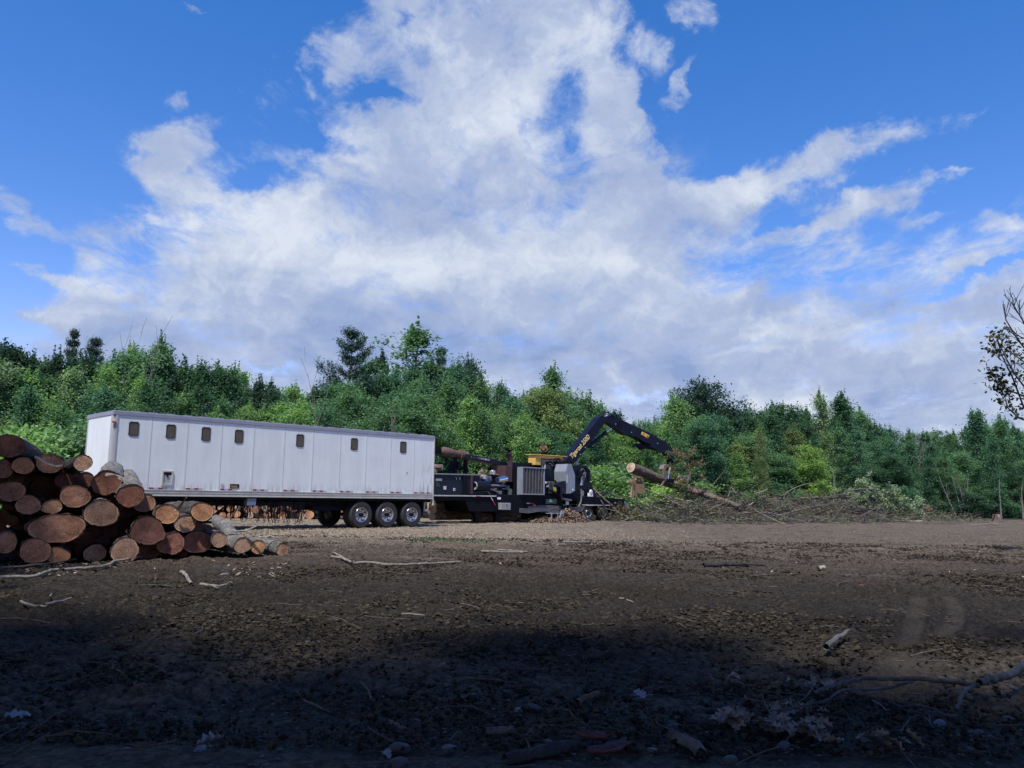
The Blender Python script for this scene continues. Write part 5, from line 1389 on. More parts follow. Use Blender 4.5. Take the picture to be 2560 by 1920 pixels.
    b.box((sm-0.32, 0.35, zb), (sm+0.20, 1.3, zt)); mf = b.build('muffler', 'maroon_box', root, False, 0.015)
    s, _ = K.pix(*Z4(232, 500), w=0.7); b = MB(); zt2 = K.pix(*Z4(232, 440), w=0.7)[1]
    b.tube([(s, 0.7, zt), (s, 0.7, zt2), (s-0.12, 0.68, zt2+0.22), (s-0.20, 0.66, zt2+0.34)], 0.14, 0, 16); b.build('exhaust_stack', 'maroon_box', mf, True)
    b = MB(); b.sq((s-0.42, 0.66, zt2+0.56), (s-0.06, 0.66, zt2+0.42), 0.26, 0.03); b.sq((s-0.12, 0.66, zt2+0.48), (s-0.10, 0.66, zt2+0.25), 0.04, 0.04); b.build('rain_flap', 'black_frame', mf)
    P('bulkhead', 'black_frame', [(300, 560), (372, 560), (372, 1030), (300, 1030)], 0.3, 1.8, Z4)
    P('hood', 'black_paint', [(262, 503), (735, 520), (735, 600), (262, 590)], 1.0, 2.0, Z4)
    b = MB(); b.sq(kpt((270, 500), 0.97), kpt((640, 512), 0.97), 0.05, 0.06); b.build('hood_edge', 'dark_panel', root)
    # radiator grille
    s0, zt = K.pix(*Z4(432, 566), w=-0.1); s1, zb = K.pix(*Z4(793, 1026), w=-0.1); zt = max(zt, K.pix(*Z4(793, 585), w=-0.1)[1])
    b = MB(); t = 0.055; sb = s0
    b.box((s0, -0.1, zb), (s0+t, 0.0, zt)); b.box((s1-t, -0.1, zb), (s1, 0.0, zt)); b.box((s0+t, -0.1, zt-t), (s1-t, 0.0, zt)); b.box((s0+t, -0.1, zb), (s1-t, 0.0, zb+t))
    rg = b.build('grille_frame', 'grey_paint', root, False, 0.008)
    b = MB(); b.box((s0+0.03, 0.12, zb+0.02), (s1-0.02, 0.34, zt-0.02)); b.build('radiator_core', 'gasket', rg)
    b = MB(); b.box((s0, 0.004, zb), (s0+0.02, 0.35, zt)); b.build('side_plate', 'grey_paint', rg)
    n = 7; pitch = (s1-s0-2*t)/n
    for i in range(n):
        x = s0+t+pitch*i
        b = MB(); b.add([(x, -0.06, zb+t), (x+pitch*0.52, -0.085, zb+t), (x+pitch*0.52, -0.065, zb+t), (x, -0.04, zb+t), (x, -0.06, zt-t), (x+pitch*0.52, -0.085, zt-t), (x+pitch*0.52, -0.065, zt-t), (x, -0.04, zt-t)],
              [(0, 1, 2, 3), (4, 5, 6, 7), (0, 1, 5, 4), (1, 2, 6, 5), (2, 3, 7, 6), (3, 0, 4, 7)]); b.build('slat', 'slat_grey', rg)
    P('bracket', 'white_tape', [(783, 575), (808, 530), (808, 600), (783, 600)], -0.13, -0.101, Z4, 0, rg)
    # discharge chute
    cw = 1.2
    def seg(name, m, pts, r, n=16, smooth=True, par=None):
        b = MB(); Q = [kpt(p, cw, Z3) for p in pts]; V_, F_ = tube_np(Q, r, n); b.add(V_, list(F_)+[tuple(range(n))[::-1], tuple(range((len(Q)-1)*n, len(Q)*n))]); return b.build(name, m, par or root, smooth)
    ch = P('chute', 'black_paint', [(668, 350), (1060, 418), (1330, 492), (1345, 570), (1300, 560), (1050, 500), (668, 425)], 0.95, 1.5, Z3)
    P('deflector', 'black_frame', [(150, 256), (280, 256), (290, 345), (150, 305)], 0.95, 1.45, Z3)
    seg('spout_shroud', 'rust_steel', [(275, 296), (300, 312), (380, 332), (450, 345), (480, 348)], [0.19, 0.25, 0.27, 0.24, 0.18])
    seg('spout_collar', 'rust_steel', [(475, 345), (570, 358)], 0.19)
    seg('swivel_ring', 'rust_steel', [(564, 357), (582, 360)], 0.27)
    seg('spout_neck', 'rust_steel', [(580, 360), (675, 385)], [0.20, 0.24])
    P('scraper', 'rust_steel', [(330, 245), (440, 268), (490, 300), (480, 308), (430, 282), (320, 256)], 1.1, 1.3, Z3, 0)
    P('chute_base', 'rust_steel', [(1160, 520), (1300, 560), (1310, 610), (1165, 570)], 1.0, 1.45, Z3)
    b = MB()
    for a_, c_, ww in (((665, 430), (655, 690), 0.12), ((500, 400), (495, 680), 0.10), ((425, 520), (420, 690), 0.12), ((545, 470), (545, 580), 0.16), ((425, 520), (500, 470), 0.07), ((425, 580), (640, 580), 0.05), ((640, 500), (690, 640), 0.07)):
        b.sq(kpt(a_, 1.2, Z3), kpt(c_, 1.2, Z3), ww, 0.2)
    b.build('chute_stand', 'black_frame', root)
    # strip of lettering on the chute
    a_, c_ = kpt((757, 404), 0.94, Z3), kpt((1045, 444), 0.94, Z3)
    P('name_plate', 'plate_grey', [(757, 385), (872, 405), (868, 430), (753, 408)], 0.93, 0.948, Z3, 0, ch)
    P('name_plate', 'white_letters', [(876, 403), (1048, 436), (1045, 462), (872, 430)], 0.93, 0.948, Z3, 0, ch)
    ang = math.atan2(K.pix(*Z3(1045, 462), w=.93)[1]-K.pix(*Z3(872, 430), w=.93)[1], K.pix(*Z3(1045, 462), w=.93)[0]-K.pix(*Z3(872, 430), w=.93)[0])
    for body, p, m, sz in (('MORBARK', (762, 404), 'gasket', 0.125), ('MODEL 30/36', (884, 428), 'plate_grey', 0.125)):
        t = text_mesh('lettering', body, sz, m, ch, 0.003)
        s, z = K.pix(*Z3(*p), w=0.925); t.location = (s, 0.925, z); t.rotation_euler = (R(90), 0, 0)
        t.rotation_euler = (Matrix.Rotation(-ang, 3, 'Y') @ Matrix.Rotation(R(90), 3, 'X')).to_euler()
    # loader bay equipment
    P('valve_bank', 'black_frame', [(790, 770), (1040, 790), (1060, 1010), (800, 1010)], 0.45, 1.6, Z4)
    P('pump_plate', 'pump_green', [(888, 800), (955, 808), (1000, 1000), (900, 1000)], 0.25, 0.44, Z4)
    s, z = K.pix(*Z4(952, 936), w=0.22); b = MB(); b.lathe([(0.14, 0.03), (0.14, 0.0), (0.0005, 0.0)], (s, 0.2, z), 0, 20); g1 = b.build('gauge', 'pale_green', root)
    b = MB(); b.lathe([(0.10, 0.0), (0.10, -0.02), (0.0005, -0.02)], (s, 0.2, z), 0, 20); b.build('gauge_face', 'label_yellow', g1)
    for x, y in ((822, 820), (845, 880)): s, z = K.pix(*Z4(x, y), w=0.4); b = MB(); b.box((s-0.07, 0.4, z-0.05), (s+0.07, 0.449, z+0.05)); b.build('decal', 'white_paint', root)
    P('control_stand', 'black_paint', [(1000, 860), (1040, 815), (1140, 795), (1130, 905), (1080, 915), (1080, 1060), (1060, 1060), (1050, 900), (1005, 890)], -0.35, -0.05, Z4)
    P('strut', 'black_frame', [(860, 940), (880, 930), (1080, 1060), (1070, 1085)], 0.0, 0.1, Z4)
    P('strut', 'worn_steel', [(985, 1010), (1060, 1030), (1080, 1050), (1010, 1035)], -0.04, -0.01, Z4)
    P('warning_plate', 'dark_green', [(805, 1092), (985, 1092), (985, 1168), (805, 1168)], 0.04, 0.118, Z4)
    P('warning_triangle', 'pale_green', [(893, 1092), (927, 1140), (865, 1142)], 0.02, 0.038, Z4, 0)
    P('tool_tray', 'battery_grey', [(1085, 1068), (1240, 1095), (1235, 1125), (1140, 1110)], -0.15, 0.1, Z4)
    P('decal', 'white_paint', [(1145, 1125), (1185, 1125), (1183, 1185), (1146, 1183)], 0.02, 0.1, Z4, 0)
    # outfeed wedge and step
    P('outfeed', 'black_frame', [(545, 1440), (690, 1315), (860, 1325), (860, 1395), (655, 1442)], 0.5, 1.6, Z4)
    b = MB()
    st = kp([(905, 1318), (1062, 1318), (1062, 1425), (905, 1425)], -0.35); (x0, z1), (x1, _), (_, z0), _ = st
    for q in ((x0, -0.35, z1-0.04, x1, 0.1, z1), (x0, -0.35, z0, x0+0.05, -0.30, z1-0.04), (x1-0.3, -0.35, z0, x1-0.25, -0.30, z1-0.04), (x0-0.25, -0.45, z0-0.06, x1, 0.1, z0)): b.box(q[:3], q[3:])
    b.prism(kp([(1062, 1280), (1120, 1270), (1060, 1470), (1000, 1470)], -0.36), -0.40, -0.352); b.build('access_step', 'grey_paint', root)
    # rear platform
    P('rear_deck', 'black_frame', [(1385, 1062), (1500, 1046), (2080, 1092), (2125, 1335), (2060, 1340), (1880, 1180), (1385, 1172)], 0.0, 2.4, Z4)
    b = MB(); b.sq(kpt((1390, 1185), -0.02), kpt((1850, 1192), -0.02), 0.05, 0.05); b.sq(kpt((1470, 1188), -0.04), kpt((1580, 1192), -0.04), 0.08, 0.07); b.build('fender_rail', 'rail_grey', root)
    P('fender', 'worn_steel', [(1250, 1280), (1390, 1300), (1470, 1190), (1440, 1190), (1340, 1230)], -0.02, 0.3, Z4)
    for cx in (1502, 1748):
        s, _ = K.pix(*Z4(cx, 1320), w=0.0); add_wheel(WK, root, s, 0.0, 0.46); add_wheel(WK, root, s, 2.4, 0.46, True)
    b = MB()
    for cx in (1502, 1748): s, _ = K.pix(*Z4(cx, 1320), w=0.0); b.bar((s, 0.15, 0.46), (s, 2.25, 0.46), 0.07)
    b.build('axle', 'black_frame', root)
    # canisters on the deck
    b = MB()
    for x, y, r in ((1550, 972, 0.12),): s, z = K.pix(*Z4(x, y), w=0.2); b.lathe([(r, 0.05), (r, 0), (r*.8, -.02), (0.0005, -.02)], (s, 0.2, z), 0, 16)
    for x, y in ((1533, 1025), (1567, 1025)): s, z = K.pix(*Z4(x, y), w=0.2); b.box((s-0.07, 0.2, z-0.12), (s+0.07, 0.35, z+0.12))
    b.build('work_light', 'white_paint', root, False, 0.01)
chipper()

# ================================================================== KNUCKLE-BOOM LOADER
LW = 1.25
def loader():
    root = empty('log_loader', K.world(0, 0, 0), K.h)
    tag(root, 'black knuckle-boom log loader with yellow-topped cab, arm raised over the brush heap', 'log loader')
    def P(name, m, poly, w0, w1, zf=Z5, bevel=0.015, parent=None):
        b = MB(); b.prism(kp(poly, w0, zf), w0, w1); return b.build(name, m, parent or root, False, bevel)
    bm = P('boom', 'boom_paint', [(222, 690), (330, 700), (400, 625), (505, 500), (575, 385), (690, 238), (695, 195), (650, 172), (620, 180)], LW-0.22, LW+0.22)
    t = text_mesh('lettering', 'Tigercat 250D', 0.30, 'cream_letters', bm, 0.007)
    p = K.pix(*Z4(1232, 440), w=LW-0.225); q = K.pix(*Z4(1528, 92), w=LW-0.225)
    wd = max(v.co.x for v in t.data.vertices)-min(v.co.x for v in t.data.vertices)
    L_ = math.hypot(q[0]-p[0], q[1]-p[1]); a = math.atan2(q[1]-p[1], q[0]-p[0])
    t.location = (p[0], LW-0.228, p[1]); t.scale = (L_/wd, 1.2*L_/wd, 1)
    t.rotation_euler = (Matrix.Rotation(-a, 3, 'Y') @ Matrix.Rotation(R(90), 3, 'X')).to_euler()
    st = P('stick', 'boom_paint', [(672, 228), (700, 188), (755, 165), (1000, 285), (1290, 440), (1368, 492), (1412, 548), (1448, 655), (1405, 660), (1345, 590), (1262, 558), (1180, 520), (1060, 445), (960, 395), (880, 378), (785, 308)], LW-0.17, LW+0.17)
    P('heel', 'black_frame', [(985, 516), (1040, 480), (1110, 480), (1262, 540), (1262, 558), (1180, 545), (1120, 535), (1078, 549), (1055, 520)], LW-0.12, LW+0.12, Z5, 0.01, None)
    P('pivot_cover', 'black_frame', [(815, 245), (850, 235), (858, 275), (820, 288)], LW-0.21, LW-0.171, Z5, 0.01, st)
    lb = P('warning_label', 'label_yellow', [(1090, 350), (1168, 392), (1150, 424), (1076, 380)], LW-0.19, LW-0.171, Z5, 0, st)
    P('symbol', 'gasket', [(1101, 368), (1112, 376), (1094, 376)], LW-0.198, LW-0.191, Z5, 0, lb)
    P('symbol', 'gasket', [(1144, 396), (1156, 402), (1150, 414), (1139, 408)], LW-0.198, LW-0.191, Z5, 0, lb)
    # bolts
    for x, y in ((795, 266), (970, 358), (1258, 480), (460, 526), (404, 602)):
        s, z = K.pix(*Z5(x, y), w=LW-0.25); b = MB(); b.lathe([(0.035, 0.04), (0.035, 0), (0.0005, 0)], (s, LW-0.25, z), 0, 10); b.build('pin', 'steel', bm if x < 600 else st)
    b = MB(); b.bar(kpt((498, 510), LW, Z5), kpt((672, 368), LW, Z5), 0.11, 0, 14); b.bar(kpt((660, 377), LW, Z5), kpt((682, 358), LW, Z5), 0.13, 0, 14); cy = b.build('stick_cylinder', 'black_paint', root, True)
    b = MB(); b.bar(kpt((672, 368), LW, Z5), kpt((760, 292), LW, Z5), 0.055, 0, 12); b.build('cylinder_rod', 'chrome', cy, True)
    b = MB(); b.bar(kpt((338, 735), LW-0.1, Z5), kpt((382, 655), LW-0.1, Z5), 0.06, 0, 12); b.build('boom_rod', 'white_tape', root, True)
    b = MB(); b.bar(kpt((985, 395), LW-0.20, Z5), kpt((1120, 470), LW-0.20, Z5), 0.07, 0, 12); b.bar(kpt((1100, 460), LW-0.20, Z5), kpt((1180, 492), LW-0.20, Z5), 0.05, 0, 12); b.build('heel_cylinder', 'black_frame', root, True)
    # hoses
    def hose(name, pts, r=0.02, w=LW-0.1, zf=Z5, m='hose', par=None):
        b = MB(); Q = [Vector(kpt(p, w, zf)) for p in pts]
        # smooth through the points
        out = []
        for i in range(len(Q)-1):
            p0 = Q[max(i-1, 0)]; p1 = Q[i]; p2 = Q[i+1]; p3 = Q[min(i+2, len(Q)-1)]
            for k in range(5):
                t_ = k/5; out.append(0.5*((2*p1)+(-p0+p2)*t_+(2*p0-5*p1+4*p2-p3)*t_*t_+(-p0+3*p1-3*p2+p3)*t_**3))
        out.append(Q[-1]); b.tube(out, r, 0, 6); return b.build(name, m, par or root, True)
    hose('hose', [(610, 195), (625, 155), (665, 130), (720, 140), (765, 170)], 0.025)
    hose('hose', [(625, 205), (640, 160), (690, 140), (740, 160), (780, 185)], 0.022, LW-0.2)
    hose('hose', [(640, 190), (660, 160), (700, 155), (730, 180)], 0.022, LW+0.1)
    hose('hose', [(1000, 290), (1080, 325), (1200, 388), (1300, 440), (1372, 490), (1425, 560)], 0.025, LW+0.05)
    hose('hose', [(1300, 448), (1390, 505), (1440, 590), (1470, 640), (1480, 680), (1440, 695)], 0.02)
    hose('hose', [(1440, 600), (1490, 640), (1488, 685), (1450, 690)], 0.018)
    for i, q in enumerate([[(965, 590), (930, 500), (950, 440), (1010, 430), (1040, 480), (1030, 560)], [(1005, 600), (985, 480), (1010, 432), (1060, 450), (1090, 500)], [(1020, 590), (1000, 470), (1040, 425), (1075, 460), (1085, 510)], [(1045, 600), (1070, 520), (1100, 490), (1180, 480), (1250, 470)]]):
        hose('hose', q, 0.022, 0.6+0.1*i, Z4)
    # cab
    cb = MB(); (s0, zt), (s1, _) = kp([(640, 372), (1088, 378)], 0.7); zb = K.pix(*Z4(640, 520), w=0.7)[1]-0.05
    _, zw = K.pix(*Z4(735, 428), w=0.7); sw0, _ = K.pix(*Z4(732, 428), w=0.7); sw1, _ = K.pix(*Z4(1052, 430), w=0.7); zl = K.pix(*Z4(800, 600), w=0.7)[1]
    cb.box((s0, 0.7, zw), (s1, 1.25, zt)); cb.box((s0, 0.7, zb), (sw0, 1.25, zw)); cb.box((sw1, 0.7, zb+0.1), (s1, 0.78, zw)); cb.box((s0-0.08, 0.62, zt), (s1+0.30, 1.35, zt+0.035))
    c = cb.build('cab', 'yellow_paint', root, False, 0.015)
    b = MB(); b.box((sw0, 0.73, zl), (sw1, 0.76, zw)); b.build('windscreen', 'cab_glass', c)
    b = MB()
    b.box((sw0, 0.715, zw-0.05), (sw1, 0.729, zw)); b.box((sw0, 0.715, zl), (sw0+0.05, 0.729, zw-0.05)); b.build('window_seal', 'gasket', c)
    P('cab_base', 'dark_panel', [(735, 522), (790, 595), (1052, 590), (1052, 785), (795, 785), (735, 700)], 0.7, 1.3, Z4, 0.01, None)
    P('cab_side', 'gasket', [(626, 430), (640, 430), (640, 520), (626, 520)], 0.9, 1.0, Z4, 0, c)
    P('notice', 'white_paint', [(960, 592), (1008, 594), (1008, 728), (962, 726)], 0.64, 0.66, Z4, 0)
    b = MB(); b.tube([kpt((755, 490), 0.6), kpt((756, 580), 0.6)], 0.03); s, z = K.pix(*Z4(755, 495), w=0.6); b.lathe([(0.08, 0.02), (0.08, 0), (0.0005, 0)], (s, 0.58, z), 0, 12); b.build('mirror', 'plate_grey', root)
    b = MB()
    for q in ([(880, 510), (905, 545), (940, 550), (945, 520), (925, 500), (925, 480)],): b.tube([kpt(p, 0.68) for p in q], 0.03)
    b.build('levers', 'plate_grey', root, True)
    # grey guard with facets
    y0 = -0.30
    G = [(1110, 520), (1228, 520), (1285, 650), (1285, 960), (1212, 1002), (1082, 1002), (1068, 632)]
    gd = P('guard', 'grey_paint', [(1170, 520), (1228, 520), (1285, 700), (1287, 960), (1212, 1002), (1150, 1002), (1140, 640)], y0, y0+0.9, Z4, 0.01)
    b = MB(); A_ = [kpt(p, y0) for p in ((1170, 520), (1140, 640), (1150, 1002))]; B_ = [kpt(p, y0+0.55) for p in ((1112, 522), (1070, 632), (1083, 1002))]
    b.add(A_+B_, [(0, 1, 4, 3), (1, 2, 5, 4)]); bb = b.build('guard_side', 'grey_paint', gd); md = bb.modifiers.new('solid', 'SOLIDIFY'); md.thickness = 0.03; md.offset = -1
    P('guard_door', 'grey_paint', [(1215, 712), (1285, 716), (1286, 955), (1214, 995)], y0-0.018, y0-0.002, Z4, 0.004, gd)
    s, z = K.pix(*Z4(1252, 940), w=y0-0.03); b = MB(); b.lathe([(0.05, 0.01), (0.05, -0.01), (0.0005, -0.012)], (s, y0-0.03, z), 0, 12); b.build('lamp', 'white_paint', gd)
    b = MB(); b.box(kpt((1150, 700), y0-0.012), kpt((1170, 830), y0-0.003)); b.build('scuff', 'rail_grey', gd)
    P('guard_grip', 'black_frame', [(1110, 470), (1240, 470), (1255, 520), (1110, 520)], 0.0, 0.6, Z4)
    # turntable house
    P('turntable_house', 'black_paint', [(1283, 550), (1450, 556), (1520, 632), (1530, 800), (1590, 920), (1650, 1062), (1385, 1065), (1290, 1040)], 1.0, 2.1, Z4)
    b = MB()
    for q in ([(1283, 548), (1450, 554)], [(1450, 554), (1522, 634)], [(1522, 634), (1532, 800)]): b.sq(kpt(q[0], 0.9), kpt(q[1], 0.9), 0.06, 0.1)
    b.build('house_edge', 'dark_panel', root)
    P('turntable_base', 'black_frame', [(1090, 1002), (1385, 1002), (1385, 1120), (1090, 1120)], 0.3, 2.0, Z4)
    P('pump_cover', 'grey_paint', [(1402, 732), (1428, 735), (1420, 868), (1392, 868), (1395, 845), (1400, 845)], 0.75, 0.9, Z4)
    P('locker', 'black_frame', [(1390, 930), (1500, 930), (1500, 1062), (1390, 1062)], 0.55, 0.98, Z4)
    rs = np.random.RandomState(8)
    for i in range(9):
        x, y = rs.uniform(1310, 1420), rs.uniform(640, 760)
        hose('hose', [(x, y), (x+rs.uniform(20, 50), y-rs.uniform(20, 60)), (x+rs.uniform(30, 80), y+rs.uniform(0, 50)), (x+rs.uniform(-20, 30), y+rs.uniform(60, 140))], 0.022, rs.uniform(0.7, 0.95), Z4, 'plate_grey' if i % 3 == 0 else 'hose')
    hose('hose', [(1385, 930), (1390, 1050), (1375, 1150), (1320, 1225), (1230, 1235), (1190, 1210)], 0.045, -0.05, Z4, 'plate_grey')
    hose('hose', [(1300, 860), (1305, 1000), (1320, 1120), (1290, 1160)], 0.03, 0.5, Z4)
    hose('hose', [(1345, 860), (1350, 1000), (1345, 1120), (1290, 1180)], 0.03, 0.5, Z4)
    P('tank', 'plate_grey', [(1412, 955), (1432, 955), (1432, 1040), (1408, 1040)], 0.45, 0.54, Z4)
    # grapple
    P('rotator', 'black_frame', [(1385, 655), (1420, 660), (1445, 690), (1478, 686), (1478, 696), (1425, 715), (1388, 712)], LW-0.12, LW+0.12)
    gp = P('grapple', 'worn_steel', [(1328, 722), (1360, 712), (1400, 716), (1422, 742), (1408, 748), (1384, 740), (1350, 752), (1336, 770), (1318, 765)], LW-0.28, LW+0.28)
    P('tine', 'worn_steel', [(1322, 752), (1342, 748), (1348, 800), (1372, 860), (1340, 905), (1296, 968), (1292, 955), (1330, 880), (1325, 830)], LW-0.30, LW-0.18, Z5, 0.01, gp)
    P('tine', 'worn_steel', [(1310, 830), (1335, 790), (1345, 800), (1322, 850), (1300, 855)], LW+0.15, LW+0.27, Z5, 0.01, gp)
    P('tine', 'worn_steel', [(1400, 742), (1416, 745), (1408, 830), (1415, 880), (1395, 930), (1355, 962), (1350, 950), (1385, 910), (1395, 870), (1390, 820)], LW-0.08, LW+0.06, Z5, 0.01, gp)
    b = MB(); b.bar(kpt((1398, 745), LW-0.3, Z5), kpt((1378, 820), LW-0.3, Z5), 0.075, 0, 12); gc = b.build('grapple_cylinder', 'worn_steel', gp, True)
    b = MB(); b.bar(kpt((1378, 822), LW-0.3, Z5), kpt((1372, 875), LW-0.3, Z5), 0.045, 0, 12); b.build('cylinder_rod', 'chrome', gc, True)
    b = MB(); b.box(kpt((1360, 870), LW-0.32, Z5), kpt((1385, 912), LW+0.1, Z5)); b.build('grapple_link', 'black_frame', gp)
loader()
for p in WH+WHD+WK: bpy.data.objects.remove(p)

# ------------------------------------------------------------------ the lifted trunk in the grapple
def lifted():
    a = K.world(*K.pix(*Z5(958, 745), w=LW-0.1)[:1], LW-0.1, K.pix(*Z5(958, 745), w=LW-0.1)[1])
    m = K.pix(*Z5(1310, 890), w=LW); b_ = K.pix(*Z5(2180, 1185), w=-0.6)
    A_ = Vector(a); B_ = K.world(b_[0], -0.6, b_[1]); Mi = K.world(m[0], LW, m[1])
    d = (Mi-A_).normalized()
    L1 = (Mi-A_).length*1.35
    o = make_log(A_, d, L1, 0.33, 0.27, 'pale', 'bark_brown', 'felled_tree', 0.03, 0.02, 501)
    tag(o, 'freshly cut timber held slanting in the grapple, pale end up to the left', 'felled tree')
    # stripped patch
    C0 = A_+d*L1
    C1 = B_; C1 = at_y(*Z5(2180, 1188), 51.0); d2 = (C1-C0)
    o2 = make_log(C0-d2.normalized()*0.6, d2, d2.length+0.6, 0.25, 0.17, 'pale', 'bark_brown', 'upper_stem', 0.04, 0.03, 502)
    o2.parent = o; o2.matrix_parent_inverse = Matrix.Identity(4)
    bpy.context.view_layer.update()
    from mathutils import Euler
    mo = Matrix.Translation(o.location) @ o.rotation_euler.to_matrix().to_4x4(); m2 = Matrix.Translation(o2.location) @ o2.rotation_euler.to_matrix().to_4x4()
    o2.matrix_local = mo.inverted() @ m2
    # peeled wood patch, twigs and leaves on it
    rs = np.random.RandomState(31); out = []; lv = []
    inv = mo.inverted()
    for k in range(16):
        t = rs.uniform(0.0, 0.55); p = C0+(C1-C0)*t; dd = Vector(rs.normal(size=3)); dd.z = -abs(dd.z)*0.7; sub = []
        pl_ = inv @ p; dl = inv.to_3x3() @ dd
        branches(rs, pl_, dl, rs.uniform(0.6, 1.3), 0.03, 2, sub, 0.6, 0.0, 4, 3, 0.12); out += sub
        for q, _ in sub:
            if rs.rand() < 0.6: lv.append(q[-1]+rs.normal(size=(12, 3))*0.13)
    tw = link('twigs', branch_mesh('twigs', out, 'bark_twig', 4, 0.006), o)
    v, f = leaf_quads(np.concatenate(lv), 0.17, rs, 0.3, 1.5); c = link('leaves', np_mesh('leaves', v, f, ['leaves']), o); c.color = (0.16, 0.20, 0.10, 1)
    b = MB(); n = 8; vs = []
    for i in range(n+1):
        t = 0.30+0.42*i/n; h = 0.13*math.sin(math.pi*min(i/n+0.08, 1))+0.02
        for k in (-1, 0, 1):
            a_ = R(35+k*28*(0.4+h*4)+8*math.sin(i*2)); r = 0.33-0.06*t+0.008
            vs.append((r*math.cos(-a_+math.pi*0.5)*-1 if False else r*math.sin(a_)*1.0, L1*t, r*math.cos(a_)))
    b.add(vs, [(i*3+k, i*3+k+1, (i+1)*3+k+1, (i+1)*3+k) for i in range(n) for k in (0, 1)]); b.build('peeled_patch', 'tan_board', o, True)
lifted()
# dry leafy tangle hanging behind the grapple
def tangle(px0, py0, px1, py1, Y, n, seed, label, leafc=(0.24, 0.16, 0.10), name='dead_branch', cat='branch', leafn=10, m='bark_twig', L_=1.1):
    rs = np.random.RandomState(seed); out = []; lv = []; org = at_y((px0+px1)/2, (py0+py1)/2, Y)
    for k in range(n):
        t = rs.rand(); p = at_y(px0+(px1-px0)*t+rs.normal(0, 4), py0+(py1-py0)*t+rs.normal(0, 4), Y+rs.normal(0, 0.2))-org
        sub = []; branches(rs, p, rs.normal(size=3)+np.array([0, 0, 0.2]), rs.uniform(0.4, 1)*L_, 0.025, 2, sub, 0.6, 0.05, 4, 3, 0.15); out += sub
        for q, _ in sub:
            if rs.rand() < 0.6: lv.append(q[-1]+rs.normal(size=(leafn, 3))*0.10)
    e = empty(name, org); tag(e, label, cat)
    link('twigs', branch_mesh('twigs', out, m, 4, 0.006), e)
    v, f = leaf_quads(np.concatenate(lv), 0.14, rs, 0.3, 1.5); c = link('leaves', np_mesh('leaves', v, f, ['leaves']), e); c.color = (*leafc, 1)
tangle(1712, 1130, 1730, 1180, 52.5, 7, 61, 'brown withered bough hanging behind the grapple', (0.17, 0.125, 0.095))
tangle(1690, 1150, 1705, 1215, 52.8, 10, 62, 'olive leafy bough standing behind the grapple', (0.14, 0.15, 0.07))
tangle(1362, 1132, 1368, 1118, 44.5, 2, 63, 'small withered sprig sticking up above the yellow cab', (0.22, 0.15, 0.12), leafn=6, L_=0.3)
tangle(1196, 1178, 1206, 1176, 42.5, 2, 64, 'dry leaves lying on the front air cleaner', (0.22, 0.2, 0.17), leafn=6, L_=0.25)

# ------------------------------------------------------------------ rusty frames behind
def frame1():
    r = Frame(K.world(11.2, 2.6, 0)[:2], K.h)
    e = empty('plank_frame', r.o, r.h); tag(e, 'rust-brown steel frame with a plank panel standing behind the brush', 'frame')
    def q(p): s, z = r.pix(*Z5(*p)); return (s, 0, z)
    b = MB()
    for a, c in (((985, 850), (1028, 1090)), ((1078, 850), (1085, 900)), ((978, 850), (1082, 850)), ((972, 900), (968, 1075)), ((925, 902), (990, 925)), ((1046, 1035), (1046, 1080))): b.sq(q(a), q(c), 0.14, 0.14)
    b.build('posts', 'tan_board', e)
    b = MB(); b.prism([(q(p)[0], q(p)[2]) for p in ((992, 905), (1086, 905), (1106, 1033), (1018, 1038))], -0.12, -0.08); b.build('panel', 'tan_board', e)
    b = MB(); b.prism([(q(p)[0], q(p)[2]) for p in ((1000, 893), (1075, 893), (1078, 912), (1000, 912))], -0.14, -0.121); b.build('lattice', 'rust_steel', e)
    b = MB(); c = q((945, 1010)); b.lathe([(0.0005, 0.3), (0.35, 0.3), (0.38, 0.5), (0.38, 1.0), (0.0005, 1.0)], (c[0], 0, 0.75), 0, 20); b.build('drum', 'blue_grey', e)
frame1()
def frame2():
    r = Frame(K.world(15.5, 2.6, 0)[:2], K.h)
    e = empty('loader_arm', r.o, r.h); tag(e, 'tan steel arm and plate of another machine behind the grapple', 'machine arm')
    def q(p, w=0): s, z = r.pix(*Z5(*p), w=w); return (s, w, z)
    b = MB(); b.prism([(q(p)[0], q(p)[2]) for p in ((1497, 875), (1545, 860), (1572, 915), (1560, 968), (1500, 960))], 0, 0.1); b.build('plate', 'tan_board', e)
    b = MB()
    for a, c, w in (((1520, 862), (1608, 842), 0.14), ((1612, 845), (1565, 920), 0.16), ((1490, 870), (1502, 850), 0.2), ((1525, 880), (1600, 860), 0.08)): b.sq(q(a, -0.15), q(c, -0.15), w, 0.2)
    b.build('links', 'worn_steel', e, False, 0.02)
    b = MB(); b.box(q((1568, 925), 0.0), q((1605, 960), 0.5)); b.sq(q((1530, 950), 0.6), (q((1530, 950), 0.6)[0], 0.6, 0.0), 0.5, 0.5); b.build('mount', 'black_frame', e)
frame2()

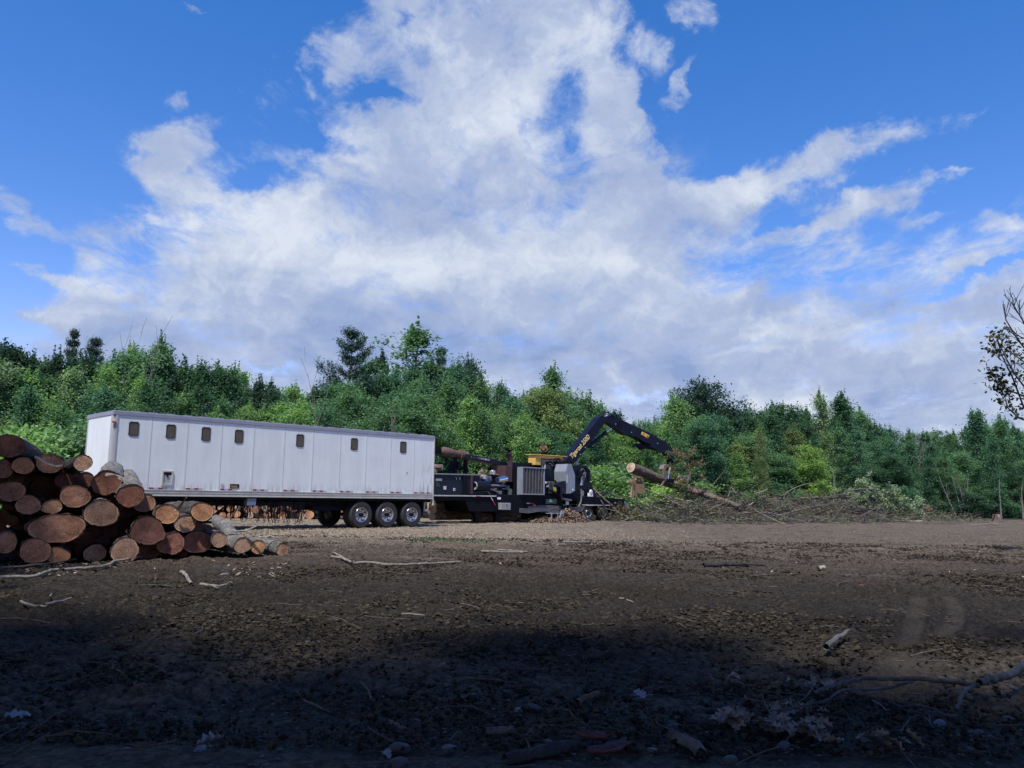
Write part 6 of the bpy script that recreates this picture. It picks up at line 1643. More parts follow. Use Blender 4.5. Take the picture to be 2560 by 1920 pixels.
# ================================================================== BRUSH HEAP (slash from the felled trees)
Z6 = lambda x, y: (1760+x*.36166, 1100+y*.36144)
Z10 = lambda x, y: (x*.5787, 1380+y*.5788)
Z11 = lambda x, y: (1280+x*.5787, 1380+y*.5788)
Z12 = lambda x, y: (1800+x*.34358, 1700+y*.34375)
HEAP = [((8.9, 48.8), 1.4, 0.35), ((11.0, 50.6), 2.0, 0.95), ((13.5, 53), 3.0, 1.35), ((17, 55.5), 3.2, 1.45), ((21, 58.5), 3.4, 1.6), ((24.5, 61), 3.0, 1.2), ((28, 63), 2.6, 0.8), ((31.5, 65), 2.2, 0.45)]
def heap_h(x, y):
    h = 0.0
    for (cx, cy), r, hh in HEAP: h = np.maximum(h, hh*np.exp(-(((x-cx)**2+(y-cy)**2)/(r*r))**1.2*0.9))
    return h*1.06*(0.35+1.25*fbm(x*0.9, y*0.9, 3, 44)**1.3)
def heap():
    rs = np.random.RandomState(3)
    xs, ys = np.meshgrid(np.arange(3.5, 36, 0.18), np.arange(43.5, 70, 0.18)); h = heap_h(xs, ys)
    z = g(15, 50)-0.10+h*0.85+0.14*(fbm(xs*5, ys*5, 3, 9)-0.5)*(h > 0.05)
    z = np.where(h < 0.04, -0.25, z)
    nr, nc = xs.shape; idx = np.arange(nr*nc).reshape(nr, nc)
    F_ = np.stack([idx[:-1, :-1], idx[:-1, 1:], idx[1:, 1:], idx[1:, :-1]], -1).reshape(-1, 4)
    me = np_mesh('slash_litter', np.stack([xs, ys, z], -1).reshape(-1, 3), F_, ['litter'], False)
    tag(link('slash_litter', me), kind='stuff')
    tubes = [[], [], []]; leaves = []
    n = 0
    while n < 5200:
        k = rs.randint(len(HEAP)); (cx, cy), r, hh = HEAP[k]
        x, y = cx+rs.normal()*r*1.05, cy+rs.normal()*r*0.95
        h0 = float(heap_h(np.array([x]), np.array([y]))[0])
        L_ = rs.uniform(0.35, 1.7) if rs.rand() < 0.90 else rs.uniform(1.5, 3.6)
        az = rs.normal(0.15, 0.75)+(math.pi if rs.rand() < 0.5 else 0); el = rs.normal(0.02, 0.22)
        d = np.array([math.cos(az)*math.cos(el), math.sin(az)*math.cos(el), math.sin(el)])
        p = np.array([x, y, g(x, y)+h0*rs.uniform(0.75, 1.08)+0.02]); q = [p]; c = d.copy()
        for i in range(4):
            c = c+rs.normal(0, 0.13, 3); c /= np.linalg.norm(c); q.append(q[-1]+c*L_/4)
        q = np.array(q); q[:, 2] = np.maximum(q[:, 2], 0.015)
        r0 = L_*rs.uniform(0.006, 0.015)
        if L_ > 1.5: r0 *= rs.uniform(1.0, 1.9)
        tubes[0 if rs.rand() < 0.5 else (1 if rs.rand() < 0.72 else 2)].append(tube_np(q, np.linspace(r0, r0*0.35, 5), 3))
        if rs.rand() < 0.26+0.30*math.sin(x*1.3+y): leaves.append(q[3]+rs.normal(size=(14, 3))*0.18)
        n += 1
    vs, fs, mi, b = [], [], [], 0
    for k, tl in enumerate(tubes):
        v, f = join_tubes(tl); vs.append(v); fs.append(f+b); mi += [k]*len(f); b += len(v)
    me = np_mesh('brush_heap', np.concatenate(vs), np.concatenate(fs), ['bark_twig', 'bark_dark', 'bark_pale'], True, mi)
    tag(link('brush_heap', me), kind='stuff')
    v, f = leaf_quads(np.concatenate(leaves), 0.15, rs, 0.5, 1.5)
    o = link('slash_leaves', np_mesh('slash_leaves', v, f, ['leaves'])); o.color = (0.105, 0.115, 0.078, 1); tag(o, kind='stuff')
mat('litter', (0.022, 0.018, 0.015), 0.95, 0, 0.3, 5, 0.8, 18, color2=(0.085, 0.070, 0.056), thr=(0.35, 0.7), spec=0.1)
mat('wood_chip', (0.32, 0.26, 0.195), 0.9, 0, 0.25, 4)
mat('chip_dark', (0.10, 0.07, 0.055), 0.9)
mat('pebble', (0.055, 0.055, 0.058), 0.8, 0, 0.35, 9, 0.3, 30)
mat('pebble_pale', (0.10, 0.105, 0.12), 0.75, 0, 0.2, 9)
mat('clod', (0.030, 0.0250, 0.0175), 0.95, 0, 0.4, 20, 0.8, 60, color2=(0.088, 0.073, 0.053), thr=(0.35, 0.75), spec=0.1)
mat('oak_leaf', (0.11, 0.095, 0.080), 0.8, 0, 0.3, 12, color2=(0.26, 0.23, 0.20))
mat('white_leaf', (0.20, 0.20, 0.21), 0.7)
mat('red_bark', (0.10, 0.035, 0.035), 0.85, 0, 0.4, 10, 0.6, 30)
heap()

def smooth_path(Q, k=4):
    Q = [Vector(q) for q in Q]; out = []
    for i in range(len(Q)-1):
        p0 = Q[max(i-1, 0)]; p1 = Q[i]; p2 = Q[i+1]; p3 = Q[min(i+2, len(Q)-1)]
        for j in range(k):
            t = j/k; out.append(0.5*((2*p1)+(-p0+p2)*t+(2*p0-5*p1+4*p2-p3)*t*t+(-p0+3*p1-3*p2+p3)*t**3))
    out.append(Q[-1]); return np.array([tuple(v) for v in out])
def limb(name, label, paths, Y, m, cat='branch', group=None, n=7):
    """paths: list of (points [(px,py)], r0, r1); Y number or (Y0,Y1) depth"""
    tb = []
    for pts, r0, r1 in paths:
        k = len(pts); y0, y1 = Y if isinstance(Y, tuple) else (Y, Y)
        P_ = [at_y(px, py, y0+(y1-y0)*i/max(k-1, 1)) for i, (px, py) in enumerate(pts)]
        q = smooth_path(P_); q += np.random.RandomState(len(tb)+3).normal(0, r0*0.12, q.shape)
        tb.append((q, np.linspace(r0, r1, len(q))))
    org = Vector(tb[0][0][0])
    me = branch_mesh(name, [(q-np.array(org), r) for q, r in tb], m, n, 0.004)
    o = link(name, me); o.location = org; tag(o, label, cat, group); return o
GB = 'loose branches on the brush heap'
zz6 = lambda P: [Z6(*p) for p in P]
zz5 = lambda P: [Z5(*p) for p in P]
zz4 = lambda P: [Z4(*p) for p in P]
limb('branch', 'long pole slanting down off the rear deck, uppermost of two', [(zz4([(1585, 915), (1650, 1000), (1700, 1100), (1760, 1190)]), .05, .03)], (48.2, 47.6), 'bark_twig', group=GB)
limb('branch', 'long pole slanting from the rear deck down to the ground, lower of two', [(zz4([(1600, 930), (1720, 1050), (1880, 1190), (2070, 1385)]), .055, .025), (zz4([(1680, 1010), (1760, 1080)]), .03, .01)], (48.0, 47.2), 'bark_twig', group=GB)
limb('branch', 'thin curved shoot hanging over the black rear deck', [(zz4([(1960, 1240), (1990, 1150), (2040, 1135), (2045, 1260), (2070, 1380)]), .025, .012)], 47.6, 'bark_dark', group=GB)
limb('branch', 'dark straight limb in the middle of the felled crown', [(zz6([(640, 490), (760, 455), (880, 405), (985, 395)]), .10, .05), (zz6([(830, 465), (930, 405), (960, 330)]), .06, .03)], 57.5, 'bark_dark', group=GB)
limb('felled_limb', 'thick dark limb lying at the right of the brush heap', [(zz6([(830, 520), (930, 530), (1010, 500), (1130, 480), (1215, 490)]), .15, .07), (zz6([(950, 520), (1060, 530), (1150, 520)]), .07, .03)], 56.5, 'bark_dark', group=GB)
limb('branch', 'forked dark limb reaching up into the silvery leaves', [(zz6([(870, 470), (940, 420), (980, 360), (1080, 340), (1200, 345), (1290, 380)]), .09, .02), (zz6([(980, 395), (1090, 390), (1150, 455)]), .05, .02), (zz6([(1100, 400), (1160, 440), (1155, 480)]), .04, .03)], 57.8, 'bark_twig', group=GB)
limb('branch', 'pale stripped branch lying left of the felled crown', [(zz6([(318, 538), (370, 545), (430, 558), (520, 576)]), .07, .03)], 52.5, 'bark_pale', group=GB)
limb('branch', 'pale thin branch at the front of the heap below the lifted timber', [(zz6([(0, 575), (120, 572), (230, 592)]), .04, .02)], 50.5, 'bark_pale', group=GB)
limb('branch', 'short pale branch just above the front pale one', [(zz6([(100, 520), (170, 516), (232, 508)]), .05, .03)], 52, 'bark_pale', group=GB)
limb('branch', 'thin stem arching over the heap towards the wood', [(zz6([(550, 420), (565, 370), (620, 335), (690, 308), (750, 295)]), .04, .015)], 60, 'bark_pale', group=GB)
limb('branch', 'small pale stick pointing up from the crest of the heap', [(zz6([(188, 322), (205, 350), (225, 376)]), .035, .03)], 56, 'bark_pale', group=GB)
limb('branch', 'pale stick with a kink on the heap crest beside the stump', [(zz6([(345, 372), (400, 358), (442, 338)]), .05, .03)], 57, 'bark_pale', group=GB)
limb('branch', 'long wavering pale branch running down the heap to the ground', [(zz5([(1130, 1160), (1250, 1190), (1360, 1240), (1480, 1280), (1600, 1330), (1705, 1392)]), .05, .02)], (50.5, 48.8), 'bark_pale', group=GB)
limb('branch', 'straight light stick on the ground before the heap', [(zz5([(975, 1340), (1100, 1346), (1245, 1350)]), .035, .02)], 46.8, 'bark_pale', group=GB)
limb('branch', 'dark bowed pole lying before the heap', [(zz5([(1100, 1402), (1250, 1402), (1350, 1388), (1440, 1368)]), .05, .03)], 46.2, 'bark_dark', group=GB)
limb('branch', 'short light stick crossing before the heap', [(zz5([(1395, 1338), (1430, 1362), (1478, 1396)]), .035, .02)], 46.4, 'bark_pale', group=GB)
limb('branch', 'pale stick sticking up right of the lifted timber', [(zz5([(2068, 958), (2090, 1000), (2125, 1035)]), .03, .02)], 55, 'bark_pale', group=GB)
limb('branch', 'light forked stick below the rear wheels', [(zz4([(1400, 1300), (1460, 1400), (1560, 1450), (1660, 1490)]), .02, .01), (zz4([(1630, 1440), (1680, 1480)]), .02, .015)], 46.0, 'bark_pale', group=GB)
limb('branch', 'long flat branch lying on the field right of the heap front', [(zz6([(60, 618), (130, 640), (250, 648), (420, 640), (640, 625)]), .045, .02)], 42.0, 'bark_pale', group='branches lying on the field')
limb('branch', 'dark limb at the heap foot near the rear wheels', [(zz5([(1240, 1128), (1360, 1130), (1480, 1140)]), .06, .03)], 50, 'bark_dark', group=GB)
limb('branch', 'wiry branch bristling above the heap left of the plank frame', [(zz5([(600, 1020), (690, 1030), (780, 1050), (880, 1075)]), .05, .03), (zz5([(620, 1045), (700, 1050)]), .05, .04)], 51.5, 'bark_twig', group=GB)
tangle(2160, 1222, 2270, 1285, 60.5, 46, 71, 'silvery-leaved crown of the felled limb at the right end of the heap', (0.20, 0.26, 0.20), 'leafy_bough', 'bough', 26, 'bark_twig', 1.5)
tangle(1562, 1280, 1592, 1296, 48.6, 12, 72, 'brown dried conifer bough at the tail of the rear deck', (0.13, 0.10, 0.06), 'leafy_bough', 'bough', 12, 'bark_dark', 0.8)
tangle(1528, 1226, 1545, 1222, 57, 6, 73, 'pale-leaved cut bough beside the plank frame', (0.30, 0.36, 0.27), 'leafy_bough', 'bough', 16, 'bark_twig', 1.2)
tangle(1500, 1304, 1575, 1306, 47.3, 9, 74, 'grey twiggy branch tangle around the rear wheels', (0.12, 0.11, 0.08), 'leafy_bough', 'bough', 6, 'bark_twig', 0.9)
tangle(1830, 1262, 1900, 1272, 53.5, 14, 75, 'dull green leafy bough at the front middle of the heap', (0.10, 0.14, 0.08), 'leafy_bough', 'bough', 18, 'bark_twig', 1.2)
tangle(2295, 1268, 2320, 1282, 66, 8, 76, 'brown withered shrub at the foot of the wood right of the heap', (0.24, 0.20, 0.17), 'leafy_bough', 'bough', 12, 'bark_twig', 0.9)
def stump(px, py, Y, r, h, label, seed):
    p = at_y(px, py, Y); rs = np.random.RandomState(seed); z = g(p.x, p.y)
    o = make_log((p.x, p.y, z+h), (0.05, 0.03, -1), h+0.2, r, r*1.35, 'orange', 'bark_brown', 'stump', 0.08, 0.0, seed); tag(o, label, 'stump')
stump(1933, 1240, 58, 0.32, 1.5, 'rotten dark stump standing on the crest of the heap', 601)
stump(2070, 1258, 60, 0.16, 1.25, 'small orange-topped stump left of the felled limb', 602)
stump(2490, 1292, 70, 0.26, 0.45, 'low orange stump at the edge of the wood near the right side', 603)

# ================================================================== CHIPS, CRUMBS AND LOOSE THINGS ON THE GROUND
def scatter_flakes(name, n, region, size, mats, seed, flat=2.0, aspect=2.2, lift=0.012, dens=None, thick=True):
    rs = np.random.RandomState(seed); C = []
    while len(C) < n:
        px, Y = region(rs); x = (px-1280)/F_PX*Y*1.02
        if dens is not None and rs.rand() > dens(x, Y): continue
        C.append((x, Y, g(x, Y)+lift+0.05*rs.rand()**2))
    v, f = leaf_quads(np.array(C), size, rs, flat, aspect)
    me = np_mesh(name, v, f, mats, False, rs.randint(0, len(mats), len(f))); tag(link(name, me), kind='stuff')
scatter_flakes('wood_chips', 26000, lambda rs: (min(rs.normal(800, 420), 1700), 22.5+abs(rs.normal(0, 9))+2*rs.rand()), 0.06, ['wood_chip', 'wood_chip', 'chip_dark', 'bark_pale'], 1, 1.6)
scatter_flakes('bark_litter', 9000, lambda rs: (rs.uniform(-60, 2620), 15+42*rs.rand()), 0.075, ['wood_chip', 'chip_dark', 'litter', 'bark_twig'], 2, 1.6, 3.0)
scatter_flakes('bark_litter', 1400, lambda rs: (rs.uniform(-60, 760), 13.0+4.5*rs.rand()), 0.10, ['wood_chip', 'chip_dark', 'red_bark', 'bark_pale', 'litter'], 12, 1.4, 3.2)
def lumps(name, n, region, smin, smax, m, seed, squash=0.6, up=0.0):
    rs = np.random.RandomState(seed)
    ico = np.array([(0, 0, 1), (.894, 0, .447), (.276, .851, .447), (-.724, .526, .447), (-.724, -.526, .447), (.276, -.851, .447), (.724, .526, -.447), (-.276, .851, -.447), (-.894, 0, -.447), (-.276, -.851, -.447), (.724, -.526, -.447), (0, 0, -1)])
    tri = np.array([(0, 1, 2), (0, 2, 3), (0, 3, 4), (0, 4, 5), (0, 5, 1), (1, 6, 2), (2, 7, 3), (3, 8, 4), (4, 9, 5), (5, 10, 1), (2, 6, 7), (3, 7, 8), (4, 8, 9), (5, 9, 10), (1, 10, 6), (6, 11, 7), (7, 11, 8), (8, 11, 9), (9, 11, 10), (10, 11, 6)])
    V_, F_ = [], []
    for i in range(n):
        px, Y = region(rs); x = (px-1280)/F_PX*Y*1.02
        s = smin*(smax/smin)**(rs.rand()**2.2)
        v = ico*(1+rs.normal(0, 0.22, (12, 1)))*s*np.array([rs.uniform(.8, 1.5), rs.uniform(.8, 1.3), squash*rs.uniform(.7, 1.2)])
        a = rs.uniform(0, 6.28); c, s_ = math.cos(a), math.sin(a)
        v = v@np.array([[c, s_, 0], [-s_, c, 0], [0, 0, 1]])
        V_.append(v+np.array([x, Y, g(x, Y)+s*0.25+0.012+up])); F_.append(tri+12*i)
    me = np_mesh(name, np.concatenate(V_), np.concatenate(F_), [m], m != 'clod'); tag(link(name, me), kind='stuff')
def clod_spots(rs, n):
    X_, Y_ = [], []; c = 0
    while c < n:
        px, Y = rs.uniform(-80, 2640, 4000), 4.9+21*rs.rand(4000)**1.05; x = (px-1280)/F_PX*Y*1.02
        k = fbm(x*0.7, Y*0.7, 3, 31) > 0.18+0.30*rs.rand(4000)
        for p_, w_ in zip(TRK, WID): k &= capsule(x, Y, p_, 0)[0]-w_ > 0.05
        X_.append(x[k]); Y_.append(Y[k]); c += int(k.sum())
    return np.concatenate(X_)[:n], np.concatenate(Y_)[:n]
def clods(name, n, smin, smax, seed):
    rs = np.random.RandomState(seed); x, y = clod_spots(rs, n)
    oc = np.array([(0, 0, 1), (1, 0, 0.1), (0.3, 0.95, -0.1), (-0.8, 0.6, 0.15), (-0.8, -0.6, -0.1), (0.3, -0.95, 0.1), (0, 0, -1.0)], float)
    tri = np.array([(0, 1, 2), (0, 2, 3), (0, 3, 4), (0, 4, 5), (0, 5, 1), (6, 2, 1), (6, 3, 2), (6, 4, 3), (6, 5, 4), (6, 1, 5)])
    s_ = smin*(smax/smin)**(rs.rand(n)**2.0)*(0.75+y/28)
    v = oc[None]*(1+rs.normal(0, 0.24, (n, 7, 1)))*s_[:, None, None]*np.stack([rs.uniform(.8, 1.5, n), rs.uniform(.8, 1.3, n), rs.uniform(.55, 1.0, n)], -1)[:, None]
    a = rs.uniform(0, 6.28, n); c, d = np.cos(a)[:, None], np.sin(a)[:, None]
    vx, vy = v[..., 0]*c-v[..., 1]*d, v[..., 0]*d+v[..., 1]*c
    V_ = np.stack([vx+x[:, None], vy+y[:, None], v[..., 2]+(gv(x, y)+s_*0.3+0.012)[:, None]], -1).reshape(-1, 3)
    F_ = (tri[None]+7*np.arange(n)[:, None, None]).reshape(-1, 3)
    tag(link(name, np_mesh(name, V_, F_, ['clod', 'clod_dark'], False, np.repeat((rs.rand(n) < 0.45).astype(int), 10))), kind='stuff')
mat('clod_dark', (0.009, 0.0078, 0.0065), 0.95, 0, 0.4, 20, 0.8, 60, color2=(0.034, 0.028, 0.021), thr=(0.35, 0.75), spec=0.1)
clods('soil_crumbs', 95000, 0.006, 0.030, 5)
lumps('gravel', 1500, lambda rs: (rs.uniform(-80, 2640), 4.4+1.9*rs.rand()), 0.005, 0.02, 'pebble', 6, 0.5)
lumps('gravel', 500, lambda rs: (rs.uniform(-80, 2640), 6+20*rs.rand()), 0.01, 0.03, 'pebble', 7, 0.5)
def twig_stuff():
    rs = np.random.RandomState(15); tb = []
    for i in range(330):
        px, Y = rs.uniform(-60, 2620), 4.6+38*rs.rand()**1.5; x = (px-1280)/F_PX*Y*1.02; L_ = rs.uniform(0.08, 0.45)*(1+Y/30); a = rs.uniform(0, 6.28)
        p = np.array([x, Y, g(x, Y)+0.02]); q = [p]; 
        for k in range(3): a += rs.normal(0, 0.3); q.append(q[-1]+np.array([math.cos(a), math.sin(a), rs.normal(0.02, 0.12)])*L_/3)
        q = np.array(q); q[:, 2] = np.maximum(q[:, 2], gv(q[:, 0], q[:, 1])+0.012); tb.append(tube_np(q, [0.004+0.0012*Y/6]*4, 4))
    v, f = join_tubes(tb); tag(link('twig_litter', np_mesh('twig_litter', v, f, ['bark_twig'], True)), kind='stuff')
twig_stuff()
def gp(p, lift=0.02): q = on_ground(*p); return Vector((q.x, q.y, q.z+lift))
def gstick(name, label, paths, m, cat='stick', group='sticks lying on the bare soil'):
    tb = []
    for pts, r0, r1, lf in paths:
        q = smooth_path([gp(p, lf+(0.045 if name == 'fallen_branch' else 0.035)) for p in pts]); q += np.random.RandomState(len(q)).normal(0, r0*0.15, q.shape); q[:, 2] += 0.02*np.sin(np.linspace(0, 3, len(q))) if name == 'fallen_branch' else 0; tb.append((q, np.linspace(r0, r1, len(q))*(0.72 if name == 'fallen_branch' else 1)))
    org = tb[0][0][0].copy(); o = link(name, branch_mesh(name, [(q-org, r) for q, r in tb], m, 7, 0.004)); o.location = org; tag(o, label, cat, group); return o
z10 = lambda P: [Z10(*p) for p in P]
z11 = lambda P: [Z11(*p) for p in P]
z12 = lambda P: [Z12(*p) for p in P]
gstick('branch', 'long thin pale branch lying on the soil in front of the log pile', [(z10([(0, 135), (80, 132), (150, 128), (205, 108), (250, 100)]), .025, .028, .05), (z10([(270, 102), (330, 94), (400, 90), (460, 78), (500, 60), (560, 48), (680, 30), (800, 15)]), .028, .02, .05)], 'bark_pale', 'branch')
gstick('branch', 'thin dark branch right at the foot of the log pile', [(z10([(0, 92), (120, 82), (230, 66), (330, 50)]), .02, .015, .05)], 'bark_twig', 'branch')
gstick('stick', 'short white-ended stick pointing at the viewer, right of the log pile front', [(z10([(782, 106), (800, 120), (812, 140), (825, 158)]), .03, .022, .04)], 'bark_pale')
gstick('stick', 'forked pale stick just right of the short white-ended one', [(z10([(865, 160), (930, 172), (978, 164)]), .022, .015, .04), (z10([(915, 165), (935, 180), (945, 178)]), .012, .006, .04), (z10([(978, 164), (995, 155), (1002, 160)]), .01, .005, .05)], 'bark_pale')
gstick('stick', 'long bowed pale stick with a dark fork at the left edge of the field', [(z10([(190, 260), (250, 248), (305, 230)]), .022, .012, .05), (z10([(88, 240), (130, 260), (200, 264)]), .018, .012, .04), (z10([(210, 230), (222, 212)]), .01, .006, .06)], 'bark_pale')
gstick('branch', 'long whitish branch lying across the field below the wheels', [(z10([(1520, 68), (1600, 66), (1700, 75), (1800, 72), (1880, 68), (1990, 62)]), .028, .018, .05), (z10([(1430, 40), (1480, 50), (1520, 68)]), .03, .025, .06), (z10([(1440, 20), (1480, 45), (1500, 60)]), .02, .02, .06)], 'bark_pale', 'branch')
gstick('stick', 'short thin stick near the middle of the field', [(z10([(1735, 292), (1780, 294), (1835, 300)]), .012, .008, .03)], 'bark_pale')
gstick('stick', 'thin dead stem lying slanted in the dark foreground', [(z10([(1312, 684), (1370, 712), (1430, 740)]), .009, .005, .03)], 'bark_twig')
gstick('stick', 'thin curved straw in the dark foreground', [(z10([(1555, 598), (1590, 640), (1602, 685)]), .007, .005, .03)], 'bark_twig')
gstick('stick', 'thin straw nearly level in the left middle foreground', [(z10([(1175, 802), (1230, 785), (1285, 782)]), .006, .005, .03)], 'bark_twig')
gstick('stick', 'dark charred stick on the right half of the field', [(z11([(830, 76), (900, 75), (960, 70), (1020, 72)]), .05, .03, .05), (z11([(1000, 72), (1100, 76)]), .02, .015, .05)], 'bark_dark')
gstick('stick', 'short bent pale twig left of the field centre right', [(z11([(465, 220), (490, 226), (525, 240)]), .012, .008, .03)], 'bark_pale')
gstick('stick', 'thick grey splintered stick in front of the tyre prints', [(z11([(1360, 456), (1400, 420), (1435, 395), (1456, 378)]), .03, .016, .06)], 'bark_grey')
gstick('stick', 'thin twig lying between the tyre prints', [(z11([(1720, 482), (1790, 465), (1862, 450)]), .010, .006, .03)], 'bark_twig')
gstick('stick', 'stubby brown stick half buried at the front centre', [(z11([(280, 690), (320, 672), (370, 650)]), .022, .018, .03)], 'bark_brown')
gstick('stick', 'pale straw under the big bare branch', [(z12([(1110, 215), (1170, 250), (1220, 300)]), .005, .003, .03)], 'bark_pale')
gstick('stick', 'pale flat stick on the field below the chipper', [(z10([(2080, 8), (2150, 12), (2260, 14)]), .025, .02, .03)], 'bark_pale')
gstick('stick', 'thin level stick on the far field below the tall grille', [([(1408, 1360), (1440, 1362), (1475, 1361)], .025, .02, .04)], 'bark_pale')
gstick('stick', 'thin level stick left of the one below the tall grille', [([(1245, 1382), (1290, 1386), (1320, 1388)], .022, .016, .04)], 'bark_pale')
gstick('fallen_branch', 'big bare forked branch lying in the lower right corner', [
    (z12([(2330, 20), (2212, 75), (2100, 130), (2000, 160), (1900, 182)]), .048, .036, .10), (z12([(1900, 182), (1800, 172), (1740, 165), (1580, 156), (1420, 150), (1230, 152), (1040, 150), (940, 165), (860, 188), (780, 208), (690, 238)]), .026, .017, .09),
    (z12([(1410, 108), (1350, 135), (1300, 158), (1200, 190), (1080, 200), (980, 200), (900, 212), (845, 235), (800, 272), (700, 305), (620, 322), (588, 345)]), .018, .007, .06),
    (z12([(690, 238), (600, 300), (520, 332), (430, 340), (350, 342), (220, 330), (140, 285)]), .011, .003, .04), (z12([(780, 195), (700, 192), (640, 190), (600, 160), (540, 140), (480, 95), (430, 65)]), .011, .004, .07),
    (z12([(690, 215), (630, 165), (615, 145)]), .008, .003, .08), (z12([(640, 222), (540, 222), (400, 212), (290, 180)]), .009, .003, .05), (z12([(680, 140), (672, 210), (620, 280), (540, 320)]), .009, .004, .07), (z12([(635, 270), (640, 330), (652, 382)]), .007, .003, .03), (z12([(400, 385), (350, 340), (320, 270), (308, 212)]), .006, .003, .05),
    (z12([(1875, 148), (1850, 190), (1800, 225), (1775, 270), (1750, 325), (1732, 372)]), .022, .015, .08), (z12([(1732, 372), (1690, 385), (1640, 388), (1560, 372), (1490, 350), (1430, 352), (1370, 350)]), .013, .006, .05),
    (z12([(1650, 376), (1580, 345), (1500, 325), (1400, 314), (1300, 316)]), .009, .004, .05), (z12([(1460, 360), (1400, 395), (1360, 445), (1320, 492)]), .007, .003, .04), (z12([(1480, 365), (1520, 420), (1560, 462)]), .006, .003, .04), (z12([(1495, 340), (1530, 395), (1535, 430)]), .006, .003, .05)], 'twig_blue', 'branch')

def oak_leaf(rs, size):
    n = 15; t = np.linspace(0, 1, n); w = (0.07+0.22*np.sin(np.pi*t)**0.8)*(1+0.38*np.sin(t*math.pi*7.0))*np.clip(1.2-t*0.3, 0, 2); w[0] = w[-1] = 0.015
    cu = rs.uniform(-1.0, 1.0); cl = rs.uniform(0.1, 1.0); V_ = []
    for i in range(n):
        for k in (-1, 0, 1):
            x = k*w[i]; V_.append((x*math.cos(cl*abs(k)), t[i]-0.5, 0.25*cu*(t[i]-0.5)**2*2+abs(x)*math.sin(cl)+0.03*rs.normal()))
    V_ = np.array(V_)*size; F_ = np.array([(i*3+k, i*3+k+1, (i+1)*3+k+1, (i+1)*3+k) for i in range(n-1) for k in (0, 1)])
    a, b_, c_ = rs.uniform(0, 6.28), rs.normal(0, 0.35), rs.normal(0, 0.35)
    Rm = np.array((Matrix.Rotation(a, 3, 'Z') @ Matrix.Rotation(b_, 3, 'X') @ Matrix.Rotation(c_, 3, 'Y')))
    return V_@Rm.T, F_
def leaf_patch(px, py, n, spread, size, label, m='oak_leaf', seed=0, name='dead_leaves', tilt=0.0, cat='leaves'):
    rs = np.random.RandomState(seed+500); org = gp((px, py), 0.03); vs, fs, b = [], [], 0
    for i in range(n):
        v, f = oak_leaf(rs, size*rs.uniform(0.7, 1.2)); dx, dy = rs.normal(0, spread[0]) if n > 1 else 0, rs.normal(0, spread[1]) if n > 1 else 0
        vs.append(v+np.array([dx, dy+tilt*dx, 0.01+0.05*rs.rand()])); fs.append(f+b); b += len(v)
    o = link(name, np_mesh(name, np.concatenate(vs), np.concatenate(fs), [m], True)); o.location = org; tag(o, label, cat, 'dead leaves in the foreground' if n > 1 else 'single pale leaves on the soil')
leaf_patch(*Z12(100, 345), 16, (.06, .05), .13, 'curled dry oak leaves in a clump left of the bare branch', seed=1)
leaf_patch(*Z12(520, 275), 13, (.09, .04), .12, 'pale dry oak leaves caught under the twigs of the bare branch', seed=2)
leaf_patch(*Z12(480, 400), 22, (.13, .04), .13, 'spread of dry oak leaves in front of the bare branch', seed=3, tilt=-0.35)
leaf_patch(*Z12(650, 470), 12, (.09, .04), .13, 'brown oak leaves at the right end of the spread ones', seed=4, tilt=-0.3)
leaf_patch(*Z12(1200, 520), 10, (.10, .02), .11, 'flat tan leaves near the bottom edge right of centre', seed=5)
leaf_patch(*Z12(610, 85), 6, (.09, .03), .10, 'few small dry leaves behind the upper twig tips', seed=6)
leaf_patch(*Z12(90, 60), 4, (.07, .03), .10, 'few faint leaves at the far left behind the twigs', seed=7)
for i, (p, lab) in enumerate([(Z10(72, 750), 'lone pale oak leaf near the left edge'), (Z10(905, 875), 'lone white oak leaf beside a grey stone in the left foreground'), (Z10(1710, 812), 'lone white leaf in the middle foreground'), (Z10(1668, 918), 'lone white leaf at the bottom edge'), (Z11(553, 656), 'tiny white leaf right of centre in the dark soil'), (Z12(830, 500), 'white leaf at the tip of the spread oak leaves')]):
    leaf_patch(*p, 1, (0, 0), 0.16 if i < 3 else 0.12, lab, 'white_leaf', 20+i, 'leaf', cat='leaf')
def stone(px, py, s, label, m='pebble', seed=0, sq=0.55):
    rs = np.random.RandomState(seed+900); import bmesh
    bm = bmesh.new(); bmesh.ops.create_icosphere(bm, subdivisions=3, radius=1)
    k1, k2 = rs.normal(size=3)*1.6, rs.normal(size=3)*2.6
    for v in bm.verts:
        f = 1+0.13*math.sin(v.co.dot(Vector(k1))*1.5+seed)+0.07*math.sin(v.co.dot(Vector(k2))*2)
        v.co = Vector((v.co.x*1.2*f, v.co.y*0.85*f, v.co.z*sq*f))*s
    me = bpy.data.meshes.new('stone'); bm.to_mesh(me); bm.free(); me.materials.append(MAT[m])
    for p in me.polygons: p.use_smooth = True
    o = link('stone', me); o.location = gp((px, py), s*sq*0.1); o.rotation_euler = (rs.normal(0, .2), rs.normal(0, .2), rs.uniform(0, 6)); tag(o, label, 'stone', 'stones lying in the foreground soil')
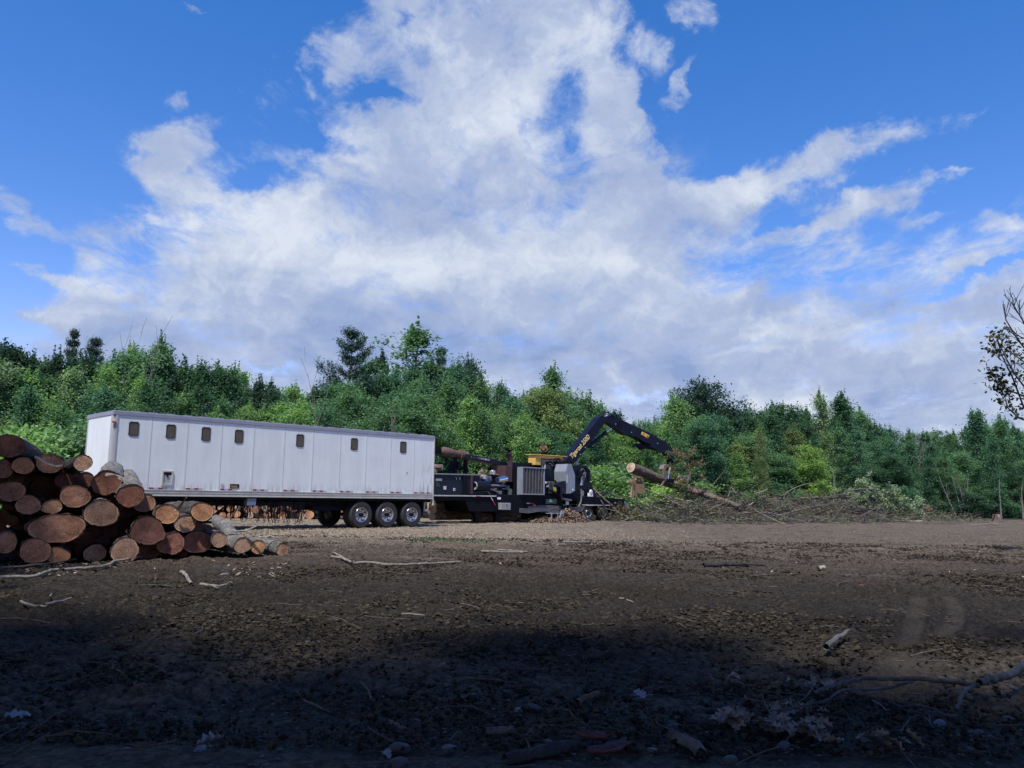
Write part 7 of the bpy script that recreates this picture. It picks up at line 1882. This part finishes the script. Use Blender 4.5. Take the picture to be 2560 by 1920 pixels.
for i, (p, s, lab, m) in enumerate([(Z10(863, 860), .045, 'pale blue-grey stone beside the white oak leaf', 'pebble_pale'), (Z10(1732, 850), .06, 'dark oval stone in the middle foreground', 'pebble'), (Z10(1938, 852), .04, 'pale round stone right of the dark oval one', 'pebble_pale'), (Z10(1722, 915), .05, 'grey stone at the bottom edge beside a white leaf', 'pebble'),
    (Z10(540, 865), .04, 'small pale stone in the lower left', 'pebble_pale'), (Z10(590, 572), .035, 'small grey stone in the left middle soil', 'pebble'), (Z10(968, 107), .09, 'lone blue-grey stone right of the forked pale stick', 'pebble_pale'), (Z10(780, 456), .035, 'tan pebble in the left middle soil', 'pebble'), (Z10(1912, 498), .05, 'grey stone in the middle soil', 'pebble'),
    (Z11(92, 680), .055, 'grey stone at the left of the right foreground', 'pebble'), (Z11(24, 690), .045, 'pale stone left of the grey one near the centre', 'pebble_pale'), (Z11(165, 832), .04, 'round stone above the dark bark slab', 'pebble'), (Z11(68, 820), .025, 'little pale pebble above the dark bark slab', 'pebble_pale'), (Z11(600, 862), .035, 'flat pale stone right of the red bark', 'pebble_pale'),
    (Z11(700, 765), .05, 'broad flat stone above the bark scrap', 'pebble'), (Z11(1170, 850), .05, 'stone below the spread oak leaves', 'pebble'), (Z11(940, 902), .05, 'dark stone at the bottom edge left of the leaves', 'pebble'), (Z11(1852, 750), .05, 'flat stone between the twigs of the bare branch', 'pebble_pale'), (Z11(2060, 805), .03, 'small reddish stone below the branch at right', 'pebble'),
    (Z11(2150, 725), .04, 'small stone below the thick end of the branch', 'pebble'), (Z11(470, 828), .03, 'stone beside the red bark curl', 'pebble_pale'), (Z11(1610, 788), .03, 'small stone left of the lower twig', 'pebble_pale'), (Z11(2000, 785), .045, 'flat greyish stone right of the lower fork', 'pebble'), (Z11(330, 785), .03, 'small stone above the bark curls', 'pebble')]):
    stone(*p, s, lab, m, i)
# bark slabs of the bottom edge
def slab(name, label, pts, w, m, seed, curl=0.5, lift=0.03):
    rs = np.random.RandomState(seed); q = smooth_path([gp(p, lift) for p in pts], 5); n = len(q); V_ = []; nk = 7
    for i in range(n):
        t = i/(n-1); d = q[min(i+1, n-1)]-q[max(i-1, 0)]; d /= np.linalg.norm(d); s = np.cross(d, [0, 0, 1]); s /= np.linalg.norm(s)
        ww = w*(0.55+0.45*math.sin(math.pi*min(max(t, .1), .9)))*rs.uniform(0.85, 1.15)
        for k in range(nk):
            u = (k/(nk-1)*2-1); V_.append(q[i]+s*ww*u+np.array([0, 0, curl*w*(1-u*u)+rs.normal(0, 0.004)]))
    V_ = np.array(V_); V2 = V_-np.array([0, 0, 0.012]); F_ = []
    m0 = n*nk
    for i in range(n-1):
        for k in range(nk-1):
            a = i*nk+k; F_ += [(a, a+1, a+nk+1, a+nk), (m0+a, m0+a+nk, m0+a+nk+1, m0+a+1)]
        a = i*nk; F_ += [(a, a+nk, m0+a+nk, m0+a), (a+nk-1, m0+a+nk-1, m0+a+2*nk-1, a+2*nk-1)]
    org = q[0].copy(); o = link(name, np_mesh(name, np.concatenate([V_, V2])-org, np.array(F_), [m], True)); o.location = org; tag(o, label, 'bark', 'bark pieces on the ground')
slab('bark_slab', 'long dark furrowed bark slab on the bottom edge left of the red curls', z11([(-30, 915), (100, 888), (200, 865), (290, 848)]), 0.055, 'bark_dark', 1, 0.7, 0.02)
slab('bark_curl', 'dark red bark curl lying uppermost at the bottom edge', z11([(290, 822), (340, 835), (410, 828)]), 0.045, 'red_bark', 2, -0.5, 0.07)
slab('bark_curl', 'dark red bark curl lying lower right at the bottom edge', z11([(330, 882), (420, 875), (512, 842)]), 0.05, 'red_bark', 3, -0.5, 0.05)
slab('bark_slab', 'short upright furrowed bark scrap right of the red curls', z11([(690, 815), (740, 838), (800, 870), (820, 905)]), 0.05, 'bark_twig', 4, 0.8, 0.03)
slab('bark_slab', 'dark flat bark piece in front of the curled oak leaves', z11([(748, 748), (800, 755), (880, 760)]), 0.03, 'bark_dark', 5, 0.6, 0.03)
slab('bark_slab', 'grey bark piece at the centre bottom beside the dark soil hollow', z10([(2095, 800), (2150, 795), (2215, 792)]), 0.04, 'bark_twig', 6, 0.6, 0.03)
slab('bark_slab', 'upright pale splinter on the right half of the field', z11([(1325, 92), (1335, 88), (1350, 84)]), 0.05, 'wood_chip', 7, 0.8, 0.08)
# mound of chips beside the step
def chip_mound(cx, cy, r, h, n, seed):
    rs = np.random.RandomState(seed); a = rs.uniform(0, 6.28, n); q = rs.rand(n)**0.5; x = cx+np.cos(a)*q*r; y = cy+np.sin(a)*q*r*0.7
    z = gv(x, y)+h*(1-q**1.3)+rs.uniform(-0.06, 0.04, n)
    C = np.stack([x, y, z], -1); v, f = leaf_quads(C, 0.11, rs, 0.6, 2.6); me = np_mesh('chip_mound', v, f, ['wood_chip', 'chip_dark', 'tan_board', 'litter'], False, rs.randint(0, 4, n)); tag(link('chip_mound', me), kind='stuff')
s_, _z = K.pix(*Z4(1205, 1400), w=-0.5); w_ = K.world(s_, -0.3, 0); chip_mound(w_.x, w_.y, 1.3, 0.75, 5200, 1)
s_, _z = K.pix(*Z4(780, 1430), w=0.5); w_ = K.world(s_, 0.4, 0); chip_mound(w_.x, w_.y, 2.2, 0.35, 4200, 2)
# green sprigs on the field
def sprigs(px, py, sx, n, seed, col):
    rs = np.random.RandomState(seed); c = gp((px, py), 0.05); C = np.array(c)+rs.normal(size=(n, 3))*np.array([sx, 0.35, 0.03]); C[:, 2] = np.maximum(C[:, 2], c.z-0.03)
    v, f = leaf_quads(C, 0.09, rs, 0.2, 2.5); o = link('weed_sprigs', np_mesh('weed_sprigs', v, f, ['leaves'])); o.color = (*col, 1); tag(o, kind='stuff')
sprigs(1140, 1356, 0.8, 260, 1, (0.08, 0.13, 0.07)); sprigs(1095, 1352, 0.4, 90, 2, (0.08, 0.13, 0.07))
sprigs(2200, 1478, 0.3, 60, 3, (0.10, 0.05, 0.05))
